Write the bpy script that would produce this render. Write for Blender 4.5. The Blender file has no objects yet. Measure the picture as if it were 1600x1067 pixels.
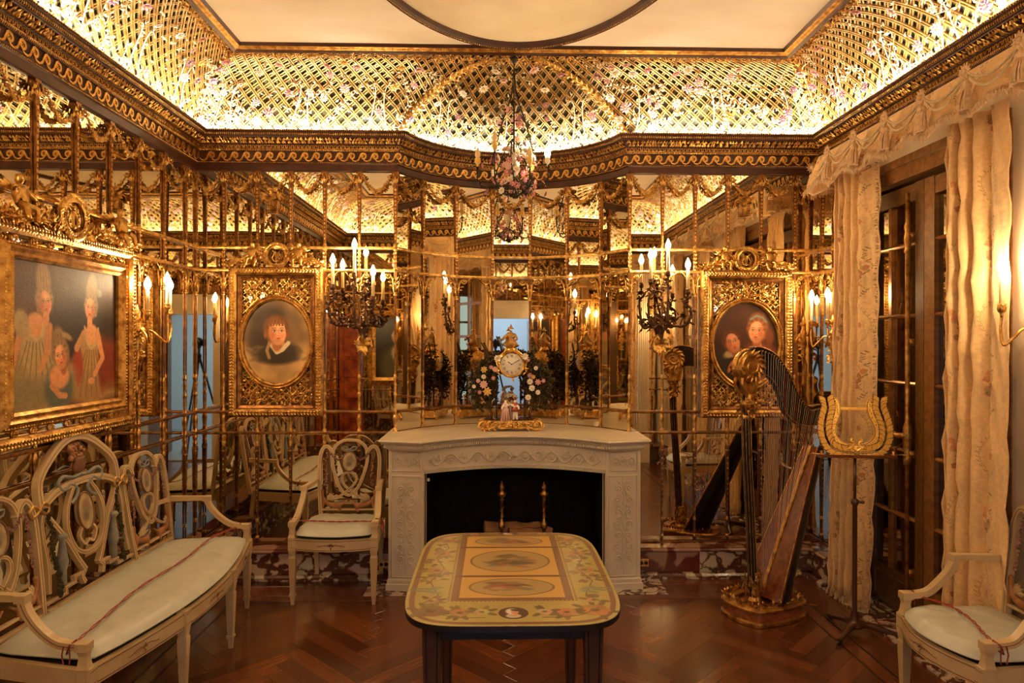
import bpy, math, random
import numpy as np
from mathutils import Vector, Matrix
R = random.Random(7)
PI = math.pi
SC = bpy.context.scene
C = SC.collection

# ---------------------------------------------------------------- camera, world, lights, exposure
EYE = 1.6
cam = bpy.data.objects.new('camera', bpy.data.cameras.new('camera')); C.objects.link(cam)
cam.data.sensor_width = 36; cam.data.lens = 1067/1600*36; cam.data.clip_start = .02
cam.location = (0, 0, EYE)
cam.rotation_euler = (Matrix.Rotation(-math.atan(25/1067), 4, 'Z') @ Matrix.Rotation(PI/2, 4, 'X') @ Matrix.Rotation(0.0022, 4, 'Z')).to_euler()
SC.camera = cam
W = bpy.data.worlds.new('world'); SC.world = W; W.use_nodes = True
W.node_tree.nodes['Background'].inputs[0].default_value = (.02, .022, .03, 1)
W.node_tree.nodes['Background'].inputs[1].default_value = .3
SC.view_settings.view_transform = 'Standard'; SC.view_settings.look = 'None'
SC.view_settings.gamma = 1; SC.view_settings.use_curve_mapping = False
SC.view_settings.exposure = 1.0
SC.cycles.max_bounces = 12; SC.cycles.glossy_bounces = 9; SC.cycles.diffuse_bounces = 4
SC.cycles.transmission_bounces = 4; SC.cycles.filter_width = 1.2; SC.cycles.sample_clamp_indirect = 4.0; SC.cycles.blur_glossy = 0.5

WARM = (1.0, .72, .40)
BULB = 200.0          # emission strength of the candle bulbs
COVE_W = 16.5        # watts per metre of the lamp strip hidden in the cornice trough
XL, XR, YB, YF = -2.07, 2.29, 4.75, .43
XM = (XL+XR)/2
BX0, BX1 = -.697, .93
BXC = .1165; BR = .8963; BYC = YB+.52-BR; BA = math.radians(65.18)
ZC0, ZLIP, ZF = 2.77, 3.02, 3.44
def arc(k, n, r=BR):
    a = -BA+2*BA*k/n
    return (BXC+r*math.sin(a), BYC+r*math.cos(a))
def light(name, kind, loc, rot, power, col, sx=.1, sy=.1, label=None):
    d = bpy.data.lights.new(name, kind); d.energy = power; d.color = col
    if kind == 'AREA': d.shape = 'RECTANGLE'; d.size = sx; d.size_y = sy
    else: d.shadow_soft_size = sx
    o = bpy.data.objects.new(name, d); C.objects.link(o); o.location = loc; o.rotation_euler = rot
    return o
def strip(a, b, w=.030, z=3.010):
    a, b = Vector(a), Vector(b); d = b-a; L = d.length
    ang = math.atan2(d.y, d.x)
    # lamp strip lying in the trough, facing up and a little into the room
    m = Matrix.Rotation(ang, 4, 'Z') @ Matrix.Rotation(PI-math.radians(52), 4, 'X')
    light('cove_lamp_strip', 'AREA', ((a.x+b.x)/2, (a.y+b.y)/2, z), m.to_euler(), COVE_W*L, (1, .97, .86), L, w)
q = .078
strip((XL+q, YF+q), (XL+q, YB-q)); strip((XL+q, YB-q), (BX0-.03, YB-q)); strip((BX1+.03, YB-q), (XR-q, YB-q))
strip((XR-q, YB-q), (XR-q, YF+q)); strip((XR-q, YF+q), (XL+q, YF+q))
for k in range(14): strip(arc(k, 14, BR-.07), arc(k+1, 14, BR-.07))
# daylight in the hall behind the photographer's doorway and behind the front window
light('hall_daylight', 'AREA', (.05, -1.5, 2.75), (0, 0, 0), 42, (.50, .70, 1), 1.6, 1.6)

# ---------------------------------------------------------------- mesh helpers
class G:
    def __init__(s): s.v = []; s.f = []; s.m = []; s.uv = None
    def add(s, V, F, mi=0):
        b = len(s.v); s.v.extend(tuple(map(float, p)) for p in V)
        s.f.extend(tuple(i+b for i in f) for f in F); s.m.extend([mi]*len(F))
    def box(s, x0, x1, y0, y1, z0, z1, mi=0, M=None):
        V = [(x, y, z) for z in (z0, z1) for x, y in ((x0, y0), (x1, y0), (x1, y1), (x0, y1))]
        if M is not None: V = [M @ Vector(p) for p in V]
        s.add(V, [(3, 2, 1, 0), (4, 5, 6, 7), (0, 1, 5, 4), (1, 2, 6, 5), (2, 3, 7, 6), (3, 0, 4, 7)], mi)
    def bbox(s, x0, x1, y0, y1, z0, z1, c=.003, mi=0, M=None):
        # box with chamfered edges at top and sides
        V = []
        for z, k in ((z0, 0), (z1-c, 0), (z1, c)):
            V += [(x0+k, y0+k, z), (x1-k, y0+k, z), (x1-k, y1-k, z), (x0+k, y1-k, z)]
        if M is not None: V = [M @ Vector(p) for p in V]
        F = [(3, 2, 1, 0), (8, 9, 10, 11)]
        for a in (0, 4):
            for i in range(4): j = (i+1) % 4; F.append((a+i, a+j, a+4+j, a+4+i))
        s.add(V, F, mi)
    def sweep(s, path, sec, normal=None, closed=False, mi=0, scale=None, caps=True):
        """sec: list of (a, b): a sideways in the plane of the path, b along the normal; mitred corners."""
        P = np.array([tuple(p) for p in path], float); n = len(P)
        if closed: d1 = P-np.roll(P, 1, 0); d2 = np.roll(P, -1, 0)-P
        else:
            d = np.diff(P, axis=0); d1 = np.vstack([d[:1], d]); d2 = np.vstack([d, d[-1:]])
        d1 = d1/(np.linalg.norm(d1, axis=1)[:, None]+1e-12); d2 = d2/(np.linalg.norm(d2, axis=1)[:, None]+1e-12)
        T = d1+d2; T /= (np.linalg.norm(T, axis=1)[:, None]+1e-12)
        if normal is None:
            N = np.zeros((n, 3)); ref = np.array([0, 0, 1.]) if abs(T[0][2]) < .9 else np.array([1., 0, 0])
            pn = ref
            for i in range(n):
                pn = pn-T[i]*pn.dot(T[i]); pn /= np.linalg.norm(pn)+1e-12; N[i] = pn
        else:
            N = np.array(normal, float); N = np.tile(N, (n, 1)) if N.ndim == 1 else N
        S = np.cross(T, N); S /= (np.linalg.norm(S, axis=1)[:, None]+1e-12)
        mit = 1/np.clip(np.sqrt((1+(d1*d2).sum(1))/2), .4, 1)
        sc = np.ones(n) if scale is None else np.array(scale, float)
        k = len(sec); A = np.array(sec, float)
        if normal is None: mit = np.ones(n)
        V = P[:, None]+S[:, None]*(A[None, :, :1]*(sc*mit)[:, None, None])+N[:, None]*(A[None, :, 1:]*sc[:, None, None])
        F = []
        for i in range(n if closed else n-1):
            a = i*k; b = ((i+1) % n)*k
            for j in range(k):
                j2 = (j+1) % k; F.append((a+j, b+j, b+j2, a+j2))
        if caps and not closed: F.append(tuple(range(k-1, -1, -1))); F.append(tuple((n-1)*k+j for j in range(k)))
        # orient outward roughly
        s.add(V.reshape(-1, 3), [f[::-1] for f in F], mi)
    def tube(s, path, r, n=6, closed=False, mi=0):
        sc = r if isinstance(r, (list, tuple, np.ndarray)) else None
        rr = 1 if sc is not None else r
        s.sweep(path, [(rr*math.cos(2*PI*i/n), rr*math.sin(2*PI*i/n)) for i in range(n)], None, closed, mi, sc)
    def board(s, path, w, t, normal, closed=False, mi=0, scale=None):
        s.sweep(path, [(-w/2, -t/2), (w/2, -t/2), (w/2, t/2), (-w/2, t/2)], normal, closed, mi, scale)
    def lathe(s, prof, n=12, M=None, mi=0, sx=1, sy=1):
        V = []; F = []; k = len(prof)
        for i in range(n):
            c, q_ = math.cos(2*PI*i/n), math.sin(2*PI*i/n)
            for r, z in prof: V.append((r*c*sx, r*q_*sy, z))
        if M is not None: V = [M @ Vector(p) for p in V]
        for i in range(n):
            j = (i+1) % n
            for a in range(k-1): F.append((i*k+a, j*k+a, j*k+a+1, i*k+a+1))
        F.append(tuple(i*k for i in range(n))[::-1]); F.append(tuple(i*k+k-1 for i in range(n)))
        s.add(V, F, mi)
    def ball(s, c, r, n=6, mi=0, sx=1, sy=1, sz=1, M=None):
        m = max(3, n//2+1)
        pr = [(r*math.sin(PI*i/m)+1e-4, -r*math.cos(PI*i/m)*sz) for i in range(m+1)]
        T_ = Matrix.Translation(c) if M is None else Matrix.Translation(c) @ M
        s.lathe(pr, n, T_, mi, sx, sy)
    def leaf(s, p, d, nrm, L, w, mi=0, bend=.25):
        p, d, nrm = Vector(p), Vector(d).normalized(), Vector(nrm).normalized()
        q_ = d.cross(nrm).normalized()
        m = p+d*L*.45+nrm*L*bend
        s.add([p, m+q_*w/2-nrm*w*.2, p+d*L, m-q_*w/2-nrm*w*.2, m], [(0, 1, 4), (1, 2, 4), (2, 3, 4), (3, 0, 4)], mi)
    def poly(s, pts, z0, z1, mi=0, M=None):
        n = len(pts); V = [(x, y, z0) for x, y in pts]+[(x, y, z1) for x, y in pts]
        if M is not None: V = [M @ Vector(p) for p in V]
        s.add(V, [tuple(range(n-1, -1, -1)), tuple(range(n, 2*n))]+[(i, (i+1) % n, n+(i+1) % n, n+i) for i in range(n)], mi)

def mesh(name, g, mats, smooth=False, uvf=None):
    me = bpy.data.meshes.new(name)
    me.from_pydata(g.v, [], g.f)
    for m in (mats if isinstance(mats, (list, tuple)) else [mats]): me.materials.append(m)
    me.polygons.foreach_set('material_index', g.m)
    if smooth:
        me.polygons.foreach_set('use_smooth', [True]*len(g.f))
    if uvf:
        uv = me.uv_layers.new(name='UVMap'); co = me.vertices
        for lp in me.loops: uv.data[lp.index].uv = uvf(co[lp.vertex_index].co)
    me.update()
    return me
def link(name, data, parent=None, loc=None, rot=None, scale=None, **props):
    o = bpy.data.objects.new(name, data); C.objects.link(o)
    if parent is not None: o.parent = parent
    if loc is not None: o.location = loc
    if rot is not None: o.rotation_euler = rot
    if scale is not None: o.scale = scale
    for k, v in props.items():
        o[k] = v
    return o
def ob(name, g, mats, parent=None, smooth=False, uvf=None, **k):
    return link(name, mesh(name, g, mats, smooth, uvf), parent, **k)
def thing(name, label, cat, loc=(0, 0, 0), rotz=0, group=None):
    o = link(name, None, None, loc, (0, 0, rotz), label=label, category=cat)
    if group: o['group'] = group
    return o
def copytree(o, parent=None):
    c = o.copy(); C.objects.link(c); c.parent = parent
    for ch in list(o.children): copytree(ch, c)
    return c
def smooth_by(g_ob, ang=40):
    me = g_ob.data; me.polygons.foreach_set('use_smooth', [True]*len(me.polygons))
    me.set_sharp_from_angle(angle=math.radians(ang)); return g_ob

# ---------------------------------------------------------------- materials
def nt(name):
    m = bpy.data.materials.new(name); m.use_nodes = True
    n = m.node_tree.nodes; b = n['Principled BSDF']; return m, n, m.node_tree.links, b
def mat(name, col, rough=.5, metal=0, col2=None, scale=8, bump=0, bscale=60, coat=0, spec=None, rr=0, detail=4, stretch=None):
    m, n, l, b = nt(name)
    b.inputs['Base Color'].default_value = (*col, 1); b.inputs['Roughness'].default_value = rough
    b.inputs['Metallic'].default_value = metal
    if coat: b.inputs['Coat Weight'].default_value = coat; b.inputs['Coat Roughness'].default_value = .12
    if spec is not None: b.inputs['Specular IOR Level'].default_value = spec
    if col2 or bump or rr:
        tc = n.new('ShaderNodeTexCoord'); src = tc.outputs['Object']
        if stretch:
            mp = n.new('ShaderNodeMapping'); mp.inputs['Scale'].default_value = stretch; l.new(src, mp.inputs[0]); src = mp.outputs[0]
    if col2:
        t = n.new('ShaderNodeTexNoise'); t.inputs['Scale'].default_value = scale; t.inputs['Detail'].default_value = detail; l.new(src, t.inputs['Vector'])
        r = n.new('ShaderNodeValToRGB'); r.color_ramp.elements[0].position = .35; r.color_ramp.elements[1].position = .65
        r.color_ramp.elements[0].color = (*col, 1); r.color_ramp.elements[1].color = (*col2, 1)
        l.new(t.outputs['Fac'], r.inputs[0]); l.new(r.outputs[0], b.inputs['Base Color'])
        if rr:
            mr = n.new('ShaderNodeMapRange'); mr.inputs[3].default_value = rough-rr; mr.inputs[4].default_value = rough+rr
            l.new(t.outputs['Fac'], mr.inputs[0]); l.new(mr.outputs[0], b.inputs['Roughness'])
    if bump:
        t = n.new('ShaderNodeTexNoise'); t.inputs['Scale'].default_value = bscale; t.inputs['Detail'].default_value = 3; l.new(src, t.inputs['Vector'])
        bp = n.new('ShaderNodeBump'); bp.inputs['Strength'].default_value = bump; bp.inputs['Distance'].default_value = .01
        l.new(t.outputs['Fac'], bp.inputs['Height']); l.new(bp.outputs[0], b.inputs['Normal'])
    return m
GOLD = mat('gold_leaf', (.86, .54, .16), .28, .95, (.40, .19, .04), 30, .35, 90)
GOLDD = mat('old_gold', (.62, .35, .09), .34, .9, (.24, .10, .022), 26, .3, 120)
GOLDP = mat('pale_gold', (.58, .35, .11), .40, .75, (.36, .19, .05), 22, .2, 90)
LEAFG = mat('ivory_gold_leaf', (.72, .62, .40), .45, .25, (.60, .42, .18), 25)
GOLDB = mat('bright_gilding', (.90, .60, .20), .26, .95, (.55, .28, .06), 25, .3, 90)
BROWN = mat('umber_moulding', (.028, .007, .003), .42, .0, (.055, .014, .005), 9, spec=.3)
UMBERG = mat('bronzed_post', (.30, .13, .032), .33, .8, (.12, .042, .010), 30, .2, 100)
BRONZE = mat('dark_bronze', (.05, .022, .009), .36, .7, (.16, .075, .03), 25)
IRON = mat('black_iron', (.02, .015, .012), .45, .6)
CREAM = mat('cream_paint', (.54, .40, .22), .42, 0, (.46, .32, .16), 7, coat=.15)
LINE = mat('brown_lining', (.16, .065, .03), .5)
SILK = mat('ivory_satin', (.50, .50, .43), .38, 0, (.44, .45, .37), 12, .25, 14)
RIBBON = mat('red_ribbon', (.28, .03, .02), .45, 0)
WHITEM = mat('white_marble', (.62, .54, .42), .32, 0, (.55, .47, .36), 5, .08, 60)
BLACKP = mat('black_lacquer', (.012, .007, .005), .35, 0, coat=.1, spec=.3)
SOOT = mat('sooted_brick', (.008, .006, .005), .95, 0, (.012, .009, .007), 15, .3, 40, spec=.05)
WAX = mat('ivory_candle', (.82, .62, .36), .45, 0)
def emis(name, col, st):
    m, n, l, b = nt(name); b.inputs['Emission Color'].default_value = (*col, 1); b.inputs['Emission Strength'].default_value = st
    b.inputs['Base Color'].default_value = (*col, 1); return m
BULBM = emis('lit_bulb', (1, .70, .37), BULB)
GLASSB = mat('unlit_bulb', (.75, .55, .3), .15, 0)
PORC = [mat('porcelain_white', (.85, .78, .66), .25), mat('porcelain_pink', (.62, .26, .30), .25), mat('porcelain_mauve', (.34, .14, .20), .3),
        mat('porcelain_yellow', (.75, .48, .12), .3), mat('porcelain_rose', (.72, .44, .42), .25)]
GREENL = mat('painted_leaf', (.022, .018, .007), .5, 0, (.06, .04, .015), 25, spec=.2)
def mirror_mat():
    m, n, l, b = nt('aged_mirror')
    b.inputs['Metallic'].default_value = 1; b.inputs['Roughness'].default_value = .015
    tc = n.new('ShaderNodeTexCoord'); t = n.new('ShaderNodeTexNoise'); t.inputs['Scale'].default_value = 2.2; t.inputs['Detail'].default_value = 7; t.inputs['Roughness'].default_value = .7
    l.new(tc.outputs['Object'], t.inputs['Vector'])
    r = n.new('ShaderNodeValToRGB'); e = r.color_ramp.elements
    e[0].position = .27; e[0].color = (.10, .08, .05, 1); e[1].position = .36; e[1].color = (.78, .71, .56, 1)
    l.new(t.outputs['Fac'], r.inputs[0]); l.new(r.outputs[0], b.inputs['Base Color']); return m
MIRROR = mirror_mat()
MIRRORC = mat('cove_mirror', (.16, .16, .12), .25, .7, (.08, .08, .055), 6)
DARKGLASS = mat('night_glass', (.36, .30, .20), .03, 1.0)
def marble(name, c0, c1, c2, scale, rough=.18):
    m, n, l, b = nt(name); b.inputs['Roughness'].default_value = rough
    tc = n.new('ShaderNodeTexCoord'); ns = n.new('ShaderNodeTexNoise'); ns.inputs['Scale'].default_value = scale*.8; ns.inputs['Detail'].default_value = 6
    l.new(tc.outputs['Object'], ns.inputs['Vector'])
    mx = n.new('ShaderNodeVectorMath'); mx.operation = 'MULTIPLY_ADD'; mx.inputs[1].default_value = (.5, .5, .5)
    l.new(ns.outputs['Color'], mx.inputs[0]); l.new(tc.outputs['Object'], mx.inputs[2])
    v = n.new('ShaderNodeTexVoronoi'); v.feature = 'DISTANCE_TO_EDGE'; v.inputs['Scale'].default_value = scale; l.new(mx.outputs[0], v.inputs['Vector'])
    n2 = n.new('ShaderNodeTexNoise'); n2.inputs['Scale'].default_value = scale*.35; n2.inputs['Detail'].default_value = 3; l.new(tc.outputs['Object'], n2.inputs['Vector'])
    mr = n.new('ShaderNodeMapRange'); mr.inputs[1].default_value = .35; mr.inputs[2].default_value = .65; mr.inputs[3].default_value = .0; mr.inputs[4].default_value = .16; l.new(n2.outputs['Fac'], mr.inputs[0])
    lt = n.new('ShaderNodeMath'); lt.operation = 'SUBTRACT'; l.new(v.outputs['Distance'], lt.inputs[0]); l.new(mr.outputs[0], lt.inputs[1])
    r = n.new('ShaderNodeValToRGB'); e = r.color_ramp.elements
    e[0].position = .0; e[0].color = (*c0, 1); e[1].position = .11; e[1].color = (*c2, 1); a = e.new(.035); a.color = (*c1, 1)
    l.new(lt.outputs[0], r.inputs[0])
    r2 = n.new('ShaderNodeMixRGB'); r2.blend_type = 'MULTIPLY'; r2.inputs[0].default_value = .5; l.new(r.outputs[0], r2.inputs[1]); l.new(ns.outputs['Color'], r2.inputs[2])
    l.new(r2.outputs[0], b.inputs['Base Color']); return m
BRECCIA = marble('breccia_marble', (.13, .05, .035), (.34, .21, .14), (.66, .54, .40), 7)
BRECCIAR = marble('red_marble', (.14, .03, .02), (.13, .04, .03), (.40, .24, .16), 4)
def wood(name, c0, c1, sx=3, sy=40, rough=.28, coat=.3):
    m, n, l, b = nt(name); b.inputs['Roughness'].default_value = rough; b.inputs['Coat Weight'].default_value = coat; b.inputs['Coat Roughness'].default_value = .16
    tc = n.new('ShaderNodeTexCoord'); mp = n.new('ShaderNodeMapping'); mp.inputs['Scale'].default_value = (sx, sy, sy); l.new(tc.outputs['Object'], mp.inputs[0])
    oi = n.new('ShaderNodeObjectInfo'); ad = n.new('ShaderNodeVectorMath'); l.new(mp.outputs[0], ad.inputs[0])
    cb = n.new('ShaderNodeCombineXYZ'); mu = n.new('ShaderNodeMath'); mu.operation = 'MULTIPLY'; mu.inputs[1].default_value = 60
    l.new(oi.outputs['Random'], mu.inputs[0]); l.new(mu.outputs[0], cb.inputs[0]); l.new(mu.outputs[0], cb.inputs[1]); l.new(cb.outputs[0], ad.inputs[1])
    t = n.new('ShaderNodeTexNoise'); t.inputs['Scale'].default_value = 1; t.inputs['Detail'].default_value = 6; t.inputs['Distortion'].default_value = .6; l.new(ad.outputs[0], t.inputs['Vector'])
    r = n.new('ShaderNodeValToRGB'); r.color_ramp.elements[0].position = .3; r.color_ramp.elements[1].position = .7
    r.color_ramp.elements[0].color = (*c0, 1); r.color_ramp.elements[1].color = (*c1, 1); l.new(t.outputs['Fac'], r.inputs[0])
    hv = n.new('ShaderNodeHueSaturation'); mr = n.new('ShaderNodeMapRange'); mr.inputs[3].default_value = .60; mr.inputs[4].default_value = 1.4
    l.new(oi.outputs['Random'], mr.inputs[0]); l.new(mr.outputs[0], hv.inputs['Value']); l.new(r.outputs[0], hv.inputs['Color']); l.new(hv.outputs[0], b.inputs['Base Color'])
    bp = n.new('ShaderNodeBump'); bp.inputs['Strength'].default_value = .03; bp.inputs['Distance'].default_value = .001; l.new(t.outputs['Fac'], bp.inputs['Height']); l.new(bp.outputs[0], b.inputs['Normal'])
    return m
PLANK = wood('oak_parquet', (.092, .025, .0075), (.125, .035, .011), 6, 70, rough=.24)
PLANKD = wood('dark_inlay', (.022, .008, .004), (.045, .016, .008))
MAHOG = wood('mahogany', (.10, .022, .008), (.24, .065, .02), 8, 30, .25, .5)
DOORW = wood('gilded_oak_door', (.12, .048, .012), (.27, .12, .03), 4, 30, .3, .5)
LOGW = mat('split_log', (.20, .09, .04), .8, 0, (.34, .16, .07), 12, .6, 30)
TORT = mat('red_tortoiseshell', (.16, .018, .006), .2, .1, (.42, .09, .02), 9, coat=.6)

# ---- painted canvases: a small brush that fills arrays of colour, used for pictures and printed/painted surfaces
class Paint:
    def __init__(s, w, h, bg): s.w, s.h = w, h; s.a = np.ones((h, w, 3))*np.array(bg); s.y, s.x = np.mgrid[0:h, 0:w]; s.x = (s.x+.5)/w; s.y = (s.y+.5)/h; s.asp = w/h; s.rs = np.random.RandomState(5)
    def noise(s, n, amp, col=None):
        k = s.rs.rand(n+2, n+2); gx = s.x*n; gy = s.y*n; ix = gx.astype(int); iy = gy.astype(int); fx = gx-ix; fy = gy-iy
        fx = fx*fx*(3-2*fx); fy = fy*fy*(3-2*fy)
        v = (k[iy, ix]*(1-fx)+k[iy, ix+1]*fx)*(1-fy)+(k[iy+1, ix]*(1-fx)+k[iy+1, ix+1]*fx)*fy
        if col is None: s.a *= (1+(v-.5)*amp)[..., None]
        else: s.a += (np.array(col)-s.a)*np.clip((v-.5)*amp, 0, 1)[..., None]
    def ell(s, cx, cy, rx, ry, col, soft=.15, rot=0, al=1):
        x0, x1 = int((cx-(rx+ry)*1.6)*s.w), int((cx+(rx+ry)*1.6)*s.w)+1; y0, y1 = int((cy-(rx+ry)*s.asp*1.6-ry)*s.h), int((cy+(rx+ry)*s.asp*1.6+ry)*s.h)+1
        x0, y0 = max(0, x0), max(0, y0); x1, y1 = min(s.w, x1), min(s.h, y1)
        if x1 <= x0 or y1 <= y0: return
        X = (s.x[y0:y1, x0:x1]-cx)*s.asp; Y = s.y[y0:y1, x0:x1]-cy; c, q_ = math.cos(rot), math.sin(rot)
        u = (X*c+Y*q_)/(rx*s.asp); v = (-X*q_+Y*c)/ry
        d = np.sqrt(u*u+v*v); k = np.clip((1-d)/soft+.5, 0, 1)*al
        s.a[y0:y1, x0:x1] += (np.array(col)-s.a[y0:y1, x0:x1])*k[..., None]
    def line(s, pts, r, col, al=1, n=None, r2=None):
        for i in range(len(pts)-1):
            (xa, ya), (xb, yb) = pts[i], pts[i+1]; L = math.hypot((xb-xa)*s.asp, yb-ya); m = max(2, int(L/(r*.7)))
            for j in range(m):
                t = (i+j/m)/(len(pts)-1); q_ = j/m
                rr = r if r2 is None else r+(r2-r)*t
                s.ell(xa+(xb-xa)*q_, ya+(yb-ya)*q_, rr/s.asp, rr, col, .5, 0, al)
    def head(s, cx, cy, r, tilt=0, hair=(.2, .1, .05), skin=(.80, .57, .42), tall=0, side=1, fringe=0):
        A = 1/s.asp; c_, q_ = math.cos(tilt), math.sin(tilt)
        def P(x, y): return (cx+(x*c_-y*q_)*r*A, cy+(x*q_+y*c_)*r)
        def E(x, y, rx, ry, col, soft=.5, al=1, rot=0): u, v = P(x, y); s.ell(u, v, rx*r*A, ry*r, col, soft, tilt+rot, al)
        dk = tuple(k*.62 for k in skin); sh = (skin[0]*.72, skin[1]*.60, skin[2]*.52); lt = tuple(min(1, k*1.12) for k in skin)
        if tall:
            E(0, .55+.55*tall, .78, .75+.55*tall, hair, .35)
            for k in range(9): E(-.55+.14*k, .6+.55*tall, .05, .5+.45*tall, tuple(h*(1.25 if k % 2 else .8) for h in hair), .9, .4)
            for k in range(3): E(-.7*side, .05-.25*k, .2, .16, hair, .5)
        E(-.05*side, .22, .95, 1.02, hair, .3)
        E(.0, -.95, .34, .5, sh, .4)
        E(.06*side, .0, .66, .90, skin, .22); E(.08*side, -.35, .50, .58, skin, .4)
        E(-.42*side, -.05, .28, .72, sh, 1.0, .65); E(.0, -.72, .42, .20, sh, 1.0, .5)
        E(.2*side, .42, .36, .24, lt, 1.2, .6); E(.34*side, -.12, .20, .24, lt, 1.2, .5)
        E(.36*side, -.28, .20, .17, (.78, .34, .24), 1.4, .45); E(-.22*side, -.28, .20, .17, (.72, .30, .22), 1.4, .45)
        for e in (-.20, .34):
            x = (e+.02)*side
            E(x, .09, .17, .12, sh, 1.2, .6); E(x, .06, .115, .055, (.88, .80, .70), .5, .9); E(x+.01*side, .06, .058, .062, (.10, .06, .04), .4); E(x+.03*side, .085, .015, .015, (.9, .85, .8), .6)
            s.line([P(x-.13, .10), P(x, .135), P(x+.13, .10)], r*.018, (.18, .09, .05), .8); s.line([P(x-.15, .25), P(x, .30), P(x+.16, .26)], r*.024, tuple(h*.8 for h in hair), .55)
        s.line([P(.10*side, .18), P(.15*side, -.05), P(.17*side, -.18)], r*.035, sh, .30); E(.14*side, -.22, .11, .07, lt, .9, .6); E(.10*side, -.27, .10, .035, sh, .8, .8)
        E(.11*side, -.47, .16, .045, (.62, .16, .12), .6, .9); E(.11*side, -.52, .12, .04, (.74, .28, .20), .7, .8); E(.11*side, -.60, .13, .035, sh, 1, .6)
        if fringe:
            for k in range(26):
                t = k/25; x0 = -.75+1.5*t; s.line([P(.15, 1.02), P(x0*.75+.05, .86), P(x0*1.02, .52-.12*math.sin(k*1.7)-.35*abs(x0)**3)], r*.055, tuple(h*(.8+.5*((k*7) % 5)/4) for h in hair), .55)
            for q in (-1, 1):
                for k in range(5): E(q*(.72+.03*k), .35-.16*k, .12, .2, tuple(h*(.85+.1*k) for h in hair), .8, .8)
        else:
            for k in range(12): a = PI*k/11; E(.06*side+.70*math.cos(a), .18+.78*math.sin(a), .16, .13, tuple(h*(1.15 if k % 2 else .9) for h in hair), .8, .85)
    def image(s, name):
        im = bpy.data.images.new(name, s.w, s.h, alpha=False, float_buffer=True)
        px = np.ones((s.h, s.w, 4), np.float32); px[..., :3] = np.clip(s.a, 0, 1)**2.2 if s.srgb else np.clip(s.a, 0, 1)
        im.colorspace_settings.name = 'Linear Rec.709' if 'Linear Rec.709' in [c.name for c in im.colorspace_settings.bl_rna.properties['name'].enum_items] else im.colorspace_settings.name
        im.pixels.foreach_set(px.ravel()); im.update(); im.pack(); return im
    srgb = True
def painted(name, p, rough=.35, coat=.2, bump=0, uvscale=None, bscale=40):
    m, n, l, b = nt(name); t = n.new('ShaderNodeTexImage'); t.image = p.image(name); l.new(t.outputs[0], b.inputs['Base Color'])
    b.inputs['Roughness'].default_value = rough; b.inputs['Coat Weight'].default_value = coat; b.inputs['Coat Roughness'].default_value = .2; b.inputs['Specular IOR Level'].default_value = .25
    if uvscale:
        uv = n.new('ShaderNodeUVMap'); mp = n.new('ShaderNodeMapping'); mp.inputs['Scale'].default_value = uvscale; l.new(uv.outputs[0], mp.inputs[0]); l.new(mp.outputs[0], t.inputs[0])
    if bump:
        tc = n.new('ShaderNodeTexCoord'); ns = n.new('ShaderNodeTexNoise'); ns.inputs['Scale'].default_value = bscale; ns.inputs['Detail'].default_value = 3; l.new(tc.outputs['Object'], ns.inputs['Vector'])
        bp = n.new('ShaderNodeBump'); bp.inputs['Strength'].default_value = bump; bp.inputs['Distance'].default_value = .01; l.new(ns.outputs['Fac'], bp.inputs['Height']); l.new(bp.outputs[0], b.inputs['Normal'])
    return m

# ================================================================ THE SETTING
def cc(p):      # room outline offset inwards by p, clockwise seen from above, bow as 20 chords
    P = [(XL+p, YF+p), (XL+p, YB-p)]
    # where the offset back wall meets the offset bow
    a0 = math.acos(min(1, (YB-p-BYC)/(BR-p))) if (YB-p-BYC) < BR-p else 0
    A = -a0
    for k in range(21):
        a = A*(1-k/10); P.append((BXC+(BR-p)*math.sin(a), BYC+(BR-p)*math.cos(a)))
    P += [(XR-p, YB-p), (XR-p, YF+p)]
    return P
def resample(P, step, off=0, closed=False):
    out = []; P = [Vector(p) for p in P]
    if closed: P.append(P[0])
    d = off
    for a, b in zip(P, P[1:]):
        L = (b-a).length; t = (b-a)/L
        while d < L: out.append((a+t*d, math.atan2(t.y, t.x))); d += step
        d -= L
    return out

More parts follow.
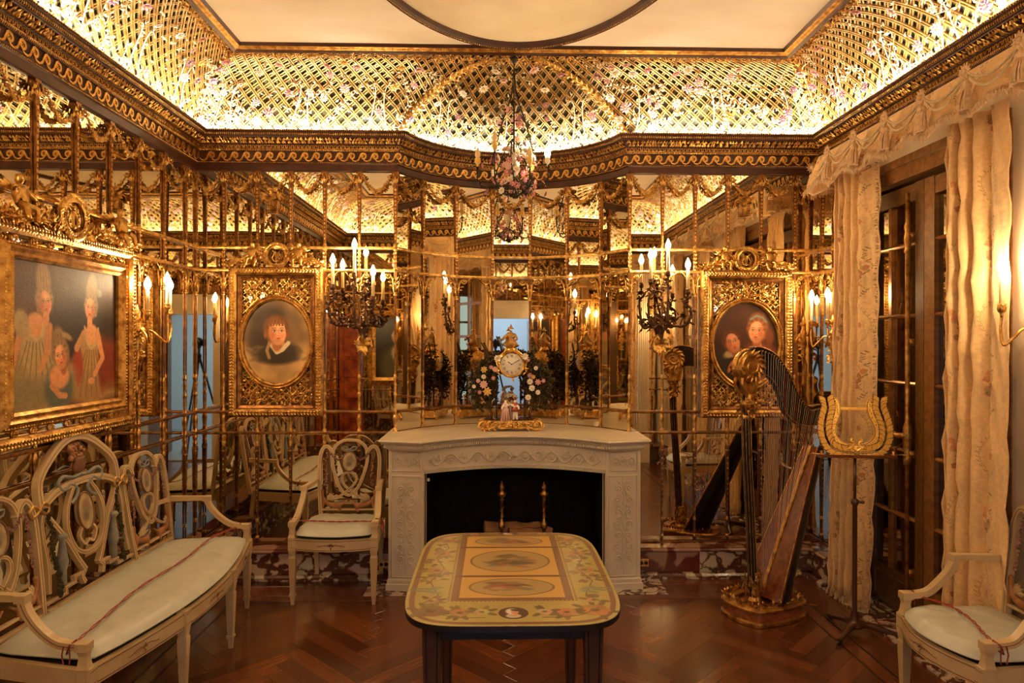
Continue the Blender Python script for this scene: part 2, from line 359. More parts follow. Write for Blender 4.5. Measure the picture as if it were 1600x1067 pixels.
# ---- floor: herringbone planks, dark inlaid lines and border boards
g = G(); g.box(XL-.2, XR+.5, YF-.3, YB+.7, -.06, -.016)
floor = ob('floor', g, PLANKD, kind='structure')
FX0, FX1, FY0, FY1 = -1.605, 1.825, .95, 4.225
def clip(poly, ax, v, sgn):
    out = []
    for i in range(len(poly)):
        a, b = poly[i-1], poly[i]; da, db = (a[ax]-v)*sgn, (b[ax]-v)*sgn
        if (da >= 0) != (db >= 0):
            t = da/(da-db); out.append((a[0]+(b[0]-a[0])*t, a[1]+(b[1]-a[1])*t))
        if db >= 0: out.append(b)
    return out
PW, PN = .088, 6
full = None; rest = G(); planks = []
c45 = math.sqrt(.5)
for k in range(-60, 110):
    for m in range(-8, 9):
        for vert in (0, 1):
            if vert: u0, v0, du, dv = k+2*PN*m, k-2*PN+1, 1, PN
            else: u0, v0, du, dv = k+2*PN*m, k, PN, 1
            q4 = [(u0, v0), (u0+du, v0), (u0+du, v0+dv), (u0, v0+dv)]
            w4 = [((u-v)*c45*PW+.1, (u+v)*c45*PW+.6) for u, v in q4]
            if all(x < FX0 or x > FX1 for x, y in w4) and (max(x for x, y in w4) < FX0 or min(x for x, y in w4) > FX1): continue
            if max(y for x, y in w4) < FY0 or min(y for x, y in w4) > FY1: continue
            pc = w4
            for ax, v, s in ((0, FX0, 1), (0, FX1, -1), (1, FY0, 1), (1, FY1, -1)):
                pc = clip(pc, ax, v, s)
                if len(pc) < 3: break
            if len(pc) < 3: continue
            cx, cy = sum(x for x, y in w4)/4, sum(y for x, y in w4)/4
            planks.append((cy, cx, vert, pc, len(pc) == 4 and all(abs(a[0]-b[0])+abs(a[1]-b[1]) < 1e-6 or True for a, b in zip(pc, w4)) and all(FX0 <= x <= FX1 and FY0 <= y <= FY1 for x, y in w4)))
planks.sort(key=lambda t: -t[0])
def plank_mesh(pc, cx, cy, ang):
    c, s = math.cos(-ang), math.sin(-ang)
    L = [((x-cx)*c-(y-cy)*s, (x-cx)*s+(y-cy)*c) for x, y in pc]
    mx, my = sum(p[0] for p in L)/len(L), sum(p[1] for p in L)/len(L)
    g = G(); n = len(L); V = []
    for z, k in ((-.016, .0012), (-.0014, .0012), (0, .0028)):
        for x, y in L:
            d = math.hypot(x-mx, y-my)+1e-9; V.append((x-(x-mx)/d*k, y-(y-my)/d*k, z))
    F = [tuple(2*n+i for i in range(n))]
    for a in (0, n):
        for i in range(n): F.append((a+i, a+(i+1) % n, a+n+(i+1) % n, a+n+i))
    g.add(V, F); return g
fullm = {}
for i, (cy, cx, vert, pc, whole) in enumerate(planks):
    ang = PI/4+(PI/2 if vert else 0)
    h = R.uniform(0, .0006)
    if i < 285:
        if whole:
            if 'm' not in fullm: fullm['m'] = mesh('plank', plank_mesh(pc, cx, cy, ang), PLANK)
            link('plank', fullm['m'], floor, (cx, cy, h-.0006), (0, 0, ang))
        else: ob('plank', plank_mesh(pc, cx, cy, ang), PLANK, floor, loc=(cx, cy, h-.0006), rot=(0, 0, ang))
    else:
        pg = plank_mesh(pc, cx, cy, ang); M = Matrix.Translation((cx, cy, h-.0006)) @ Matrix.Rotation(ang, 4, 'Z'); rest.add([M @ Vector(v) for v in pg.v], pg.f)
ob('far_planks', rest, PLANK, floor, kind='stuff')
def rectring(a, b, name, m, z=0):
    # four mitre-less boards between rectangles grown by a and b from the parquet field
    X0, X1, Y0, Y1 = FX0-b, FX1+b, FY0-b, FY1+b; x0, x1, y0, y1 = FX0-a, FX1+a, FY0-a, FY1+a
    for r in ((X0, X1, y1, Y1), (X0, x0, y0, y1), (x1, X1, y0, y1), (X0, X1, Y0, y0)):
        long = r[1]-r[0] > r[3]-r[2]; L = max(r[1]-r[0], r[3]-r[2]); w = min(r[1]-r[0], r[3]-r[2])
        n = max(1, round(L/1.3)) if name == 'border_board' else 1
        for k in range(n):
            g = G(); g.bbox(-L/n/2+.0008, L/n/2-.0008, -w/2+.0006, w/2-.0006, -.016, z, .001)
            cxx = r[0]+(r[1]-r[0])*((k+.5)/n if long else .5); cyy = r[2]+(r[3]-r[2])*(.5 if long else (k+.5)/n)
            ob(name, g, m, floor, loc=(cxx, cyy, 0), rot=(0, 0, 0 if long else PI/2))
rectring(.001, .011, 'inlay_strip', PLANKD, -.0005); rectring(.012, .088, 'border_board', PLANK, -.0004); rectring(.089, .099, 'inlay_strip', PLANKD, -.0005)
rectring(.10, .26, 'border_board', PLANK, -.0004); rectring(.261, .52, 'border_board', PLANK, -.0004)

# ---- walls: slabs, mirror panes, gilt trellis
WALLM = mat('wall_core', (.10, .05, .02), .7)
def wall(name, *boxes):
    g = G()
    for b in boxes: g.box(*b)
    return ob(name, g, WALLM, kind='structure')
HT = 3.0
wall_left = wall('wall_left', (XL-.15, XL-.012, YF-.2, YB+.15, 0, HT))
g = G(); T = .14
path = [(XL-.15, YB+.012+T/2, 0), (BX0-.01, YB+.012+T/2, 0)]+[(BXC+(BR+.06)*math.sin(-BA+2*BA*k/7), BYC+(BR+.08)*math.cos(-BA+2*BA*k/7), 0) for k in range(8)]+[(BX1+.01, YB+.012+T/2, 0), (XR+.15, YB+.012+T/2, 0)]
g.box(XL-.15, BX0-.02, YB+.012, YB+.15, 0, HT); g.box(BX1+.02, XR+.5, YB+.012, YB+.15, 0, HT)
bw = [(BXC+(BR+.075)*math.sin(-BA+2*BA*k/7), BYC+(BR+.075)*math.cos(-BA+2*BA*k/7), .93) for k in range(8)]
g.sweep(bw, [(-.055, 0), (.055, 0), (.055, HT-.93), (-.055, HT-.93)], (0, 0, 1))
wall_back = ob('wall_back', g, WALLM, kind='structure')
PANEL = mat('cream_marble', (.78, .66, .50), .3, 0, (.62, .50, .36), 2.2, detail=8)
g = G()
for b in ((XR+.012, XR+.15, 4.38, YB+.15, 0, HT), (XR, XR+.16, YF-.2, 2.98, 0, HT), (XR, XR+.16, 2.98, 4.38, 2.64, HT), (2.47, 2.55, 2.9, 4.45, 0, 2.7), (2.30, 2.47, 2.90, 2.98, 0, 2.7)): g.box(*b)
wall_right = ob('wall_right', g, PANEL, kind='structure')
DX0, DX1, DZ = -.42, .50, 1.95
g = G()
for b in ((XL-.15, DX0-.02, YF-.16, YF-.012, 0, HT), (DX1+.02, 1.30, YF-.16, YF-.012, 0, HT), (1.85, XR+.1, YF-.16, YF-.012, 0, HT), (1.30, 1.85, YF-.16, YF-.012, 0, .5), (1.30, 1.85, YF-.16, YF-.012, 2.35, HT), (DX0-.02, DX1+.02, YF-.16, YF-.012, DZ+.02, HT)): g.box(*b)
wall_front = ob('wall_front', g, WALLM, kind='structure')

ZB0, Z1, Z2, Z3, Z4, Z5 = .205, .967, 1.112, 2.088, 2.243, 2.77
def post_mesh(big=0):
    g = G(); y = -.014; k = 1.2 if big else 1
    def sq(z0, z1, w0, w1, d0, d1):
        V = []
        for z, w, d in ((z0, w0*k, d0*k), (z1, w1*k, d1*k)): V += [(-w/2, y-d/2, z), (w/2, y-d/2, z), (w/2, y+d/2, z), (-w/2, y+d/2, z)]
        g.add(V, [(3, 2, 1, 0), (4, 5, 6, 7), (0, 1, 5, 4), (1, 2, 6, 5), (2, 3, 7, 6), (3, 0, 4, 7)], 0)
    def ring(z, r, h=.008, mi=1): g.lathe([(r*.6*k, z-h), (r*k, z-h/2), (r*k, z+h/2), (r*.6*k, z+h)], 8, Matrix.Translation((0, y, 0)), mi)
    # bottom: turned rod then a tapering term
    sq(ZB0, .24, .024, .02, .022, .02); ring(.25, .014); sq(.25, .36, .010, .012, .012, .012); ring(.36, .012); ring(.372, .010)
    sq(.375, .84, .012, .026, .012, .02)
    for j in range(11): g.ball((0, y-.011*k-.003*j*.1*k, .43+j*.036), .005+.0002*j, 5, 1)
    ring(.845, .019); sq(.85, .875, .032, .026, .026, .022); g.lathe([(.010, .875), (.017, .895), (.011, .915), (.018, .94), (.014, Z1)], 8, Matrix.Translation((0, y, 0)), 1)
    # little baluster
    g.lathe([(.014*k, Z1), (.018*k, Z1+.01), (.009*k, Z1+.035), (.016*k, Z1+.08), (.017*k, Z1+.10), (.010*k, Z1+.125), (.016*k, Z2)], 8, Matrix.Translation((0, y, 0)), 1)
    # long colonnette: turned stack, flat shaft, capital with spreading leaves
    g.lathe([(.015*k, Z2), (.008*k, Z2+.03), (.011*k, Z2+.07), (.008*k, Z2+.10), (.014*k, Z2+.12), (.008*k, Z2+.14), (.012*k, Z2+.19), (.007*k, Z2+.21), (.013*k, Z2+.235), (.008*k, Z2+.26)], 8, Matrix.Translation((0, y, 0)), 1)
    sq(Z2+.26, 1.915, .013, .017, .013, .014); ring(1.92, .016); ring(1.935, .013)
    sq(1.935, 1.99, .014, .022, .014, .018); ring(1.995, .016)
    for s in (-1, 1):
        for j in range(3): g.leaf((s*.004, y-.008, 1.95+.03*j), (s*.7, -.3, 1), (0, -1, 0), .045, .016, 1)
    sq(2.0, Z3, .016, .026, .016, .022)
    # short foliate block
    sq(Z3, Z4, .020, .018, .018, .018); ring(Z3+.012, .016); ring(Z4-.012, .016)
    for j in range(4):
        for s in (-1, 1): g.leaf((0, y-.01, Z3+.03+.028*j), (s*.8, -.4, .7), (0, -1, 0), .024, .014, 1)
    # tapering herm pilaster with a bead line
    g.lathe([(.012*k, Z4), (.017*k, Z4+.012), (.010*k, Z4+.03)], 8, Matrix.Translation((0, y, 0)), 1)
    sq(Z4+.03, 2.665, .017, .033, .016, .022)
    for j in range(14): g.box(-(.0045+.0002*j)*k, (.0045+.0002*j)*k, y-(.012+.0003*j)*k, y-.006*k, 2.30+j*.026, 2.315+j*.026, 1)
    sq(2.665, 2.68, .042, .042, .03, .03); sq(2.68, 2.735, .030, .034, .024, .028); sq(2.735, Z5, .05, .052, .034, .036)
    for s in (-1, 0, 1): g.leaf((s*.008, y-.012, 2.69), (s*.5, -.35, 1), (0, -1, 0), .05, .02, 1)
    return mesh('gilt_post', g, [UMBERG, GOLD])
POST = post_mesh(); POSTB = post_mesh(1)
def garland_mesh():
    g = G(); W_ = .232; rr = random.Random(3)
    # swag of leaves and small fruits between two scroll rosettes
    for j in range(26):
        t = j/25; x = -.078+.156*t; z = 2.715-.085*math.sin(PI*t)**.8
        r = .0075+.006*math.sin(PI*t)
        for q_ in range(2): g.ball((x+rr.uniform(-.004, .004), -.026+rr.uniform(-.006, .006), z+rr.uniform(-.007, .007)), r*rr.uniform(.55, .8), 5, 0)
        for q_ in range(2): a = rr.uniform(0, 2*PI); g.leaf((x, -.028, z), (math.cos(a), -.5, math.sin(a)), (0, -1, 0), .022, .011, 0)
    for s in (-1, 1):
        pts = [(s*(.085-.020*(1-t/14)*math.cos(t*.62)), -.022, 2.735-.020*(1-t/14)*math.sin(t*.62)*1.0) for t in range(14)]
        g.tube(pts, .0045, 5); g.ball((s*.085, -.026, 2.735), .009, 6)
        g.tube([(s*.105, -.02, 2.755), (s*.10, -.024, 2.72), (s*.088, -.024, 2.712)], .004, 5)
    return mesh('garland', g, [GOLDD], True)
GARL = garland_mesh()
def spiral(cx, cz, r, turns, a0, s=1, n=14, r1=.25):
    return [(cx+r*(1-(1-r1)*k/n)*math.cos(a0+s*turns*2*PI*k/n), cz+r*(1-(1-r1)*k/n)*math.sin(a0+s*turns*2*PI*k/n)) for k in range(n+1)]
def bracket_mesh():
    g = G()
    for s in (-1, 1):
        pts = [(s*.108, 1.94), (s*.106, 1.98), (s*.098, 2.03), (s*.086, 2.06)]+[(s*(.068+.022*math.cos(a)*(1-.07*i)), 2.052+.022*math.sin(a)*(1-.07*i)) for i, a in enumerate([PI*.35*-1*j+PI/2 for j in range(0, 8)])]
        g.tube([(x, -.018, z) for x, z in pts], .0045, 5)
        g.ball((s*.068, -.02, 2.052), .007, 6)
        g.tube([(s*.045, -.018, 2.052), (s*.035, -.018, 2.07), (s*.02, -.018, 2.08), (0, -.018, 2.083)], .0035, 5)
        for j in range(3): g.leaf((s*(.10-.01*j), -.02, 1.99+.025*j), (-s*.8, -.3, -.3), (0, -1, 0), .022, .012)
    return mesh('scroll_bracket', g, [GOLD], True)
BRACK = bracket_mesh()
def pane(parent, a, b, z0, z1, m=None, y=0, jit=1):
    L = (b-a).length; t = (b-a)/L; ang = math.atan2(t.y, t.x); c = (a+b)/2
    g = G(); g.box(-L/2+.001, L/2-.001, 0, .006, -(z1-z0)/2+.001, (z1-z0)/2-.001)
    n = Vector((t.y, -t.x))
    j = .0012*jit
    return ob('mirror_pane', g, m or MIRROR, parent, loc=(c.x+n.x*y, c.y+n.y*y, (z0+z1)/2), rot=(R.uniform(-j, j), 0, ang+R.uniform(-j, j)))
def trellis(parent, pts, zb=ZB0, skip=(), first=True, last=True, garl=True):
    P = [Vector(p) for p in pts]
    for i, p in enumerate(P):
        if (i == 0 and not first) or (i == len(P)-1 and not last): continue
        ta = (P[i]-P[i-1]).normalized() if i else (P[1]-P[0]).normalized()
        tb = (P[i+1]-P[i]).normalized() if i < len(P)-1 else ta
        t = (ta+tb).normalized()
        big = i in (0, len(P)-1)
        link('gilt_post', POST if not big else POSTB, parent, (p.x, p.y, 0), (0, 0, math.atan2(t.y, t.x)), (.80, .55, 1))
    for i in range(len(P)-1):
        a, b = P[i], P[i+1]; L = (b-a).length; t = (b-a)/L; ang = math.atan2(t.y, t.x); c = (a+b)/2
        zz = [z for z in (zb, Z1, Z2, Z3, Z4, Z5) if z >= zb]
        for z0, z1 in zip(zz, zz[1:]): pane(parent, a, b, z0, z1)
        if L > .12:
            link('garland', GARL, parent, (c.x, c.y, 0), (0, 0, ang), (L/.232, 1, 1))
            link('scroll_bracket', BRACK, parent, (c.x, c.y, 0), (0, 0, ang), (L/.232, 1, 1))
    for z, r in ((zb+.004, .005), (Z1, .0075), (Z2, .0085), (Z3, .0085), (Z4, .0085)):
        if z < zb: continue
        off = []
        for i, p in enumerate(P):
            ta = (P[i]-P[i-1]).normalized() if i else (P[1]-P[0]).normalized(); tb = (P[i+1]-P[i]).normalized() if i < len(P)-1 else ta
            t = (ta+tb).normalized(); n = Vector((t.y, -t.x)); off.append((p.x+n.x*.014, p.y+n.y*.014, z))
        g = G(); g.sweep(off, [(-r, -r), (r, -r), (r*1.2, 0), (r, r), (-r, r)], (0, 0, 1)); ob('gilt_rail', g, UMBERG if z < Z2+.1 else GOLD, parent)
for _x in (.72, .48, .24, 0, -.24, -.48):
    for _z in ((DZ+.28, Z5),): pane(wall_front, Vector((_x, YF)), Vector((_x-.235, YF)), *_z)
    link('garland', GARL, wall_front, (_x-.118, YF, 0), (0, 0, PI)); g = G(); g.box(-.012, .012, -.02, 0, DZ+.28, Z5); ob('gilt_post', g, UMBERG, wall_front, loc=(_x-.235, YF, 0), rot=(0, 0, PI))
lp = [4.75-.155]+[4.294-.296*k for k in range(0, 13)]
trellis(wall_left, [(XL, y) for y in sorted([YF+.02, .70]+lp[:]+[YB])] )
trellis(wall_back, [(x, YB) for x in (XL, -1.872, -1.644, -1.416, -1.184, -.946, BX0)], first=False)
bay = [arc(k, 7) for k in range(8)]
trellis(wall_back, bay, zb=Z1, first=False, last=False)
trellis(wall_back, [(x, YB) for x in (BX1, 1.161, 1.391, 1.621, 1.856, 2.092, XR)])
trellis(wall_right, [(XR, YB), (XR, 4.58), (XR, 4.40)], first=False)
trellis(wall_front, [(x, YF) for x in (1.28, 1.08, .90, .72)]); trellis(wall_front, [(x, YF) for x in (-.70, -.93, -1.16, -1.39, -1.62, -1.84, XL)], last=False)
trellis(wall_front, [(x, YF) for x in (XR, 2.08, 1.87)], first=False)

# ---- cornice: stepped moulding with carved bands
PROF = [(-.02, ZC0-.002), (.012, ZC0-.002), (.018, ZC0+.004), (.018, ZC0+.046), (.026, ZC0+.052), (.024, ZC0+.060), (.030, 2.830), (.030, 2.896), (.040, 2.898), (.044, 2.915), (.048, 2.918), (.048, 2.938),
        (.056, 2.942), (.060, 2.955), (.072, 2.968), (.088, 2.975), (.100, 2.978), (.104, 2.984), (.110, 2.986), (.112, 3.006), (.127, 3.010), (.131, 3.022), (.118, 3.024), (.112, 2.985), (.02, 2.965), (-.02, 2.96)]
g = G()
for i in range(len(PROF)-1):
    (p0, z0), (p1, z1) = PROF[i], PROF[i+1]
    A, B = cc(p0), cc(p1); n = len(A)
    gold = i in (9, 18)
    g.add([(x, y, z0) for x, y in A]+[(x, y, z1) for x, y in B], [(k, (k+1) % n, n+(k+1) % n, n+k) for k in range(n)], 1 if gold else 0)
cornice = ob('trim_1', g, [BROWN, GOLDD], kind='structure')
def wave_mesh():
    g = G(); s = .079
    # running-dog scroll: a rising stem that curls over into a spiral
    pts = [(-s*.80, -.012), (-s*.66, -.024), (-s*.42, -.027), (-s*.22, -.018), (-s*.08, .002), (s*.03, .020), (s*.17, .027)]+[(s*.20+.0225*(1-j*.075)*math.cos(PI/2-j*.62), .005+.0225*(1-j*.075)*math.sin(PI/2-j*.62)) for j in range(1, 12)]
    sc = [.4, .6, .8, .95, 1.1, 1.2, 1.2]+[1.15-.05*j for j in range(11)]
    g.board([(x, -.002, z) for x, z in pts], .0115, .007, (0, -1, 0), scale=sc)
    g.ball((s*.20, -.003, .004), .006, 6)
    return mesh('wave_scroll', g, [GOLD])
WV = wave_mesh()
for p, ang in resample(cc(.031), .0795, .04, True): link('wave_scroll', WV, cornice, (p.x, p.y, 2.863), (0, 0, ang))
gk = G(); s_ = .0265
for p, ang in resample(cc(.049), s_, .01, True):
    M = Matrix.Translation((p.x, p.y, 2.928)) @ Matrix.Rotation(ang, 4, 'Z')
    w = .0035
    for b in ((-.013, -.002, .006, .009), (-.004, -.001, -.009, .009), (-.003, .009, -.009, -.006), (.007, .010, -.009, .009)): gk.box(b[0], b[1]+.001, -.004, 0, b[2], b[3], 0, M)
ob('greek_key_band', gk, GOLD, cornice, kind='stuff')
be = G()
for p, ang in resample(cc(.027), .012, 0, True): be.ball((p.x, p.y, ZC0+.056), .0042, 4)
for p, ang in resample(cc(.133), .014, 0, True): be.ball((p.x, p.y, 3.016), .004, 4)
ob('bead_band', be, GOLD, cornice, kind='stuff')
ac = G()
for row, (pp, zz, L) in enumerate(((.056, 2.945, .045), (.075, 2.962, .036))):
    for p, ang in resample(cc(pp), .019, .009*row, True):
        nx, ny = math.sin(ang), -math.cos(ang); k = R.uniform(-.5, .5)
        tx, ty = math.cos(ang), math.sin(ang)
        ac.leaf((p.x, p.y, zz), (nx*1+tx*k, ny*1+ty*k, .55), (nx*.3, ny*.3, -1), L*R.uniform(.8, 1.1), .020, 0, .25)
for p, ang in resample(cc(.046), .011, 0, True):
    nx, ny = math.sin(ang), -math.cos(ang); ac.leaf((p.x, p.y, 2.897), (nx*.3, ny*.3, 1), (nx, ny, 0), .02, .008)
for p, ang in resample(cc(.113), .013, 0, True):
    nx, ny = math.sin(ang), -math.cos(ang); ac.leaf((p.x, p.y, 2.988), (nx*.2, ny*.2, 1), (nx, ny, 0), .022, .010)
ob('acanthus_band', ac, GOLD, cornice, kind='stuff')

# ---- cove vault with gilt lattice, vines and porcelain flowers
K = []   # perimeter samples (wall point, frame point)
FI = .41; fx0, fx1, fy0, fy1 = XL+FI, XR-FI, YF+FI, YB-FI
def seg(w0, w1, f0, f1, n):
    for k in range(n):
        t = k/n; K.append((w0[0]+(w1[0]-w0[0])*t, w0[1]+(w1[1]-w0[1])*t, f0[0]+(f1[0]-f0[0])*t, f0[1]+(f1[1]-f0[1])*t))
fb0, fb1 = BX0+.12, BX1-.12
seg((XL, YF), (XL, YB), (fx0, fy0), (fx0, fy1), 60); NL = len(K)
seg((XL, YB), (BX0, YB), (fx0, fy1), (fb0, fy1), 24); NB0 = len(K)
for k in range(40):
    a = arc(k, 40); t = k/40; K.append((a[0], a[1], fb0+(fb1-fb0)*t, fy1))
NB1 = len(K)
seg((BX1, YB), (XR, YB), (fb1, fy1), (fx1, fy1), 24); NR0 = len(K)
seg((XR, YB), (XR, YF), (fx1, fy1), (fx1, fy0), 60); NR1 = len(K)
seg((XR, YF), (XL, YF), (fx1, fy0), (fx0, fy0), 60)
K = np.array(K); NK = len(K); NT = 17
th = np.linspace(0, PI/2, NT)
S = np.zeros((NK, NT, 3))
for j, a in enumerate(th):
    k = 1-math.cos(a)
    S[:, j, 0] = K[:, 0]+(K[:, 2]-K[:, 0])*k; S[:, j, 1] = K[:, 1]+(K[:, 3]-K[:, 1])*k; S[:, j, 2] = 2.975+(ZF-2.975)*math.sin(a)
dU = np.roll(S, -1, 0)-np.roll(S, 1, 0); dT = np.gradient(S, axis=1)
NRM = np.cross(dU, dT); NRM /= np.linalg.norm(NRM, axis=2)[..., None]+1e-9
cen = np.array([XM, 2.6, 2.6]); sg = np.sign(((cen-S)*NRM).sum(2)); NRM *= sg[..., None]
mid = S[:, NT//2]; dl = np.linalg.norm(np.roll(mid, -1, 0)-mid, axis=1); UL = np.concatenate([[0], np.cumsum(dl)]); UT = UL[-1]
LV = .66
def cv(u, v, off=0.0):
    u = u % UT; i = int(np.searchsorted(UL, u, 'right')-1); i = min(i, NK-1); fu = (u-UL[i])/dl[i]; i2 = (i+1) % NK
    q_ = min(max(v/LV, 0), .9999)*(NT-1); j = int(q_); fv = q_-j
    def bl(A): return (A[i, j]*(1-fu)+A[i2, j]*fu)*(1-fv)+(A[i, j+1]*(1-fu)+A[i2, j+1]*fu)*fv
    n = bl(NRM); return bl(S)+n/np.linalg.norm(n)*off, n/np.linalg.norm(n)
g = G()
V = (S-NRM*.004).reshape(-1, 3); g.add(V, [(i*NT+j, ((i+1) % NK)*NT+j, ((i+1) % NK)*NT+j+1, i*NT+j+1) for i in range(NK) for j in range(NT-1)])
cove = ob('trim_2', g, MIRRORC, smooth=True, kind='structure')
sides = [G() for _ in range(2)]
def slat(gg, u0, dirn, off):
    NS = 13; pts = [cv(u0+dirn*v, v) for v in np.linspace(0.0, LV, NS)]
    P = np.array([p for p, n in pts]); N = np.array([n for p, n in pts])
    T_ = np.gradient(P, axis=0); T_ /= np.linalg.norm(T_, axis=1)[:, None]; Sd = np.cross(T_, N)
    for s in (-1, 1):
        wv = off
        a0 = P+Sd*(s*.0075-.0042)+N*.004; a1 = P+Sd*(s*.0075-.0042)+N*(.010+wv); b1 = P+Sd*(s*.0075+.0042)+N*(.010+wv); b0 = P+Sd*(s*.0075+.0042)+N*.004
        V = np.stack([a0, a1, b1, b0], 1).reshape(-1, 3)
        gg.add(V, [(i*4+j, i*4+4+j, i*4+5+j, i*4+1+j) for i in range(NS-1) for j in range(3)])
sp = UT/round(UT/.078)
for k in range(round(UT/sp)):
    slat(sides[0], k*sp, 1, .0); slat(sides[1], k*sp+LV, -1, .004)
for gg in sides: ob('lattice', gg, GOLDP, cove, kind='stuff')
U_L0 = 0; U_LB = UL[NL]; U_B0 = UL[NB0]; U_B1 = UL[NB1]; U_RB = UL[NR0]; U_RE = UL[NR1]
vin = G(); lv = G(); rr = random.Random(11)
def vine(u, v, du, dv, n, curl, r=.0035):
    pts = []; a = math.atan2(dv, du); 
    for k in range(n):
        p, nn = cv(u, v, .018+.010*math.sin(k*1.3)); pts.append(p)
        if rr.random() < .85:
            for s in ((-1, 1) if rr.random() < .5 else (rr.choice((-1, 1)),)):
                q_, _ = cv(u+math.cos(a+s*1.1)*.03, min(LV, max(0, v+math.sin(a+s*1.1)*.03)), .03)
                d = q_-p
                if np.linalg.norm(d) > 1e-5: lv.leaf(p, d, nn, rr.uniform(.022, .042), rr.uniform(.012, .02), 0, .2)
        a += curl+rr.uniform(-.25, .25); u += math.cos(a)*.028; v += math.sin(a)*.028
        if v < .01: v = .01; a = abs(a % PI)
        if v > LV-.02: v = LV-.02; a = -a
    vin.tube(pts, [r*(1-.6*k/n) for k in range(n)], 3)
for k in range(230):
    vine(rr.uniform(0, UT), rr.uniform(.0, .16) if k % 2 else rr.uniform(.05, .6), 0, 0, rr.randint(8, 18), rr.uniform(-.22, .22))
for k in range(int(UT/.5)):      # S-scroll stems growing from the trough
    u = k*.5
    for s in (-1, 1):
        pts = []
        for j in range(22):
            a = j/21
            pts.append(cv(u+s*(.02+.20*math.sin(a*2.4)), .02+.30*a-.10*math.sin(a*6), .022)[0])
        vin.tube(pts, .0045, 4)
        for j in range(2, 22, 2):
            p, nn = cv(u+s*(.02+.20*math.sin(j/21*2.4)), .02+.30*j/21-.10*math.sin(j/21*6), .024); lv.leaf(p, (rr.uniform(-1, 1), rr.uniform(-1, 1), 1), nn, .04, .018)
ob('vine_stems', vin, LEAFG, cove, kind='stuff', smooth=True); 
for k in range(2600):            # loose leaves tucked into the lattice
    p, nn = cv(rr.uniform(0, UT), LV*rr.random()**1.25, .016); a = Vector((rr.uniform(-1, 1), rr.uniform(-1, 1), rr.uniform(-1, 1))); lv.leaf(p, a, nn, rr.uniform(.022, .04), rr.uniform(.012, .02), 0, .3)
ob('gilt_leaves', lv, LEAFG, cove, kind='stuff')
# leafy gilt border under the ceiling frame
lb = G()
for k in range(int(UT/.012)):
    for z_ in (.0, .035, .06):
        p, nn = cv(k*.012+z_, LV-z_*.8, .012); lb.leaf(p, (rr.uniform(-1, 1), rr.uniform(-1, 1), rr.uniform(-.9, .3)), nn, .026, .013, 0, .4)
ob('leaf_border', lb, GOLD, cove, kind='stuff')
# acanthus ribs: arch over the bow and the four corners
rb = G()
def rib(uv, w=.022):
    pts = []; nn = []
    for u, v in uv: p, n = cv(u, v, .02); pts.append(p); nn.append(n)
    rb.sweep(pts, [(-w, -.014), (w, -.014), (w*.6, .010), (0, .016), (-w*.6, .010)], nn, scale=[1-.5*abs(k/len(pts)-.2) for k in range(len(pts))])
    for i in range(len(pts)-1):
        t = Vector(pts[i+1]-pts[i]).normalized(); n = Vector(nn[i]); sd = t.cross(n)
        for s in (-1, 1): rb.leaf(Vector(pts[i])+n*.01, t*.8+sd*s*.9, n, .05, .026, 0, .25)
Lb = U_B1-U_B0
for s in (0, 1):
    uv = [((U_B0+Lb*.5*(t**1.25)) if s == 0 else (U_B1-Lb*.5*(t**1.25)), min(LV-.02, LV*(.03+.95*math.sin(min(1, t*1.02)*PI/2)))) for t in np.linspace(0, .86, 22)]
    rib(uv)
for u in (U_LB, U_RB, 0, U_RE): rib([(u+.012*math.sin(t*9), LV*t) for t in np.linspace(.05, .95, 14)], .018)
ob('acanthus_rib', rb, GOLD, cove, smooth=False)
def flower_mesh(pm, kind):
    g = G(); n = 7 if kind else 9
    for ring_, (L, w, tilt, m_) in enumerate(((.024, .017, .35, n), (.016, .013, .9, n-2))):
        for k in range(m_):
            a = 2*PI*k/m_+ring_*.4; g.leaf((0, 0, .002*ring_), (math.cos(a), math.sin(a), tilt), (0, 0, 1), L, w, 0, .15)
    g.ball((0, 0, .007), .006, 5, 1)
    return mesh('porcelain_flower', g, [pm, PORC[3]])
FM = [flower_mesh(p, i % 2) for i, p in enumerate(PORC)]
fst = G(); cnt = 0; placed = []
tries = 0
while cnt < 330 and tries < 6000:
    tries += 1
    u = rr.uniform(0, UT); v = rr.uniform(.04, LV-.06)
    if any(abs(u-a)+abs(v-b) < .075 for a, b in placed): continue
    placed.append((u, v)); cnt += 1
    p, nn = cv(u, v, .042); k = rr.choices(range(5), (4, 3, 2, 1.0, 4))[0]
    rot = Vector(nn).to_track_quat('Z', 'Y').to_matrix().to_4x4() @ Matrix.Rotation(rr.uniform(0, 6), 4, 'Z') @ Matrix.Rotation(rr.uniform(-.4, .4), 4, 'X')
    sc = rr.uniform(1.15, 1.8)
    if U_L0+.8 < u < U_RE-.8: link('porcelain_flower', FM[k], cove, p, rot.to_euler(), (sc, sc, sc))
    else:
        M = Matrix.Translation(p) @ rot; me = FM[k]
        fst.add([M @ (vv.co*sc) for vv in me.vertices], [tuple(f.vertices) for f in me.polygons], 0)
ob('porcelain_flowers', fst, PORC[4], cove, kind='stuff')

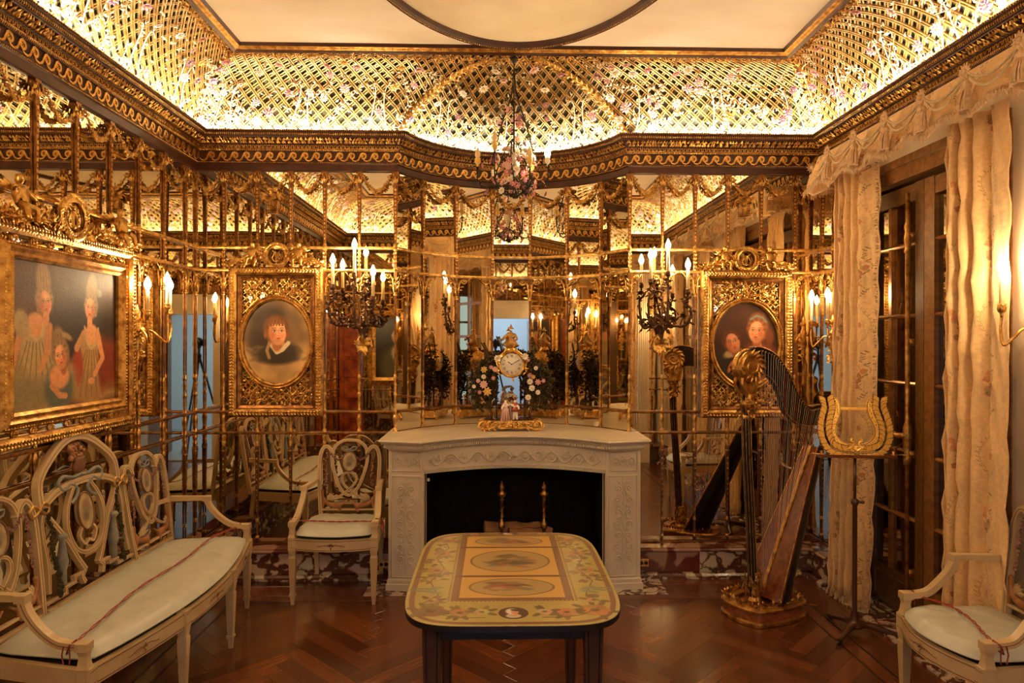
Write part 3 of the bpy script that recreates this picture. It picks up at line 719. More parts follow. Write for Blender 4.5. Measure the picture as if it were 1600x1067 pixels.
# ---- ceiling with painted clouds, square frame and oval moulding
CEIL = mat('cloud_painted_plaster', (.97, .92, .84), .8, 0, (.88, .79, .67), 1.3, detail=6, stretch=(1, 2.2, 1))
g = G(); g.box(fx0-.03, fx1+.03, fy0-.03, fy1+.03, ZF+.012, ZF+.06); g.box(XL-.1, XR+.1, YF-.1, YB+.7, ZF+.10, ZF+.14)
ceiling = ob('ceiling', g, CEIL, kind='structure')
g = G(); fp = [(fx0, fy0, 0), (fx0, fy1, 0), (fx1, fy1, 0), (fx1, fy0, 0)]
sec = [(-.012, ZF-.002), (-.004, ZF-.02), (.010, ZF-.028), (.022, ZF-.024), (.032, ZF-.018), (.062, ZF-.006), (.074, ZF+.012), (-.012, ZF+.02)]
def band(g, P, prof, mi_of):
    n = len(P)
    for i in range(len(prof)-1):
        (p0, z0), (p1, z1) = prof[i], prof[i+1]
        A = [(fx0+p0, fy0+p0), (fx0+p0, fy1-p0), (fx1-p0, fy1-p0), (fx1-p0, fy0+p0)]; B = [(fx0+p1, fy0+p1), (fx0+p1, fy1-p1), (fx1-p1, fy1-p1), (fx1-p1, fy0+p1)]
        g.add([(x, y, z0) for x, y in A]+[(x, y, z1) for x, y in B], [(k, (k+1) % 4, 4+(k+1) % 4, 4+k) for k in range(4)], mi_of(i))
band(g, fp, sec, lambda i: 1 if i == 4 else 0)
frame_trim = ob('trim_3', g, [BROWN, GOLD], kind='structure')
eg = G()
for (a, b) in (((fx0+.045, fy0), (fx0+.045, fy1)), ((fx0, fy1-.045), (fx1, fy1-.045)), ((fx1-.045, fy1), (fx1-.045, fy0)), ((fx1, fy0+.045), (fx0, fy0+.045))):
    for p, ang in resample([a, b], .016, .03): eg.ball((p.x, p.y, ZF-.011), .0062, 5, 0, 1, 1, .8)
ob('egg_band', eg, GOLD, frame_trim, kind='stuff')
OC, OA, OB = (.125, 2.64), .90, 1.60
def oval(a, b, n=96): return [(OC[0]+a*math.sin(2*PI*k/n), OC[1]+b*math.cos(2*PI*k/n)) for k in range(n)]
g = G(); pr = [(-.028, ZF+.012), (-.026, ZF-.012), (-.012, ZF-.026), (.0, ZF-.022), (.006, ZF-.022), (.018, ZF-.012), (.026, ZF+.012)]
for i in range(len(pr)-1):
    (p0, z0), (p1, z1) = pr[i], pr[i+1]; A = oval(OA-p0, OB-p0); B = oval(OA-p1, OB-p1)
    g.add([(x, y, z0) for x, y in A]+[(x, y, z1) for x, y in B], [(k, (k+1) % 96, 96+(k+1) % 96, 96+k) for k in range(96)], 0)
oval_trim = ob('trim_4', g, [BROWN], kind='structure', smooth=True)
eg = G()
for p, ang in resample(oval(OA-.002, OB-.002), .0145, 0, True): eg.ball((p.x, p.y, ZF-.024), .0045, 4)
ob('bead_band', eg, GOLD, oval_trim, kind='stuff')
OVP = mat('painted_oval_sky', (.92, .84, .68), .8, 0, (.76, .65, .48), 1.6, detail=6)
g = G(); P = oval(OA-.02, OB-.02); g.add([(x, y, ZF+.010) for x, y in P], [tuple(range(96))]); g.add([(x, y, ZF+.0125) for x, y in P], [tuple(range(96))])
ob('painted_panel', g, OVP, ceiling)

# ---- marble skirting
def slabs(name, runs, m2=None):
    g = G(); root = None
    for i, (a, b) in enumerate(runs):
        a, b = Vector(a), Vector(b); L = (b-a).length; t = (b-a)/L; ang = math.atan2(t.y, t.x); c = (a+b)/2
        if root is None:
            root = link(name, mesh(name, G_box_small(), BRECCIA), None, kind='structure')
        M = (c.x, c.y, 0)
        g = G(); g.box(-L/2+.001, L/2-.001, -.13, 0, .035, .172)
        ob('marble_slab', g, BRECCIAR if (m2 and i in m2) else BRECCIA, root, loc=M, rot=(0, 0, ang))
        g = G(); g.sweep([(-L/2, 0, 0), (L/2, 0, 0)], [(0, .0), (.175, .0), (.175, .022), (.160, .034), (0, .034)], (0, 0, 1)); ob('foot_slab', g, BRECCIA, root, loc=M, rot=(0, 0, ang))
        g = G(); g.sweep([(-L/2, 0, 0), (L/2, 0, 0)], [(0, .172), (.138, .172), (.150, .180), (.150, .188), (.138, .196), (.138, .203), (0, .204)], (0, 0, 1)); ob('cap_moulding', g, BRECCIAR, root, loc=M, rot=(0, 0, ang))
    return root
def G_box_small():
    g = G(); g.box(-.01, .01, -.01, .01, -.03, -.02); return g
slabs('baseboard_back', [((XL, YB), (-1.38, YB)), ((-1.38, YB), (-.70, YB)), ((.935, YB), (1.39, YB)), ((1.39, YB), (2.0, YB)), ((2.0, YB), (XR, YB))], (2,))
slabs('baseboard_left', [((XL, YF+.9*k), (XL, YF+.9*(k+1))) for k in range(4)]+[((XL, YF+3.6), (XL, YB))])
slabs('baseboard_right', [((XR, YB), (XR, 4.40)), ((XR, 2.90), (XR, 2.0)), ((XR, 2.0), (XR, 1.1)), ((XR, 1.1), (XR, YF))])
g = G(); g.box(2.12, 2.47, 2.90, 4.38, -.016, .012); ob('marble_threshold', g, BRECCIA, floor)
g = G(); g.box(-.83, 1.10, 4.305, 4.62, -.016, .003); ob('marble_hearth', g, BRECCIA, floor)

# ---- doorway behind the camera and the hall beyond, front window
HALLM = mat('hall_plaster', (.62, .66, .70), .6); HALLF = mat('hall_floor', (.30, .30, .32), .3)
g = G(); g.box(-1.6, 1.8, -2.9, YF-.16, -.06, -.001); hall_floor = ob('floor', g, HALLF, kind='structure')
g = G(); g.box(-1.6, 1.8, -2.98, -2.9, 0, 2.9); g.box(-1.68, -1.6, -2.98, YF-.16, 0, 2.9); g.box(1.8, 1.88, -2.98, YF-.16, 0, 2.9); g.box(-1.68, 1.88, -2.98, YF-.16, 2.9, 2.96)
ob('wall_hall', g, HALLM, kind='structure')
g = G()
for s in (DX0-.13, DX1): g.box(s, s+.13, YF-.16, YF+.03, 0, DZ)
g.box(DX0-.15, DX1+.15, YF-.16, YF+.04, DZ, DZ+.06); g.box(DX0-.14, DX1+.14, YF-.16, YF+.03, DZ+.06, DZ+.20); g.box(DX0-.18, DX1+.18, YF-.16, YF+.07, DZ+.20, DZ+.26)
door_2 = ob('door_2', g, WHITEM, kind='structure')
g = G(); g.box(DX1+.005, DX1+.045, -.42, YF-.16, .01, DZ-.02); ob('door_leaf', g, DOORW, door_2)
g = G()
for a, b in ((1.30, 1.335), (1.815, 1.85)): g.box(a, b, YF-.10, YF-.02, .5, 2.35)
for z in (.5, .96, 1.42, 1.88, 2.31): g.box(1.335, 1.815, YF-.09, YF-.04, z, z+.035)
g.box(1.56, 1.59, YF-.09, YF-.04, .5, 2.35)
window_1 = ob('window_1', g, DOORW, kind='structure')
SKYP = emis('daylit_glass', (.32, .55, .85), 1.6)
for a in (1.335, 1.59):
    for z in (.535, .995, 1.455, 1.915):
        gg = G(); gg.box(a, a+.225, YF-.075, YF-.065, z, z+.425 if z < 1.9 else 2.31); ob('window_pane', gg, SKYP, window_1)
# fluted pilasters either side of the window
for x in (1.19, 1.95):
    g = G(); g.bbox(x-.09, x+.09, YF-.01, YF+.03, 0, .25, .004)
    for k in range(6): g.lathe([(.013, .25), (.013, 2.5)], 8, Matrix.Translation((x-.065+k*.026, YF+.03, 0)))
    g.bbox(x-.10, x+.10, YF-.01, YF+.06, 2.5, 2.7, .01); ob('fluted_pilaster', g, PANEL, wall_front)
# dark glazed recess of the near window on the right wall
g = G(); g.box(XR-.015, XR+.02, 1.24, 2.06, .06, 2.62); window_2 = ob('window_2', g, DOORW, kind='structure')
for a in (1.32, 1.69):
    for k in range(5):
        gg = G(); gg.box(XR-.022, XR-.016, a, a+.30, .30+k*.46, .30+k*.46+.42); ob('window_pane', gg, DARKGLASS, window_2)
# red tortoiseshell pilaster at the front left corner
g = G(); g.box(-2.06, -1.76, YF+.0, YF+.06, .25, 1.95)
for k in range(6): g.bbox(-.12, .12, -.155, .155, 0, .02, .01, 0, Matrix.Translation((-1.91, YF+.06, .42+k*.27)) @ Matrix.Rotation(-PI/2, 4, 'X') @ Matrix.Scale(.75, 4))
ob('lacquer_panel', g, TORT, wall_front)

# ================================================================ THE THINGS
MXZ = Matrix.Rotation(PI/2, 4, 'X')       # (x, y, z) -> (x, -z, y): draw in x-z, thickness towards the viewer
def rinceau(g, x0, x1, zc, h, n, mp, r=.004, mi=0, leaf=True, seed=1, flip=1):
    """carved scrolling foliage: a wavy stem with a spiral and leaves in every bend; mp(x, z, d) places a point on the surface"""
    rr = random.Random(seed); L = (x1-x0)/n
    stem = [mp(x0+(x1-x0)*t/(8*n), zc+flip*h*.32*math.sin(PI*t/8), .004) for t in range(8*n+1)]
    g.tube(stem, r, 4, mi=mi)
    for k in range(n):
        s = flip*(1 if k % 2 == 0 else -1); cx = x0+L*(k+.5); cz = zc-s*h*.06
        pts = spiral(cx, cz, min(L, h)*.36, 1.2, PI*.1*s, -s, 11, .2)
        g.tube([mp(x, z, .005) for x, z in pts], [r*(1-.045*i) for i in range(len(pts))], 4, mi=mi)
        g.ball(mp(cx, cz, .003), r*2.2, 5, mi)
        if leaf:
            for q_ in range(7):
                a = rr.uniform(0, 2*PI); R_ = min(L, h)*.36; x, z = cx+R_*math.cos(a), cz+R_*math.sin(a)
                p = Vector(mp(x, z, .002)); p2 = Vector(mp(x+math.cos(a+.6)*.01, z+math.sin(a+.6)*.01, .006)); nn = Vector(mp(x, z, .01))-Vector(mp(x, z, 0))
                g.leaf(p, p2-p, nn, h*.24, h*.11, mi, .15)
def skin(name, pts, edges, m, parent, sub=1, **k):
    me = bpy.data.meshes.new(name); me.from_pydata([p[:3] for p in pts], edges, []); me.materials.append(m)
    o = link(name, me, parent, **k); mo = o.modifiers.new('skin', 'SKIN'); mo.use_smooth_shade = True
    sv = me.skin_vertices[0].data
    for i, p in enumerate(pts):
        sv[i].radius = (p[3], p[3]); sv[i].use_root = (i == 0)
    if sub: s = o.modifiers.new('sub', 'SUBSURF'); s.levels = sub; s.render_levels = sub
    return o
def bulb(parent, p, candle=.13, r=.011, lit=True, cup=None, lean=(0, 0)):
    # p = tip height centre of the bulb; candle below it, then a cup
    g = G(); g.lathe([(.003, -.028), (.010, -.024), (.0185, -.004), (.0175, .010), (.009, .032), (.001, .048)], 12)
    rot = (lean[0], lean[1], 0)
    M = Matrix.Translation(p) @ Matrix.Rotation(lean[0], 4, 'X') @ Matrix.Rotation(lean[1], 4, 'Y')
    b = ob('bulb', g, BULBM if lit else GLASSB, parent, True, loc=M.translation, rot=rot)
    g = G(); g.lathe([(r, -.03-candle), (r, -.032), (r*.6, -.028)], 10); ob('candle', g, WAX, parent, True, loc=M.translation, rot=rot)
    g = G(); z = -.03-candle
    g.lathe([(.004, z-.035), (.008, z-.03), (.006, z-.022), (.016, z-.012), (.019, z), (.015, z+.012), (.019, z+.018), (.012, z+.02)], 10); ob('cup', g, cup or GOLD, parent, True, loc=M.translation, rot=rot)
    return M @ Vector((0, 0, z-.035))

# ---- French door on the right wall
door = link('door_1', None, None, kind='structure')
g = G(); X = 2.36
g.box(X-.06, 2.47, 4.26, 4.38, 0, 2.64); g.box(X-.06, 2.47, 2.98, 3.08, 0, 2.64); g.box(X-.06, 2.47, 2.98, 4.38, 2.52, 2.64)
g.box(2.284, 2.48, 2.98, 4.38, 2.60, 2.645); g.box(2.284, 2.48, 4.345, 4.385, 0, 2.6); g.box(2.284, 2.48, 2.975, 3.01, 0, 2.6)
ob('door_frame', g, DOORW, door)
ZM = [2.16, 1.752, 1.363, .971, .591]
def leaf_(ya, yb, mid):
    g = G(); x0, x1 = X-.01, X+.05
    lf = G(); lf.bbox(-.03, .03, yb-.085, yb, .02, 2.50); lf.bbox(-.03, .03, ya, ya+.075, .02, 2.50); lf.box(-.027, .027, ya+.01, yb-.01, 2.40, 2.495); lf.box(-.027, .027, ya+.01, yb-.01, .025, .25)
    lf.sweep([(-.012, ya+.11, .06), (-.012, yb-.11, .06), (-.012, yb-.11, .21), (-.012, ya+.11, .21)], [(-.008, 0), (0, .022), (.008, 0)], (-1, 0, 0), True)
    l = ob('door_leaf', lf, DOORW, door, loc=(X+.02, 0, 0))
    mu = G()
    mu.bbox(-.022, .022, mid-.014, mid+.014, .25, 2.40)
    for z in ZM: mu.sweep([(0, ya+.07, z), (0, yb-.08, z)], [(-.014, -.022), (.014, -.022), (.010, .02), (0, .028), (-.010, .02)], (-1, 0, 0))
    ob('muntins', mu, mat('gilded_muntin', (.42, .20, .05), .3, .5, (.25, .10, .025), 30) if 'gilded_muntin' not in bpy.data.materials else bpy.data.materials['gilded_muntin'], l)
    zz = [.25]+ZM[::-1]+[2.40]
    for a, b in ((ya+.075, mid-.014), (mid+.014, yb-.085)):
        for z0, z1 in zip(zz, zz[1:]):
            g = G(); g.box(-.004, .004, -(b-a)/2, (b-a)/2, -(z1-z0)/2+.012, (z1-z0)/2-.012); ob('glass_pane', g, DARKGLASS, l, loc=(0, (a+b)/2, (z0+z1)/2), rot=(0, R.uniform(-.003, .003), R.uniform(-.003, .003)))
leaf_(3.70, 4.285, 4.035); leaf_(3.08, 3.695, 3.40)
g = G(); M = Matrix.Translation((X-.045, 3.79, 0))
g.lathe([(.012, .05), (.012, .90), (.020, .91), (.022, .96), (.014, .98), (.024, 1.02), (.024, 1.12), (.013, 1.15), (.012, 2.1), (.02, 2.11), (.014, 2.13), (.022, 2.18), (.014, 2.22), (.02, 2.25), (.012, 2.28), (.012, 2.44)], 10, M)
for z in (.3, .97, 1.6, 2.2): g.box(X-.04, X, 3.775, 3.805, z-.02, z+.02)
g.tube([(X-.05, 3.79, 1.07), (X-.09, 3.82, 1.075), (X-.10, 3.90, 1.09), (X-.09, 3.96, 1.12)], [.02, .018, .013, .017], 8); g.ball((X-.09, 3.96, 1.12), .022, 8)
g.tube([(X-.05, 3.80, 1.04), (X-.08, 3.85, .99), (X-.07, 3.87, .95)], .006, 6)
ob('bolt_handle', g, GOLDD, door, True)

# ---- fireplace
FCX = .125
mantel = thing('fireplace', 'white marble fireplace with carved scrollwork under the clock', 'fireplace', (FCX, 4.40, 0))
JW0, JW1 = .585, .815      # jamb inner and outer half widths
for s in (-1, 1):
    g = G(); a, b = sorted((s*JW0, s*JW1))
    M = Matrix.Translation((s*(JW0+JW1)/2, 0, 0)) @ Matrix.Rotation(s*.10, 4, 'Z')
    w = (JW1-JW0)/2
    g.bbox(-w-.012, w+.012, -.022, .09, 0, .045, .004, 0, M); g.bbox(-w-.006, w+.006, -.014, .09, .045, .075, .008, 0, M)
    g.bbox(-w, w, 0, .09, .075, .90, .001, 0, M)
    j = ob('jamb', g, WHITEM, mantel)
    g = G()
    for (z0, z1) in ((.085, .735), (.765, .885)):
        g.sweep([M @ Vector(p) for p in ((-w+.022, -.001, z0), (w-.022, -.001, z0), (w-.022, -.001, z1), (-w+.022, -.001, z1))], [(-.005, 0), (-.002, .006), (.003, .003), (.005, 0)], (0, -1, 0), True)
    mp = lambda x, z, d: tuple(M @ Vector((x, -.001-d, z)))
    rinceau(g, -w+.035, w-.035, .825, .085, 3, mp, .0045, seed=3)
    for q_ in (-1, 1):
        for k in range(7):
            z = .20+k*.075
            g.tube([mp(*p, .002) for p in spiral(q_*.037, z, .030, 1.1, -PI/2, q_*(1 if k % 2 else -1), 9, .2)], .0048, 4)
            g.leaf(mp(q_*.012, z+.03, 0), (q_*.8, -.1, .7), (0, -1, 0), .04, .016); g.leaf(mp(q_*.03, z-.03, 0), (q_*.5, -.1, -.7), (0, -1, 0), .03, .014)
            g.ball(mp(q_*.037, z, .003), .0085, 5)
    g.tube([mp(.004*math.sin(k), .10+k*.035, .002) for k in range(19)], .003, 4)
    for k in range(9): g.ball(mp(0, .17+k*.065, .003), .008, 6, 0, 1, .6, 1.4)
    ob('carved_relief', g, WHITEM, j, kind='stuff')
    g = G()
    for k in range(46): g.ball(M @ Vector((-s*(w-.006), -.002, .09+k*.0142)), .0045, 4)
    ob('bead_edge', g, WHITEM, j, kind='stuff')
def fcurve(x, e, c, n=1): return e+(c-e)*max(0, math.cos(PI/2*x/.58))**.9
# frieze follows a hollow curve between the jambs
g = G(); fr = [(-.585+1.17*k/28, 0) for k in range(29)]; fr = [(x, fcurve(x, -.005, .20)) for x, _ in fr]
g.sweep([(x, y, 0) for x, y in fr], [(0, .748), (-.26, .748), (-.26, .90), (0, .90)], (0, 0, 1)); g2 = ob('frieze', g, WHITEM, mantel, True); smooth_by(g2)
g = G()
def fmp(x, z, d):
    y = fcurve(x, -.005, .20); return (x, y-.001-d, z)
rinceau(g, .03, .55, .83, .10, 6, fmp, .0062, seed=5); rinceau(g, -.03, -.55, .83, .10, 6, fmp, .0062, seed=6)
for k in range(9): a = PI*k/8; g.leaf(fmp(0, .81, 0), (math.cos(a), -.2, math.sin(a)), (0, -1, 0), .055, .018)
ob('carved_relief', g, WHITEM, g2, kind='stuff')
g = G()
for k in range(84): x = -.575+1.15*k/83; g.ball((x, fcurve(x, -.005, .20)-.003, .757), .0048, 4)
for k in range(29-1):
    x = fr[k][0]
g.sweep([(x, y-.002, 0) for x, y in fr], [(0, .768), (.006, .770), (.006, .776), (0, .778)], (0, 0, 1))
ob('bead_edge', g, WHITEM, g2, kind='stuff')
# shelf: plan outline, moulded edge, dentils
sh = [(-.865, -.05), (-.585, -.125)]+[(x, -.125+(.19+.125)*max(0, math.cos(PI/2*x/.585))**.85*.92) for x in np.linspace(-.56, .56, 29)]+[(.585, -.125), (.865, -.05)]
g = G(); bk = [(.81, .345)]+[(BXC-FCX+(BR-.012)*math.sin(a), BYC-4.40+(BR-.012)*math.cos(a)) for a in np.linspace(BA, -BA, 15)]+[(-.81, .345)]
outl = sh+[(.865, .345)]+bk+[(-.865, .345)]
g.poly(outl, .958, .975); shelf = ob('mantel_shelf', g, WHITEM, mantel)
g = G()
g.sweep([(x, y, 0) for x, y in [(-.865, .34)]+sh+[(.865, .34)]], [(-.004, .974), (.004, .970), (.006, .963), (-.004, .957), (-.012, .950), (-.022, .945), (-.036, .935), (-.040, .915), (-.052, .905), (-.060, .898), (-.20, .898), (-.20, .96)], (0, 0, 1), caps=True)
me_ = ob('shelf_moulding', g, WHITEM, shelf)
g = G()
for p, ang in resample([(-.82, .30)]+[(x*.965, y+.040) for x, y in sh]+[(.82, .30)], .0155, .0): g.box(-.005, .005, -.010, .004, .917, .930, 0, Matrix.Translation((p.x, p.y, 0)) @ Matrix.Rotation(ang, 4, 'Z'))
for p, ang in resample([(-.85, .30)]+[(x*.985, y+.018) for x, y in sh]+[(.85, .30)], .011, .0): g.ball((p.x, p.y, .944), .004, 4)
ob('dentils', g, WHITEM, shelf, kind='stuff')
g = G()   # firebox
g.box(-.60, -.580, .022, .62, 0, .745); g.box(.580, .60, .022, .62, 0, .745); g.box(-.6, .6, .02, .26, .735, .747) if False else None; g.box(-.60, .60, .60, .64, 0, .95); g.box(-.6, .6, .24, .64, .88, .93); g.box(-.60, .60, 0, .62, -.01, .006)
g.box(-.81, .81, .225, .34, 0, .745) if False else None
ob('firebox', g, SOOT, mantel)
g = G(); g.box(-.812, -.60, .07, .36, .0, .90); g.box(.60, .812, .07, .36, 0, .90); g.box(-.60, .60, .34, .36, .85, .957); ob('surround_return', g, WHITEM, mantel)
tg = G(); tg.box(-.008, .008, -.001, .001, -.01, .01); ob('paper_tag', tg, PORC[0], mantel, loc=(-.562, .055, .70))
# andirons and logs
def andiron(x, label):
    t = thing('andiron', label, 'andiron', (x, 4.70, .006), 0, 'andirons in the fireplace')
    g = G(); g.lathe([(.012, .10), (.016, .13), (.010, .15), (.012, .30), (.022, .31), (.024, .34), (.012, .36), (.009, .40), (.010, .50), (.018, .505), (.010, .52), (.03, .535), (.033, .55), (.012, .565), (.02, .58), (.018, .60), (.008, .615), (.001, .64)], 12)
    pts = [(.014*math.cos(k*.9), .014*math.sin(k*.9), .16+k*.0085) for k in range(39)]; g.tube(pts, .0035, 4); ob('shaft', g, GOLDD, t, True)
    for s in (-1, 1):
        g = G(); g.tube([(0, 0, .13), (s*.04, -.01, .12), (s*.075, -.015, .06), (s*.085, -.02, .012), (s*.10, -.02, .008)], [.012, .011, .010, .011, .012], 8); ob('foot', g, IRON, t, True)
    g = G(); g.bbox(-.012, .012, 0, .26, .09, .115); g.bbox(-.012, .012, .24, .26, 0, .1); ob('log_bar', g, IRON, t)
andiron(.042, 'left of two iron andirons with flame finials in the firebox'); andiron(.333, 'right of two iron andirons with flame finials in the firebox')
for i, (x, y, z, rz, L, r, lab) in enumerate(((.17, 4.80, .168, .04, .46, .055, 'lowest split log lying behind the andirons'), (.13, 4.85, .275, -.06, .42, .052, 'squared split log on top of the pile behind the andirons'), (.24, 4.755, .266, .10, .30, .04, 'rough bark-edged log at the front of the top row'))):
    g = G(); n = 7; P = [(x_*L/8, .006*math.sin(x_*2+i), .006*math.cos(x_*1.7+i)) for x_ in range(-4, 5)]
    sec = [(r*(1+.12*math.sin(k*2.1+i))*math.cos(2*PI*k/n), r*(.8+.15*math.cos(k*1.7+i))*math.sin(2*PI*k/n)) for k in range(n)]
    g.sweep(P, sec); o = ob('firewood_log', g, LOGW, loc=(x, y, z), rot=(.3*i, 0, rz), label=lab, category='log', group='firewood in the fireplace')

# ---- cherub figure used on the frames
CH_P = [(0, 0, .06, .020), (0, -.004, .085, .022), (0, -.002, .108, .019), (0, 0, .122, .009), (.002, -.004, .142, .017), (.003, -.006, .158, .013),
        (.024, -.006, .112, .011), (.044, -.016, .098, .008), (.052, -.028, .112, .006), (-.024, -.004, .112, .011), (-.042, -.010, .092, .008), (-.062, -.014, .086, .006),
        (.014, -.018, .055, .015), (.024, -.044, .052, .012), (.026, -.046, .022, .009), (.028, -.056, .010, .007), (-.014, -.018, .055, .015), (-.030, -.040, .048, .012), (-.022, -.044, .016, .009), (-.022, -.056, .004, .007)]
CH_E = [(0, 1), (1, 2), (2, 3), (3, 4), (4, 5), (2, 6), (6, 7), (7, 8), (2, 9), (9, 10), (10, 11), (0, 12), (12, 13), (13, 14), (14, 15), (0, 16), (16, 17), (17, 18), (18, 19)]
def cherub(parent, loc, s=1, mirror=1):
    pts = [(p[0]*mirror, p[1], p[2], p[3]) for p in CH_P]
    o = skin('cherub', pts, CH_E, GOLD, parent, 1, loc=loc, scale=(s, s, s))
    g = G()
    for q_ in (-1, 1):
        for k in range(4): g.leaf((q_*.01, .012, .105), (q_*(1-.15*k), .3, .2+.35*k), (0, -1, 0), .055-.006*k, .02, 0, .1)
    ob('wing', g, GOLD, o)
def wreath(g, cx, cz, r, y=-.03, mi=0, lyre=True):
    for k in range(44):
        a = 2*PI*k/44
        for q_ in (-1, 1): g.leaf((cx+r*math.cos(a), y, cz+r*math.sin(a)), (-math.sin(a)+q_*.5*math.cos(a), -.35, math.cos(a)+q_*.5*math.sin(a)), (0, -1, 0), r*.5, r*.30, mi, .3)
    g.tube([(cx+r*math.cos(2*PI*k/24), y+.004, cz+r*math.sin(2*PI*k/24)) for k in range(24)], r*.15, 6, True, mi)
    if lyre:
        for q_ in (-1, 1): g.tube([(cx+q_*r*x, y, cz+r*z) for x, z in ((0, -.55), (.3, -.5), (.42, -.2), (.25, .1), (.2, .35), (.38, .5))], r*.07, 5, False, mi)
        for q_ in (-.1, 0, .1): g.tube([(cx+q_*r, y, cz-.45*r), (cx+q_*r, y, cz+.35*r)], r*.025, 4, False, mi)
        g.ball((cx, y, cz-.5*r), r*.16, 6, mi)
def ovalp(rx, rz, n=56, y=0): return [(rx*math.cos(2*PI*k/n), y, rz*math.sin(2*PI*k/n)) for k in range(n)]
BEADM = GOLD
def oval_frame(cx, cz, label, img):
    t = thing('framed_portrait', label, 'painting', (cx, 4.745, cz), 0, 'oval portraits in gilt frames')
    hw, hh = .323, .515
    g = G(); rect = lambda w, h: [(-w, 0, -h), (w, 0, -h), (w, 0, h), (-w, 0, h)]
    g.sweep([(x, -.02, z) for x, y, z in rect(hw-.03, hh-.03)], [(-.028, -.02), (-.028, .030), (-.012, .044), (.014, .040), (.026, .026), (.028, -.02)], (0, -1, 0), True)
    om = ob('outer_moulding', g, GOLDD, t)
    g = G()
    for p, ang in ((Vector(a), b) for a, b in [((x, z), an) for (x0, z0, x1, z1, an) in ((-hw+.03, -hh+.03, hw-.03, -hh+.03, 0), (hw-.03, -hh+.03, hw-.03, hh-.03, PI/2), (hw-.03, hh-.03, -hw+.03, hh-.03, PI), (-hw+.03, hh-.03, -hw+.03, -hh+.03, -PI/2)) for k in range(int(math.hypot(x1-x0, z1-z0)/.021)) for x, z in [(x0+(x1-x0)*(k+.5)/int(math.hypot(x1-x0, z1-z0)/.021), z0+(z1-z0)*(k+.5)/int(math.hypot(x1-x0, z1-z0)/.021))]]):
        for q_ in (-1, 1):
            d = Vector((math.cos(ang)*.8-q_*math.sin(ang), -.1, math.sin(ang)*.8+q_*math.cos(ang))); g.leaf((p.x, -.062, p.y), d, (0, -1, 0), .024, .016, 0, .2)
        g.ball((p.x, -.062, p.y), .005, 4)
    ob('leaf_carving', g, GOLD, om, kind='stuff')
    g = G(); g.sweep([(x, -.02, z) for x, y, z in rect(hw-.075, hh-.075)], [(-.020, -.01), (-.018, .016), (-.006, .012), (.004, .018), (.012, .022), (.018, .01), (.018, -.01)], (0, -1, 0), True); ob('inner_moulding', g, UMBERG, t)
    # pierced fretwork: diagonal lattice with foliage, cut away inside the oval
    iw, ih = hw-.092, hh-.092; g = G(); st = .030
    inside = lambda x, z: abs(x) < iw and abs(z) < ih and (x/.262)**2+(z/.322)**2 > 1
    for sgn in (1, -1):
        for k in range(-30, 31):
            run = []
            for j in range(-60, 61):
                u = j*.012; x, z = k*st*.7071*1.0+u*.7071, sgn*(-k*st*.7071+u*.7071)
                if inside(x, z): run.append((x, -.018-.002*sgn, z))
                elif len(run) > 1: g.sweep(run, [(-.0032, 0), (-.002, .006), (.002, .006), (.0032, 0)], (0, -1, 0)); run = []
                else: run = []
            if len(run) > 1: g.sweep(run, [(-.0032, 0), (-.002, .006), (.002, .006), (.0032, 0)], (0, -1, 0))
    rr = random.Random(4)
    mp = lambda x, z, d: (x, -.026-d, z)
    for q_ in (-1, 1):
        for zz in (-1, 1):
            for (x, z, r, tr) in ((.075, .375, .042, 1.3), (.155, .385, .034, 1.2), (.205, .36, .026, 1.2), (.20, .30, .028, 1.1), (.212, .235, .018, 1), (.035, .345, .02, 1), (.12, .335, .022, 1)):
                pts = spiral(q_*x, zz*z, r, tr, rr.uniform(0, 6), q_*zz, 12, .2); g.tube([mp(a, b, 0) for a, b in pts], .0042, 4)
                for j in range(12):
                    a = rr.uniform(0, 2*PI); px, pz = q_*x+r*math.cos(a), zz*z+r*math.sin(a)
                    g.leaf(mp(px, pz, .002), (math.cos(a+.7), -.3, math.sin(a+.7)), (0, -1, 0), r*.85, r*.4, 0, .2)
        for k in range(5): g.leaf(mp(0, q_*(.325+.02*k), 0), (rr.uniform(-.4, .4), -.2, q_), (0, -1, 0), .04, .022)
        g.tube([mp(0, q_*.325, 0), mp(0, q_*.415, 0)], .007, 5)
    ob('fretwork', g, GOLD, t, kind='stuff')
    g = G(); g.sweep(ovalp(.246, .305, 64, -.025), [(-.024, -.01), (-.020, .012), (-.008, .020), (.002, .014), (.010, .020), (.018, .012), (.020, -.01)], (0, -1, 0), True)
    ov = ob('oval_moulding', g, GOLDD, t); smooth_by(ov)
    g = G()
    for p in ovalp(.258, .317, 110, -.044): g.ball(p, .0055, 4)
    for p in ovalp(.237, .296, 110, -.044): g.ball(p, .0038, 4)
    ob('bead_edge', g, GOLD, ov, kind='stuff')
    g = G(); P = ovalp(.238, .296, 64, -.022); g.add(P+[(x, -.016, z) for x, y, z in P], [tuple(range(64)), tuple(range(127, 63, -1))]+[(i, (i+1) % 64, 64+(i+1) % 64, 64+i) for i in range(64)])
    ob('canvas', g, painted('portrait', img, .55, .05), t, uvf=lambda c: (c.x/.48+.5, c.z/.60+.5))
    g = G(); wreath(g, 0, hh+.075, .072, -.03)
    w_ = ob('wreath', g, GOLD, t)
    g = G()
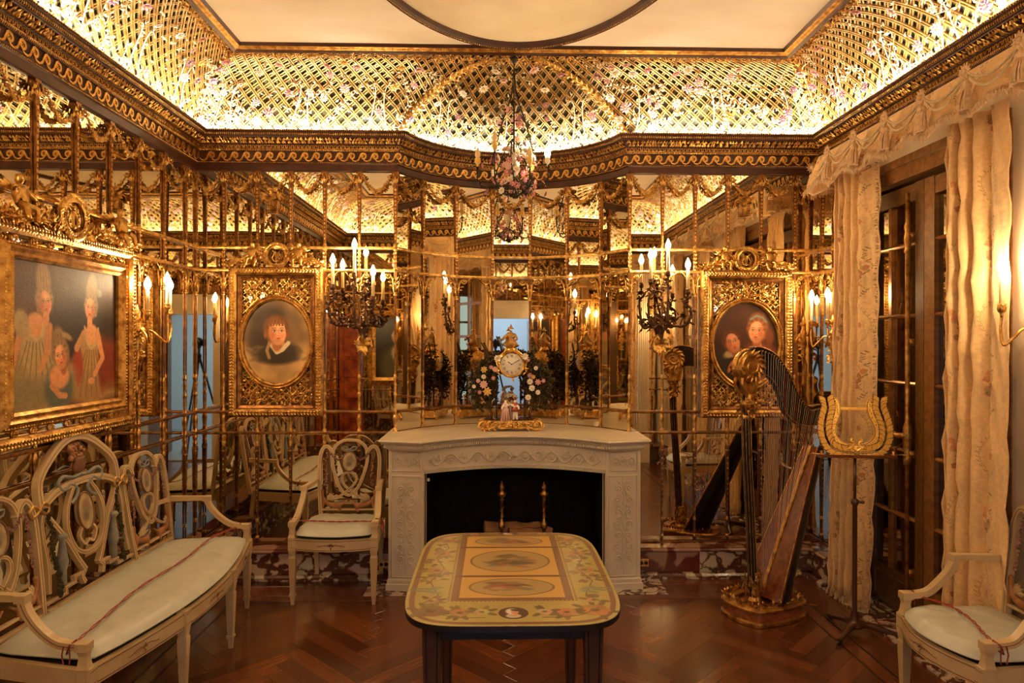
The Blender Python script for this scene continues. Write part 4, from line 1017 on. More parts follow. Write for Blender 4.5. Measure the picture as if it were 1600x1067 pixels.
    for q_ in (-1, 1):
        for k in range(46):
            tt = k/45; x = q_*(.085+.225*tt); z = hh+.055*(1-tt)+.02*math.sin(tt*9)*(1-tt)+.012
            for w_ in range(3): g.ball((x+rr.uniform(-.006, .006), -.03, z*1+rr.uniform(-.022, .012)*(1.2-tt)), .012*(1-.4*tt), 5); g.leaf((x, -.035, z+rr.uniform(-.02, .01)), (q_*rr.uniform(-.3, 1), -.4, rr.uniform(-.5, 1)), (0, -1, 0), .04, .02)
        g.tube([(q_*.30, -.03, hh+.012), (q_*.24, -.03, hh+.03), (q_*.20, -.03, hh+.05), (q_*.11, -.03, hh+.03)], .008, 5)
    ob('crest_foliage', g, GOLD, t)
    for q_ in (-1, 1): cherub(t, (q_*.155, -.045, hh-.012), 1.12, q_)
    return t
# generic portrait of a fair-haired boy, sketchy edges
p = Paint(300, 372, (.66, .52, .34)); p.noise(5, .25)
p.ell(.40, .66, .36, .32, (.22, .16, .10), .7); p.ell(.30, .52, .22, .16, (.20, .15, .10), .8, .3); p.ell(.72, .60, .20, .18, (.42, .32, .20), .9)
p.noise(9, .3)
for i in range(60): p.ell(R.uniform(.1, .9), R.uniform(.28, .45), .05, .018, (.62, .50, .33) if i % 2 else (.30, .23, .15), .9, R.uniform(-.5, .5), .4)
p.ell(.54, .40, .26, .085, (.22, .17, .12), .5, .1); p.ell(.62, .36, .16, .07, (.26, .21, .15), .6, -.2)
p.ell(.52, .46, .10, .09, (.72, .48, .31), .3); p.ell(.50, .34, .30, .10, (.20, .16, .12), .5); p.line([(.42, .47), (.50, .38), (.58, .41), (.68, .50)], .024, (.78, .70, .54), .9); p.line([(.40, .50), (.36, .40), (.40, .30)], .02, (.60, .48, .30), .6)
p.head(.50, .615, .155, 0, (.42, .25, .11), (.86, .62, .45), fringe=1); pass
BOY = p
oval_frame(-1.504, 1.594, 'oval portrait of a boy in an ornate gilt frame left of the fireplace', BOY)
p = Paint(300, 372, (.24, .13, .07)); p.noise(6, .35); p.ell(.3, .75, .4, .2, (.30, .18, .09), .9, 0, .5)
p.ell(.70, .25, .30, .26, (.55, .27, .20), .4); p.ell(.62, .36, .14, .10, (.62, .34, .24), .5); p.ell(.68, .45, .06, .09, (.76, .47, .30), .3)
p.ell(.22, .20, .22, .26, (.17, .13, .09), .5); p.ell(.30, .40, .13, .05, (.62, .52, .38), .5, .4); p.ell(.28, .24, .03, .08, (.62, .38, .24), .4, -.4)
p.head(.30, .52, .125, .3, (.32, .17, .08), (.76, .50, .35)); p.head(.67, .65, .14, -.05, (.48, .28, .15), (.84, .58, .42), .25, -1)
p.ell(.85, .58, .06, .10, (.40, .22, .11), .5); p.line([(.57, .79), (.66, .83), (.75, .81), (.81, .75)], .012, (.42, .48, .42), .8)
oval_frame(1.741, 1.585, 'oval portrait of two girls in an ornate gilt frame behind the harp', p)

# ---- large group portrait on the left wall (local x runs along the wall away from the camera)
t = thing('group_portrait', 'large gilt framed painting of three girls on the left wall', 'painting', (XL+.005, 3.30, 1.62), PI/2)
g = G(); HW, HH = .555, .48
rect = lambda w, h: [(-w, 0, -h), (w, 0, -h), (w, 0, h), (-w, 0, h)]
mir = G(); mir.box(-HW+.03, HW-.03, -.022, -.010, -HH+.03, HH-.03); ob('mirror_border', mir, MIRROR, t)
g.sweep([(x, -.02, z) for x, y, z in rect(HW-.025, HH-.025)], [(-.025, -.02), (-.025, .028), (-.008, .040), (.012, .034), (.025, .016), (.025, -.02)], (0, -1, 0), True); om = ob('outer_moulding', g, GOLDD, t)
g = G(); rr = random.Random(9)
for (x0, z0, x1, z1) in ((-HW+.02, -HH+.02, HW-.02, -HH+.02), (HW-.02, -HH+.02, HW-.02, HH-.02), (HW-.02, HH-.02, -HW+.02, HH-.02), (-HW+.02, HH-.02, -HW+.02, -HH+.02)):
    L = math.hypot(x1-x0, z1-z0); n = int(L/.02); dx, dz = (x1-x0)/L, (z1-z0)/L
    for k in range(n):
        x, z = x0+(x1-x0)*(k+.5)/n, z0+(z1-z0)*(k+.5)/n
        for q_ in (-1, 1): g.leaf((x, -.058, z), (dx*.8-q_*dz, -.1, dz*.8+q_*dx), (0, -1, 0), .023, .015, 0, .2)
ob('leaf_carving', g, GOLD, om, kind='stuff')
IW, IH = .435, .365
g = G(); g.sweep([(x, -.03, z) for x, y, z in rect(IW, IH)], [(-.040, -.01), (-.040, .02), (-.026, .030), (-.012, .022), (.004, .036), (.020, .026), (.034, .010), (.038, -.01)], (0, -1, 0), True); im_ = ob('inner_moulding', g, GOLDD, t)
g = G()
for (w, h, st, r) in ((IW+.022, IH+.022, .017, .0055), (IW-.02, IH-.02, .012, .004)):
    for (x0, z0, x1, z1) in ((-w, -h, w, -h), (w, -h, w, h), (w, h, -w, h), (-w, h, -w, -h)):
        L = math.hypot(x1-x0, z1-z0); n = int(L/st)
        for k in range(n): g.ball((x0+(x1-x0)*k/n, -.060 if w > IW else -.054, z0+(z1-z0)*k/n), r, 4)
ob('bead_edge', g, GOLD, im_, kind='stuff')
def rosette(x, z):
    g = G(); 
    for k in range(8): a = 2*PI*k/8; g.leaf((x, -.03, z), (math.cos(a), -.15, math.sin(a)), (0, -1, 0), .020, .014, 0, .2)
    g.ball((x, -.034, z), .007, 6); g.tube([(x+.017*math.cos(2*PI*k/14), -.026, z+.017*math.sin(2*PI*k/14)) for k in range(14)], .0035, 4, True); ob('rosette', g, GOLD, t)
for k in range(7):
    for s in (-1, 1): rosette(-.36+.12*k, s*(HH-.065)) if k not in () else None
for k in range(4):
    for s in (-1, 1): rosette(s*(HW-.065), -.27+.18*k)
for s in (-1, 1):
    g = G(); mp = lambda x, z, d: (x, -.03-d, z)
    for (x, z, r) in ((.47, .43, .03), (.40, .44, .028), (.49, .37, .025)): g.tube([mp(a, b, 0) for a, b in spiral(s*x, z, r, 1.3, 1, s, 12, .2)], .005, 4); [g.leaf(mp(s*x+r*math.cos(a), z+r*math.sin(a), 0), (math.cos(a), -.3, math.sin(a)), (0, -1, 0), .03, .014) for a in (0, 1, 2, 3, 4, 5)]
    ob('corner_foliage', g, GOLD, t)
# generic three-figure portrait
p = Paint(480, 400, (.20, .12, .07)); p.noise(5, .5); p.ell(.28, .80, .42, .28, (.36, .23, .13), .9, 0, .7); p.ell(.7, .5, .3, .3, (.13, .08, .05), .9, 0, .7); p.noise(14, .25)
def dress(cx, base, top, w, col, lace=(.70, .60, .42)):
    p.ell(cx, base-.02, w*1.5, .20, col, .4); p.ell(cx, (base+top)/2+.05, w*.62, (top-base)*.55, tuple(k*1.08 for k in col), .35)
    for k in range(7): p.line([(cx-w*.3+w*.1*k, top-.1), (cx-w*.9+w*.3*k, base-.15)], .006, tuple(c*.8 for c in col), .6)
    p.ell(cx, top+.01, w*.34, .085, (.80, .55, .36), .3); p.line([(cx-w*.36, top+.07), (cx-w*.2, top-.05), (cx, top-.09), (cx+w*.2, top-.05), (cx+w*.36, top+.07)], .012, lace, .8)
dress(.84, .20, .50, .20, (.58, .44, .28)); p.ell(.97, .30, .06, .20, (.45, .18, .10), .5); p.ell(.70, .28, .05, .14, (.55, .20, .12), .6)
dress(.33, .20, .56, .24, (.60, .50, .34)); p.ell(.14, .16, .14, .16, (.55, .47, .32), .5); p.ell(.26, .10, .2, .12, (.50, .44, .32), .6)
p.line([(.22, .60), (.18, .42), (.13, .26)], .035, (.74, .50, .32), 1, r2=.022); p.ell(.12, .22, .035, .03, (.78, .54, .36), .3); p.ell(.21, .58, .06, .09, (.62, .52, .36), .4, .3)
p.line([(.44, .56), (.42, .38), (.36, .26)], .034, (.74, .50, .32), 1, r2=.022); p.line([(.90, .52), (.96, .34), (.86, .20)], .032, (.78, .53, .35), 1, r2=.02); p.ell(.84, .17, .035, .025, (.80, .55, .38), .3)
p.line([(.76, .52), (.68, .40)], .03, (.70, .50, .34), 1)
p.ell(.53, .14, .13, .16, (.33, .35, .30), .35); p.ell(.53, .22, .09, .085, (.80, .54, .37), .3); p.line([(.46, .16), (.53, .09), (.60, .08)], .022, (.74, .50, .35), 1)
p.head(.40, .725, .096, .1, (.55, .42, .28), (.82, .57, .40), 1.5); p.ell(.41, .62, .028, .05, (.80, .54, .37), .3)
p.head(.83, .71, .092, -.1, (.52, .42, .30), (.84, .59, .42), 1.4, -1); p.ell(.82, .60, .026, .05, (.82, .56, .39), .3); p.ell(.92, .83, .03, .03, (.45, .42, .34), .5)
p.head(.545, .365, .096, .25, (.50, .38, .25), (.84, .58, .40), .8, -1); p.ell(.60, .50, .05, .022, (.66, .56, .38), .8, -.4, .8)
p.noise(60, .12); _k = int(.12*p.w); p.a[:, :-_k] = p.a[:, _k:].copy(); p.a[:, -_k:] = p.a[:, -_k-1:-_k]
g = G(); g.box(-IW+.03, IW-.03, -.034, -.026, -IH+.03, IH-.03); ob('canvas', g, painted('group_canvas', p, .6, .0, .15, bscale=160), t, uvf=lambda c: (c.x/(2*IW-.06)+.5, c.z/(2*IH-.06)+.5))
g = G(); wreath(g, 0, HH+.085, .09, -.05); ob('wreath', g, GOLD, t)
g = G()
for q_ in (-1, 1):
    for k in range(90):
        tt = k/89; x = q_*(.10+.44*tt); z = HH+.012+.045*abs(math.sin(tt*5))*(1-.6*tt)
        
        for w_ in range(2): g.ball((x, -.04, z+rr.uniform(-.02, .01)), .014*(1-.3*tt), 5); g.leaf((x, -.045, z+rr.uniform(-.02, .01)), (q_*rr.uniform(-.3, 1), -.4, rr.uniform(-.5, 1)), (0, -1, 0), .045, .022)
ob('crest_foliage', g, GOLD, t)
for q_ in (-1, 1): cherub(t, (q_*.385, -.06, HH-.01), 1.35, q_)
# dark portrait on the front wall, seen only in the mirrors
t = thing('framed_portrait', 'dark gilt framed portrait of an old man seen in the mirror', 'painting', (-1.28, YF+.045, 1.52), PI)
g = G(); g.sweep([(x, -.0, z) for x, y, z in rect(.34, .44)], [(-.05, -.03), (-.05, .02), (-.01, .035), (.02, .015), (.05, .005), (.05, -.03)], (0, -1, 0), True); ob('gilt_frame', g, GOLD, t)
p = Paint(200, 260, (.13, .08, .05)); p.noise(5, .4); p.ell(.5, .2, .4, .32, (.30, .28, .20), .5); p.ell(.5, .42, .14, .14, (.62, .58, .44), .5); p.head(.5, .66, .12, 0, (.60, .54, .42), (.72, .48, .32))
g = G(); g.box(-.30, .30, -.004, .004, -.40, .40); ob('canvas', g, painted('old_portrait', p), t, uvf=lambda c: (c.x/.6+.5, c.z/.8+.5))

# ---- painted chairs and settee
BLUEP = mat('painted_blue_grey', (.16, .17, .17), .5, 0, (.24, .22, .18), 30)
SPHX = mat('painted_sphinx', (.24, .085, .03), .45, 0, (.36, .16, .06), 25)
SWAG = mat('painted_garland', (.10, .07, .05), .5, 0, (.36, .14, .10), 90)
MEDP = Paint(80, 110, (.68, .60, .46)); MEDP.noise(6, .2); MEDP.ell(.55, .55, .22, .2, (.42, .38, .33), .8, .4, .7); MEDP.ell(.45, .35, .2, .12, (.35, .30, .26), .8, -.3, .7); MEDP.ell(.5, .72, .12, .1, (.60, .38, .28), .8, 0, .6)
MEDM = painted('medallion_scene', MEDP)
CANE = mat('dark_cane', (.04, .025, .015), .6)
BT = .14
def B3(x, z, yb, d=0): return (x, yb+(z-.45)*BT-d, z)
def bd(g, pts, w, yb, t=.022, closed=False, mi=0, scale=None, line=True):
    g.board([B3(x, z, yb) for x, z in pts], w, t, (0, -1, BT), closed, mi, scale)
    if line: g.board([B3(x, z, yb, t/2+.0006) for x, z in pts], .0022, .0012, (0, -1, BT), closed, 1)
def smoothp(P, n=5, closed=False):
    # Catmull-Rom through control points
    out = []; m = len(P)
    for i in range(m if closed else m-1):
        p0, p1, p2, p3 = (P[(i-1) % m], P[i], P[(i+1) % m], P[(i+2) % m]) if closed else (P[max(0, i-1)], P[i], P[i+1], P[min(m-1, i+2)])
        for k in range(n):
            t = k/n; out.append(tuple(.5*(2*b+(c-a)*t+(2*a-5*b+4*c-d)*t*t+(3*b-a-3*c+d)*t**3) for a, b, c, d in zip(p0, p1, p2, p3)))
    if not closed: out.append(P[-1])
    return out
def medallion(parent, x, z, rx, rz, yb):
    g = G(); n = 28; P = [B3(x+rx*math.cos(2*PI*k/n), z+rz*math.sin(2*PI*k/n), yb, .012) for k in range(n)]; Q = [(a, b+.02, c) for a, b, c in P]
    g.add(P+Q, [tuple(range(n)), tuple(range(2*n-1, n-1, -1))]+[(i, (i+1) % n, n+(i+1) % n, n+i) for i in range(n)])
    o = ob('painted_medallion', g, MEDM, parent, uvf=lambda c: ((c.x-x)/(2.1*rx)+.5, (c.z-z)/(2.1*rz)+.5))
    g = G(); g.tube([B3(x+rx*1.04*math.cos(2*PI*k/n), z+rz*1.04*math.sin(2*PI*k/n), yb, .012) for k in range(n)], .005, 5, True); ob('medallion_rim', g, LINE, parent, True)
def sphinx(parent, x, z, s, yb, k=1):
    pts = [(0, 0, 0, .020), (s*.035, 0, .004, .018), (s*.065, 0, .03, .015), (s*.075, 0, .055, .010), (s*.078, 0, .078, .015), (s*.074, 0, .095, .012), (s*-.03, 0, -.004, .017), (s*-.045, 0, -.03, .012), (s*-.02, 0, -.045, .007), (s*.07, 0, -.012, .009), (s*.085, 0, -.042, .007), (s*-.06, 0, .012, .007), (s*-.085, 0, .03, .006)]
    pts = [(x+a*k, yb+(z+c*k-.45)*BT-.004, z+c*k, r*k*.9) for a, b, c, r in pts]
    o = skin('sphinx_figure', pts, [(0, 1), (1, 2), (2, 3), (3, 4), (4, 5), (0, 6), (6, 7), (7, 8), (2, 9), (9, 10), (6, 11), (11, 12)], SPHX, parent, 1)
    g = G()
    for q_ in range(5): g.leaf(B3(x+s*.045*k, z+.03*k, yb, .012), (-s*(1-.1*q_), -.15, .25+.28*q_), (0, -1, 0), (.085-.008*q_)*k, .022*k, 0, .06)
    ob('wing', g, CREAM, o)
def swagt(g, pts, r, yb, m=0):
    P = smoothp(pts, 5); rr = random.Random(2)
    for i, (x, z) in enumerate(P):
        for q_ in range(2): g.ball(B3(x+rr.uniform(-r, r)*.5, z+rr.uniform(-r, r)*.5, yb, .012), r*rr.uniform(.5, .9), 4, m)
def heart_back(root, xc, yb, k=1.0, top=.93):
    h = lambda z: .45+(z-.45)*(top-.45)/.48
    X = lambda x: xc+x*k
    g = G()
    for s in (-1, 1):     # stiles ending in a crook
        bd(g, smoothp([(X(s*.178), .40), (X(s*.190), h(.55)), (X(s*.198), h(.68)), (X(s*.200), h(.80)), (X(s*.186), h(.865)), (X(s*.160), h(.888)), (X(s*.132), h(.872)), (X(s*.112), h(.835))], 5), .024, yb, .026)
    # heart loop
    bd(g, smoothp([(X(0), h(.568)), (X(-.055), h(.61)), (X(-.095), h(.70)), (X(-.118), h(.80)), (X(-.105), h(.88)), (X(-.055), h(.922)), (X(0), h(.930)), (X(.055), h(.922)), (X(.105), h(.88)), (X(.118), h(.80)), (X(.095), h(.70)), (X(.055), h(.61))], 4, True), .020, yb, .022, True)
    bd(g, smoothp([(X(-.115), h(.535)), (X(-.06), h(.56)), (X(0), h(.605)), (X(.045), h(.655)), (X(.042), h(.70)), (X(0), h(.718)), (X(-.042), h(.70)), (X(-.045), h(.655)), (X(0), h(.605)), (X(.06), h(.56)), (X(.115), h(.535))], 4), .015, yb-.002, .018)
    bd(g, [(X(-.185), .425), (X(.185), .425)], .028, yb, .024); bd(g, [(X(-.18), .475), (X(.18), .475)], .012, yb, .02, line=False)
    b = ob('backrest', g, [CREAM, LINE], root)
    medallion(b, X(0), h(.79), .046*k, .062*(top-.45)/.48, yb)
    g = G()
    for s in (-1, 1):
        swagt(g, [(X(s*.045), h(.815)), (X(s*.075), h(.80)), (X(s*.105), h(.815)), (X(s*.125), h(.845))], .008, yb); swagt(g, [(X(s*.150), h(.84)), (X(s*.155), h(.76)), (X(s*.150), h(.68)), (X(s*.155), h(.63))], .010, yb)
    ob('painted_swags', g, SWAG, b, kind='stuff')
    g = G()
    for s in (-1, 1):
        g.tube([B3(x, z, yb, .012) for x, z in smoothp([(X(0), h(.865)), (X(s*.02), h(.885)), (X(s*.045), h(.885)), (X(s*.035), h(.865)), (X(0), h(.865))], 3)], .005, 5)
        g.tube([B3(X(0), h(.865), yb, .012), B3(X(s*.03), h(.84), yb, .012)], .004, 5)
    ob('painted_bow', g, BLUEP, b)
    for s in (-1, 1): sphinx(b, X(s*.095), .505, s, yb, 1.05)
    return b
def grand_back(root, xc, yb, hw=.30, top=1.14):
    X = lambda x: xc+x; g = G()
    # pointed crest arch, cross rail, interlaced loops and stiles
    bd(g, smoothp([(X(-hw), .86), (X(-hw+.01), .98), (X(-.19), 1.07), (X(-.09), 1.125), (X(0), top), (X(.09), 1.125), (X(.19), 1.07), (X(hw-.01), .98), (X(hw), .86)], 5), .034, yb, .028)
    bd(g, smoothp([(X(-hw), .865), (X(-.17), .915), (X(0), .93), (X(.17), .915), (X(hw), .865)], 6), .032, yb, .026)
    for s in (-1, 1):
        bd(g, smoothp([(X(s*hw), .87), (X(s*(hw-.05)), .80), (X(s*(hw-.13)), .70), (X(s*.10), .585), (X(s*.055), .52)], 5), .024, yb, .024)
        bd(g, smoothp([(X(s*.05), .93), (X(s*.12), .84), (X(s*.145), .74), (X(s*.11), .64), (X(s*.05), .60), (X(0), .595)], 5), .020, yb-.003, .02)
        bd(g, smoothp([(X(s*(hw-.02)), .86), (X(s*(hw+.012)), .78), (X(s*(hw+.004)), .62), (X(s*(hw+.02)), .50)], 5), .018, yb, .02)
        bd(g, smoothp([(X(s*.03), .72), (X(s*.065), .68), (X(s*.035), .635), (X(0), .65)], 4), .012, yb-.003, .016, line=False)
        bd(g, smoothp([(X(s*.055), .525), (X(s*.085), .50), (X(s*.07), .465)], 4), .02, yb, .022)
    # stepped fret rail at the foot
    bd(g, [(X(-hw-.05), .425), (X(hw+.05), .425)], .028, yb, .026)
    for s in (-1, 1): bd(g, [(X(s*.07), .515), (X(s*.14), .515), (X(s*.14), .49), (X(s*.21), .49), (X(s*.21), .465), (X(s*(hw+.05)), .465)], .013, yb, .02)
    b = ob('backrest', g, [CREAM, LINE], root)
    medallion(b, X(0), .785, .058, .085, yb)
    g = G()   # vase of fruit and serpents in the crest
    g.lathe([(.01, 0), (.035, .01), (.05, .035), (.03, .06), (.045, .075)], 10, Matrix.Translation(B3(X(0), .965, yb, .0)), 0, 1, .35)
    for q_ in range(26): g.ball(B3(X(R.uniform(-.06, .06)), 1.05+R.uniform(-.015, .05), yb, .004), R.uniform(.009, .016), 5, 1)
    for s in (-1, 1): g.tube([B3(x, z, yb, .008) for x, z in smoothp([(X(0), .96), (X(s*.06), .955), (X(s*.13), .97), (X(s*.17), .945), (X(s*.14), .91), (X(s*.09), .93), (X(s*.04), .90), (X(s*.06), .86), (X(s*.10), .84)], 4)], .0095, 6, mi=2)
    ob('crest_ornament', g, [LINE, SPHX, BLUEP], b, True)
    for s in (-1, 1):
        g = G()
        for q_ in (-1, 1): g.tube([B3(x, z, yb, .010) for x, z in smoothp([(X(s*(hw+.02)), .86), (X(s*(hw+.02)+q_*.03), .885), (X(s*(hw+.02)+q_*.06), .87), (X(s*(hw+.02)+q_*.045), .84), (X(s*(hw+.02)), .86)], 3)], .010, 6)
        ob('ribbon_bow', g, GOLDP, b, True)
        g = G(); swagt(g, [(X(s*(hw-.02)), .85), (X(s*(hw-.045)), .76), (X(s*(hw-.03)), .66), (X(s*(hw-.05)), .55), (X(s*(hw-.04)), .48)], .016, yb); ob('painted_swags', g, GREENL, b)
        g = G(); g.lathe([(.022, .46), (.018, .56), (.028, .60), (.02, .64), (.012, .70), (.026, .715), (.016, .73)], 8, Matrix.Translation((X(s*.205), yb+.02, 0)), 0); ob('torch_trophy', g, BLUEP, b, True)
    return b
def seat_unit(root, hw, yf, yb, bow, legx, backs, armh=.66):
    front = lambda x: yf-bow*max(0, math.cos(PI/2*x/hw))
    fx = [x for x in np.linspace(-hw, hw, 17)]
    g = G(); rail = [(x, front(x), 0) for x in fx]+[(hw*.86, yb, 0), (-hw*.86, yb, 0)]
    g.sweep(rail, [(.004, .335), (-.022, .335), (-.022, .405), (.004, .405)], (0, 0, 1), True)
    g.sweep([(x, front(x)-.006, 0) for x in fx], [(-.0015, .342), (.0, .342), (.0, .345), (-.0015, .345)], (0, 0, 1), mi=1); g.sweep([(x, front(x)-.006, 0) for x in fx], [(-.0015, .396), (.0, .396), (.0, .399), (-.0015, .399)], (0, 0, 1), mi=1)
    rl = ob('seat_rail', g, [CREAM, LINE], root)
    g = G(); P = [(x, front(x)+.012) for x in fx]+[(hw*.86, yb-.01), (-hw*.86, yb-.01)]; g.poly(P, .388, .402); ob('cane_seat', g, CANE, root)
    g = G()
    spots = [0] if hw < .5 else [-.55, 0, .55]
    for xs in spots:
        for s in (-1, 1):
            g.tube([(xs+s*a, front(xs+s*a)-.008, .372+.006*math.sin(a*60)) for a in np.linspace(.008, .085, 9)], .0016, 4)
            for a in (.02, .035, .05, .065): g.leaf((xs+s*a, front(xs)-.008, .372), (s, -.1, .6), (0, -1, 0), .014, .005)
        for k in range(7): a = PI*k/6; g.leaf((xs, front(xs)-.008, .37), (math.cos(a), -.1, math.sin(a)*.9+.2), (0, -1, 0), .022, .007)
        g.leaf((xs, front(xs)-.008, .37), (0, -.1, -1), (0, -1, 0), .025, .01)
    ob('painted_motif', g, LINE, rl, kind='stuff')
    def leg(x, y, back=False, top=.335, out=0):
        g = G(); w = .022
        def sq(z0, z1, a, b, dx0=0, dx1=0, dy0=0, dy1=0):
            V = []
            for z, r, dx, dy in ((z0, a, dx0, dy0), (z1, b, dx1, dy1)): V += [(x+dx-r, y+dy-r, z), (x+dx+r, y+dy-r, z), (x+dx+r, y+dy+r, z), (x+dx-r, y+dy+r, z)]
            g.add(V, [(3, 2, 1, 0), (4, 5, 6, 7), (0, 1, 5, 4), (1, 2, 6, 5), (2, 3, 7, 6), (3, 0, 4, 7)])
        if back: sq(0, .41, .012, .018, 0, 0, .05, 0)
        else:
            sq(0, .055, .009, .013); sq(.055, .068, .018, .018); sq(.068, .285, .0135, .021); sq(.285, .300, .021, .016); sq(.300, .335, .018, .022); sq(.335, .41, .0235, .0235)
            for z in (.35, .395): g.box(x-.024, x+.024, y-.0245, y-.024, z, z+.002, 1)
        ob('leg', g, [CREAM, LINE], root)
    for x in legx: leg(x, front(x)+.012)
    for s in (-1, 1): leg(s*hw*.82, yb-.005, True)
    for s in (-1, 1):
        x = s*(hw-.012); g = G(); yfr = yf+.012
        g.add([(x+a*r, yfr+b*r, z) for z, r in ((.41, .021), (.425, .017), (.455, .014), (.475, .018)) for a, b in ((-1, -1), (1, -1), (1, 1), (-1, 1))], [(i*4+j, i*4+(j+1) % 4, i*4+4+(j+1) % 4, i*4+4+j) for i in range(3) for j in range(4)])
        g.bbox(x-.021, x+.021, yfr-.021, yfr+.024, .475, .505, .002)
        D = yb-yfr
        pth = smoothp([(x, yfr+.01, .492), (x, yfr+.05, .493), (x, yfr+.10, .505), (x-s*.004, yfr+D*.36, .545), (x-s*.010, yfr+D*.47, .60), (x-s*.014, yfr+D*.53, .655)], 4)
        g.board(pth, .026, .034, (s, 0, 0)); g.bbox(x-s*.014-.020, x-s*.014+.020, yfr+D*.53-.02, yfr+D*.53+.02, .645, .675, .002)
        g.board([(x-s*.014, yfr+D*.53, .662), (x-s*.03, yb+.0, armh+.004), (s*hw*.80, yb+.03, armh)], .024, .030, (s, 0, 0))
        g.board([(px_-s*.0175*-1, py_, pz_) for px_, py_, pz_ in pth], .002, .0015, (s, 0, 0), mi=1)
        ob('arm', g, [CREAM, LINE], root)
    for b in backs:
        (heart_back if b[0] == 'h' else grand_back)(root, b[1], yb, *b[2:])
def cushion(label, hw, yf, yb, bow, loc, rot, ribbon_pts, group='satin cushions on the painted seats', seed=1):
    t = thing('seat_cushion', label, 'cushion', loc, rot, group)
    rr = np.random.RandomState(seed); nu, nv = (61 if hw > .5 else 31), 19
    front = lambda x: yf-bow*max(0, math.cos(PI/2*x/hw))
    g = G(); top = []; bot = []
    ph = rr.rand(8)*6
    for j in range(nv):
        for i in range(nu):
            u = -1+2*i/(nu-1); v = -1+2*j/(nv-1)
            # rounded rectangular outline
            rc = .18 if hw > .5 else .22
            sx = 1-rc*max(0, abs(v)-.55)**2*2.2*(.35 if hw > .5 else 1)
            x = u*hw*(1-.09*(v+1)/2)*sx; y0, y1 = front(x)+.0, yb
            vv = v*(1-.10*max(0, abs(u)-.8)**2*12)
            y = y0+(y1-y0)*(vv+1)/2
            e = ((1-abs(u)**8)*(1-abs(v)**6))**.55
            wr = .0022*math.sin(x*70+ph[0]+2*math.sin(y*30+ph[1]))+.0018*math.sin(y*60+ph[2]+3*math.sin(x*18))+.0016*math.sin((x+y)*90+ph[3])
            top.append((x, y, .428+.040*e+wr*e*1.3)); bot.append((x, y, .424-.012*e))
    n = len(top)
    F = [(j*nu+i, j*nu+i+1, (j+1)*nu+i+1, (j+1)*nu+i) for j in range(nv-1) for i in range(nu-1)]
    g.add(top+bot, F+[tuple(n+k for k in f[::-1]) for f in F]); 
    edge = [j for j in range(nu)]+[j*nu+nu-1 for j in range(1, nv)]+[(nv-1)*nu+i for i in range(nu-2, -1, -1)]+[j*nu for j in range(nv-2, 0, -1)]
    m = len(edge); g.add([top[e] for e in edge]+[bot[e] for e in edge], [(i, i+m, (i+1) % m+m, (i+1) % m) for i in range(m)])
    ob('pillow', g, SILK, t, True)
    g = G(); g.tube([(top[e][0], top[e][1], .426) for e in edge], .0045, 5, True); ob('piping', g, SILK, t, True)
    g = G(); P = smoothp(ribbon_pts, 10)
    for q_ in (0, PI): g.tube([(a+.0025*math.cos(k*.8+q_), b+.0035*math.sin(k*.8+q_), c+.002+.002*math.sin(k*.8+q_)) for k, (a, b, c) in enumerate(P)], .0028, 4)
    for e in (P[0], P[-1]):
        s = 1 if e is P[-1] else -1
        g.tube([(e[0], e[1]-.02, .51), (e[0]+s*.03, e[1]-.01, .50), (e[0]+s*.028, e[1], .47), (e[0]-s*.004, e[1]+.004, .468), (e[0]-s*.006, e[1]-.01, .50), (e[0], e[1]-.02, .51)], .003, 5)
        for q_ in (-.01, .008): g.board([(e[0]+s*.03, e[1]+q_, .50), (e[0]+s*.034, e[1]+q_*1.6, .47), (e[0]+s*.03, e[1]+q_*1.2, .435)], .007, .001, (0, -1, 0))
    ob('tie_ribbon', g, RIBBON, t, True)
    return t
ST = ((-1.715, 3.325, 0), PI/2)
t = thing('settee', 'long cream painted settee with open carved back by the left wall', 'settee', *ST)
seat_unit(t, .82, -.235, .215, .13, (-.80, -.27, .27, .80), [('h', -.575, 1.12, .965), ('g', 0, .30, 1.14), ('h', .575, 1.12, .965)])
cushion('long ivory satin cushion with red ribbon on the settee', .78, -.235, .19, .12, *ST, [(-.80, -.17, .485), (-.60, -.14, .478), (-.2, -.10, .478), (.2, -.12, .478), (.6, -.10, .478), (.80, -.17, .485)])
CH = ((-.985, 4.39, 0), 0)
t = thing('armchair', 'cream painted armchair with heart back left of the fireplace', 'chair', *CH, group='painted armchairs')
seat_unit(t, .262, -.222, .20, .05, (-.245, .245), [('h', 0)])
cushion('ivory satin cushion on the armchair beside the fireplace', .243, -.225, .18, .05, *CH, [(-.25, -.12, .485), (-.15, -.10, .476), (0, -.13, .478), (.12, -.12, .478), (.25, -.15, .485)], seed=3)
CR = ((2.012, 2.71, 0), -PI/2)
t = thing('armchair', 'cream painted armchair at the right edge beside the curtain', 'chair', *CR, group='painted armchairs')
seat_unit(t, .262, -.222, .19, .07, (-.245, .245), [('h', 0)])
cushion('ivory satin cushion tied with red ribbon on the chair beside the curtain', .243, -.225, .165, .07, *CR, [(-.25, -.16, .485), (-.15, -.08, .478), (0, -.09, .478), (.12, -.13, .478), (.25, -.17, .485)], seed=5)

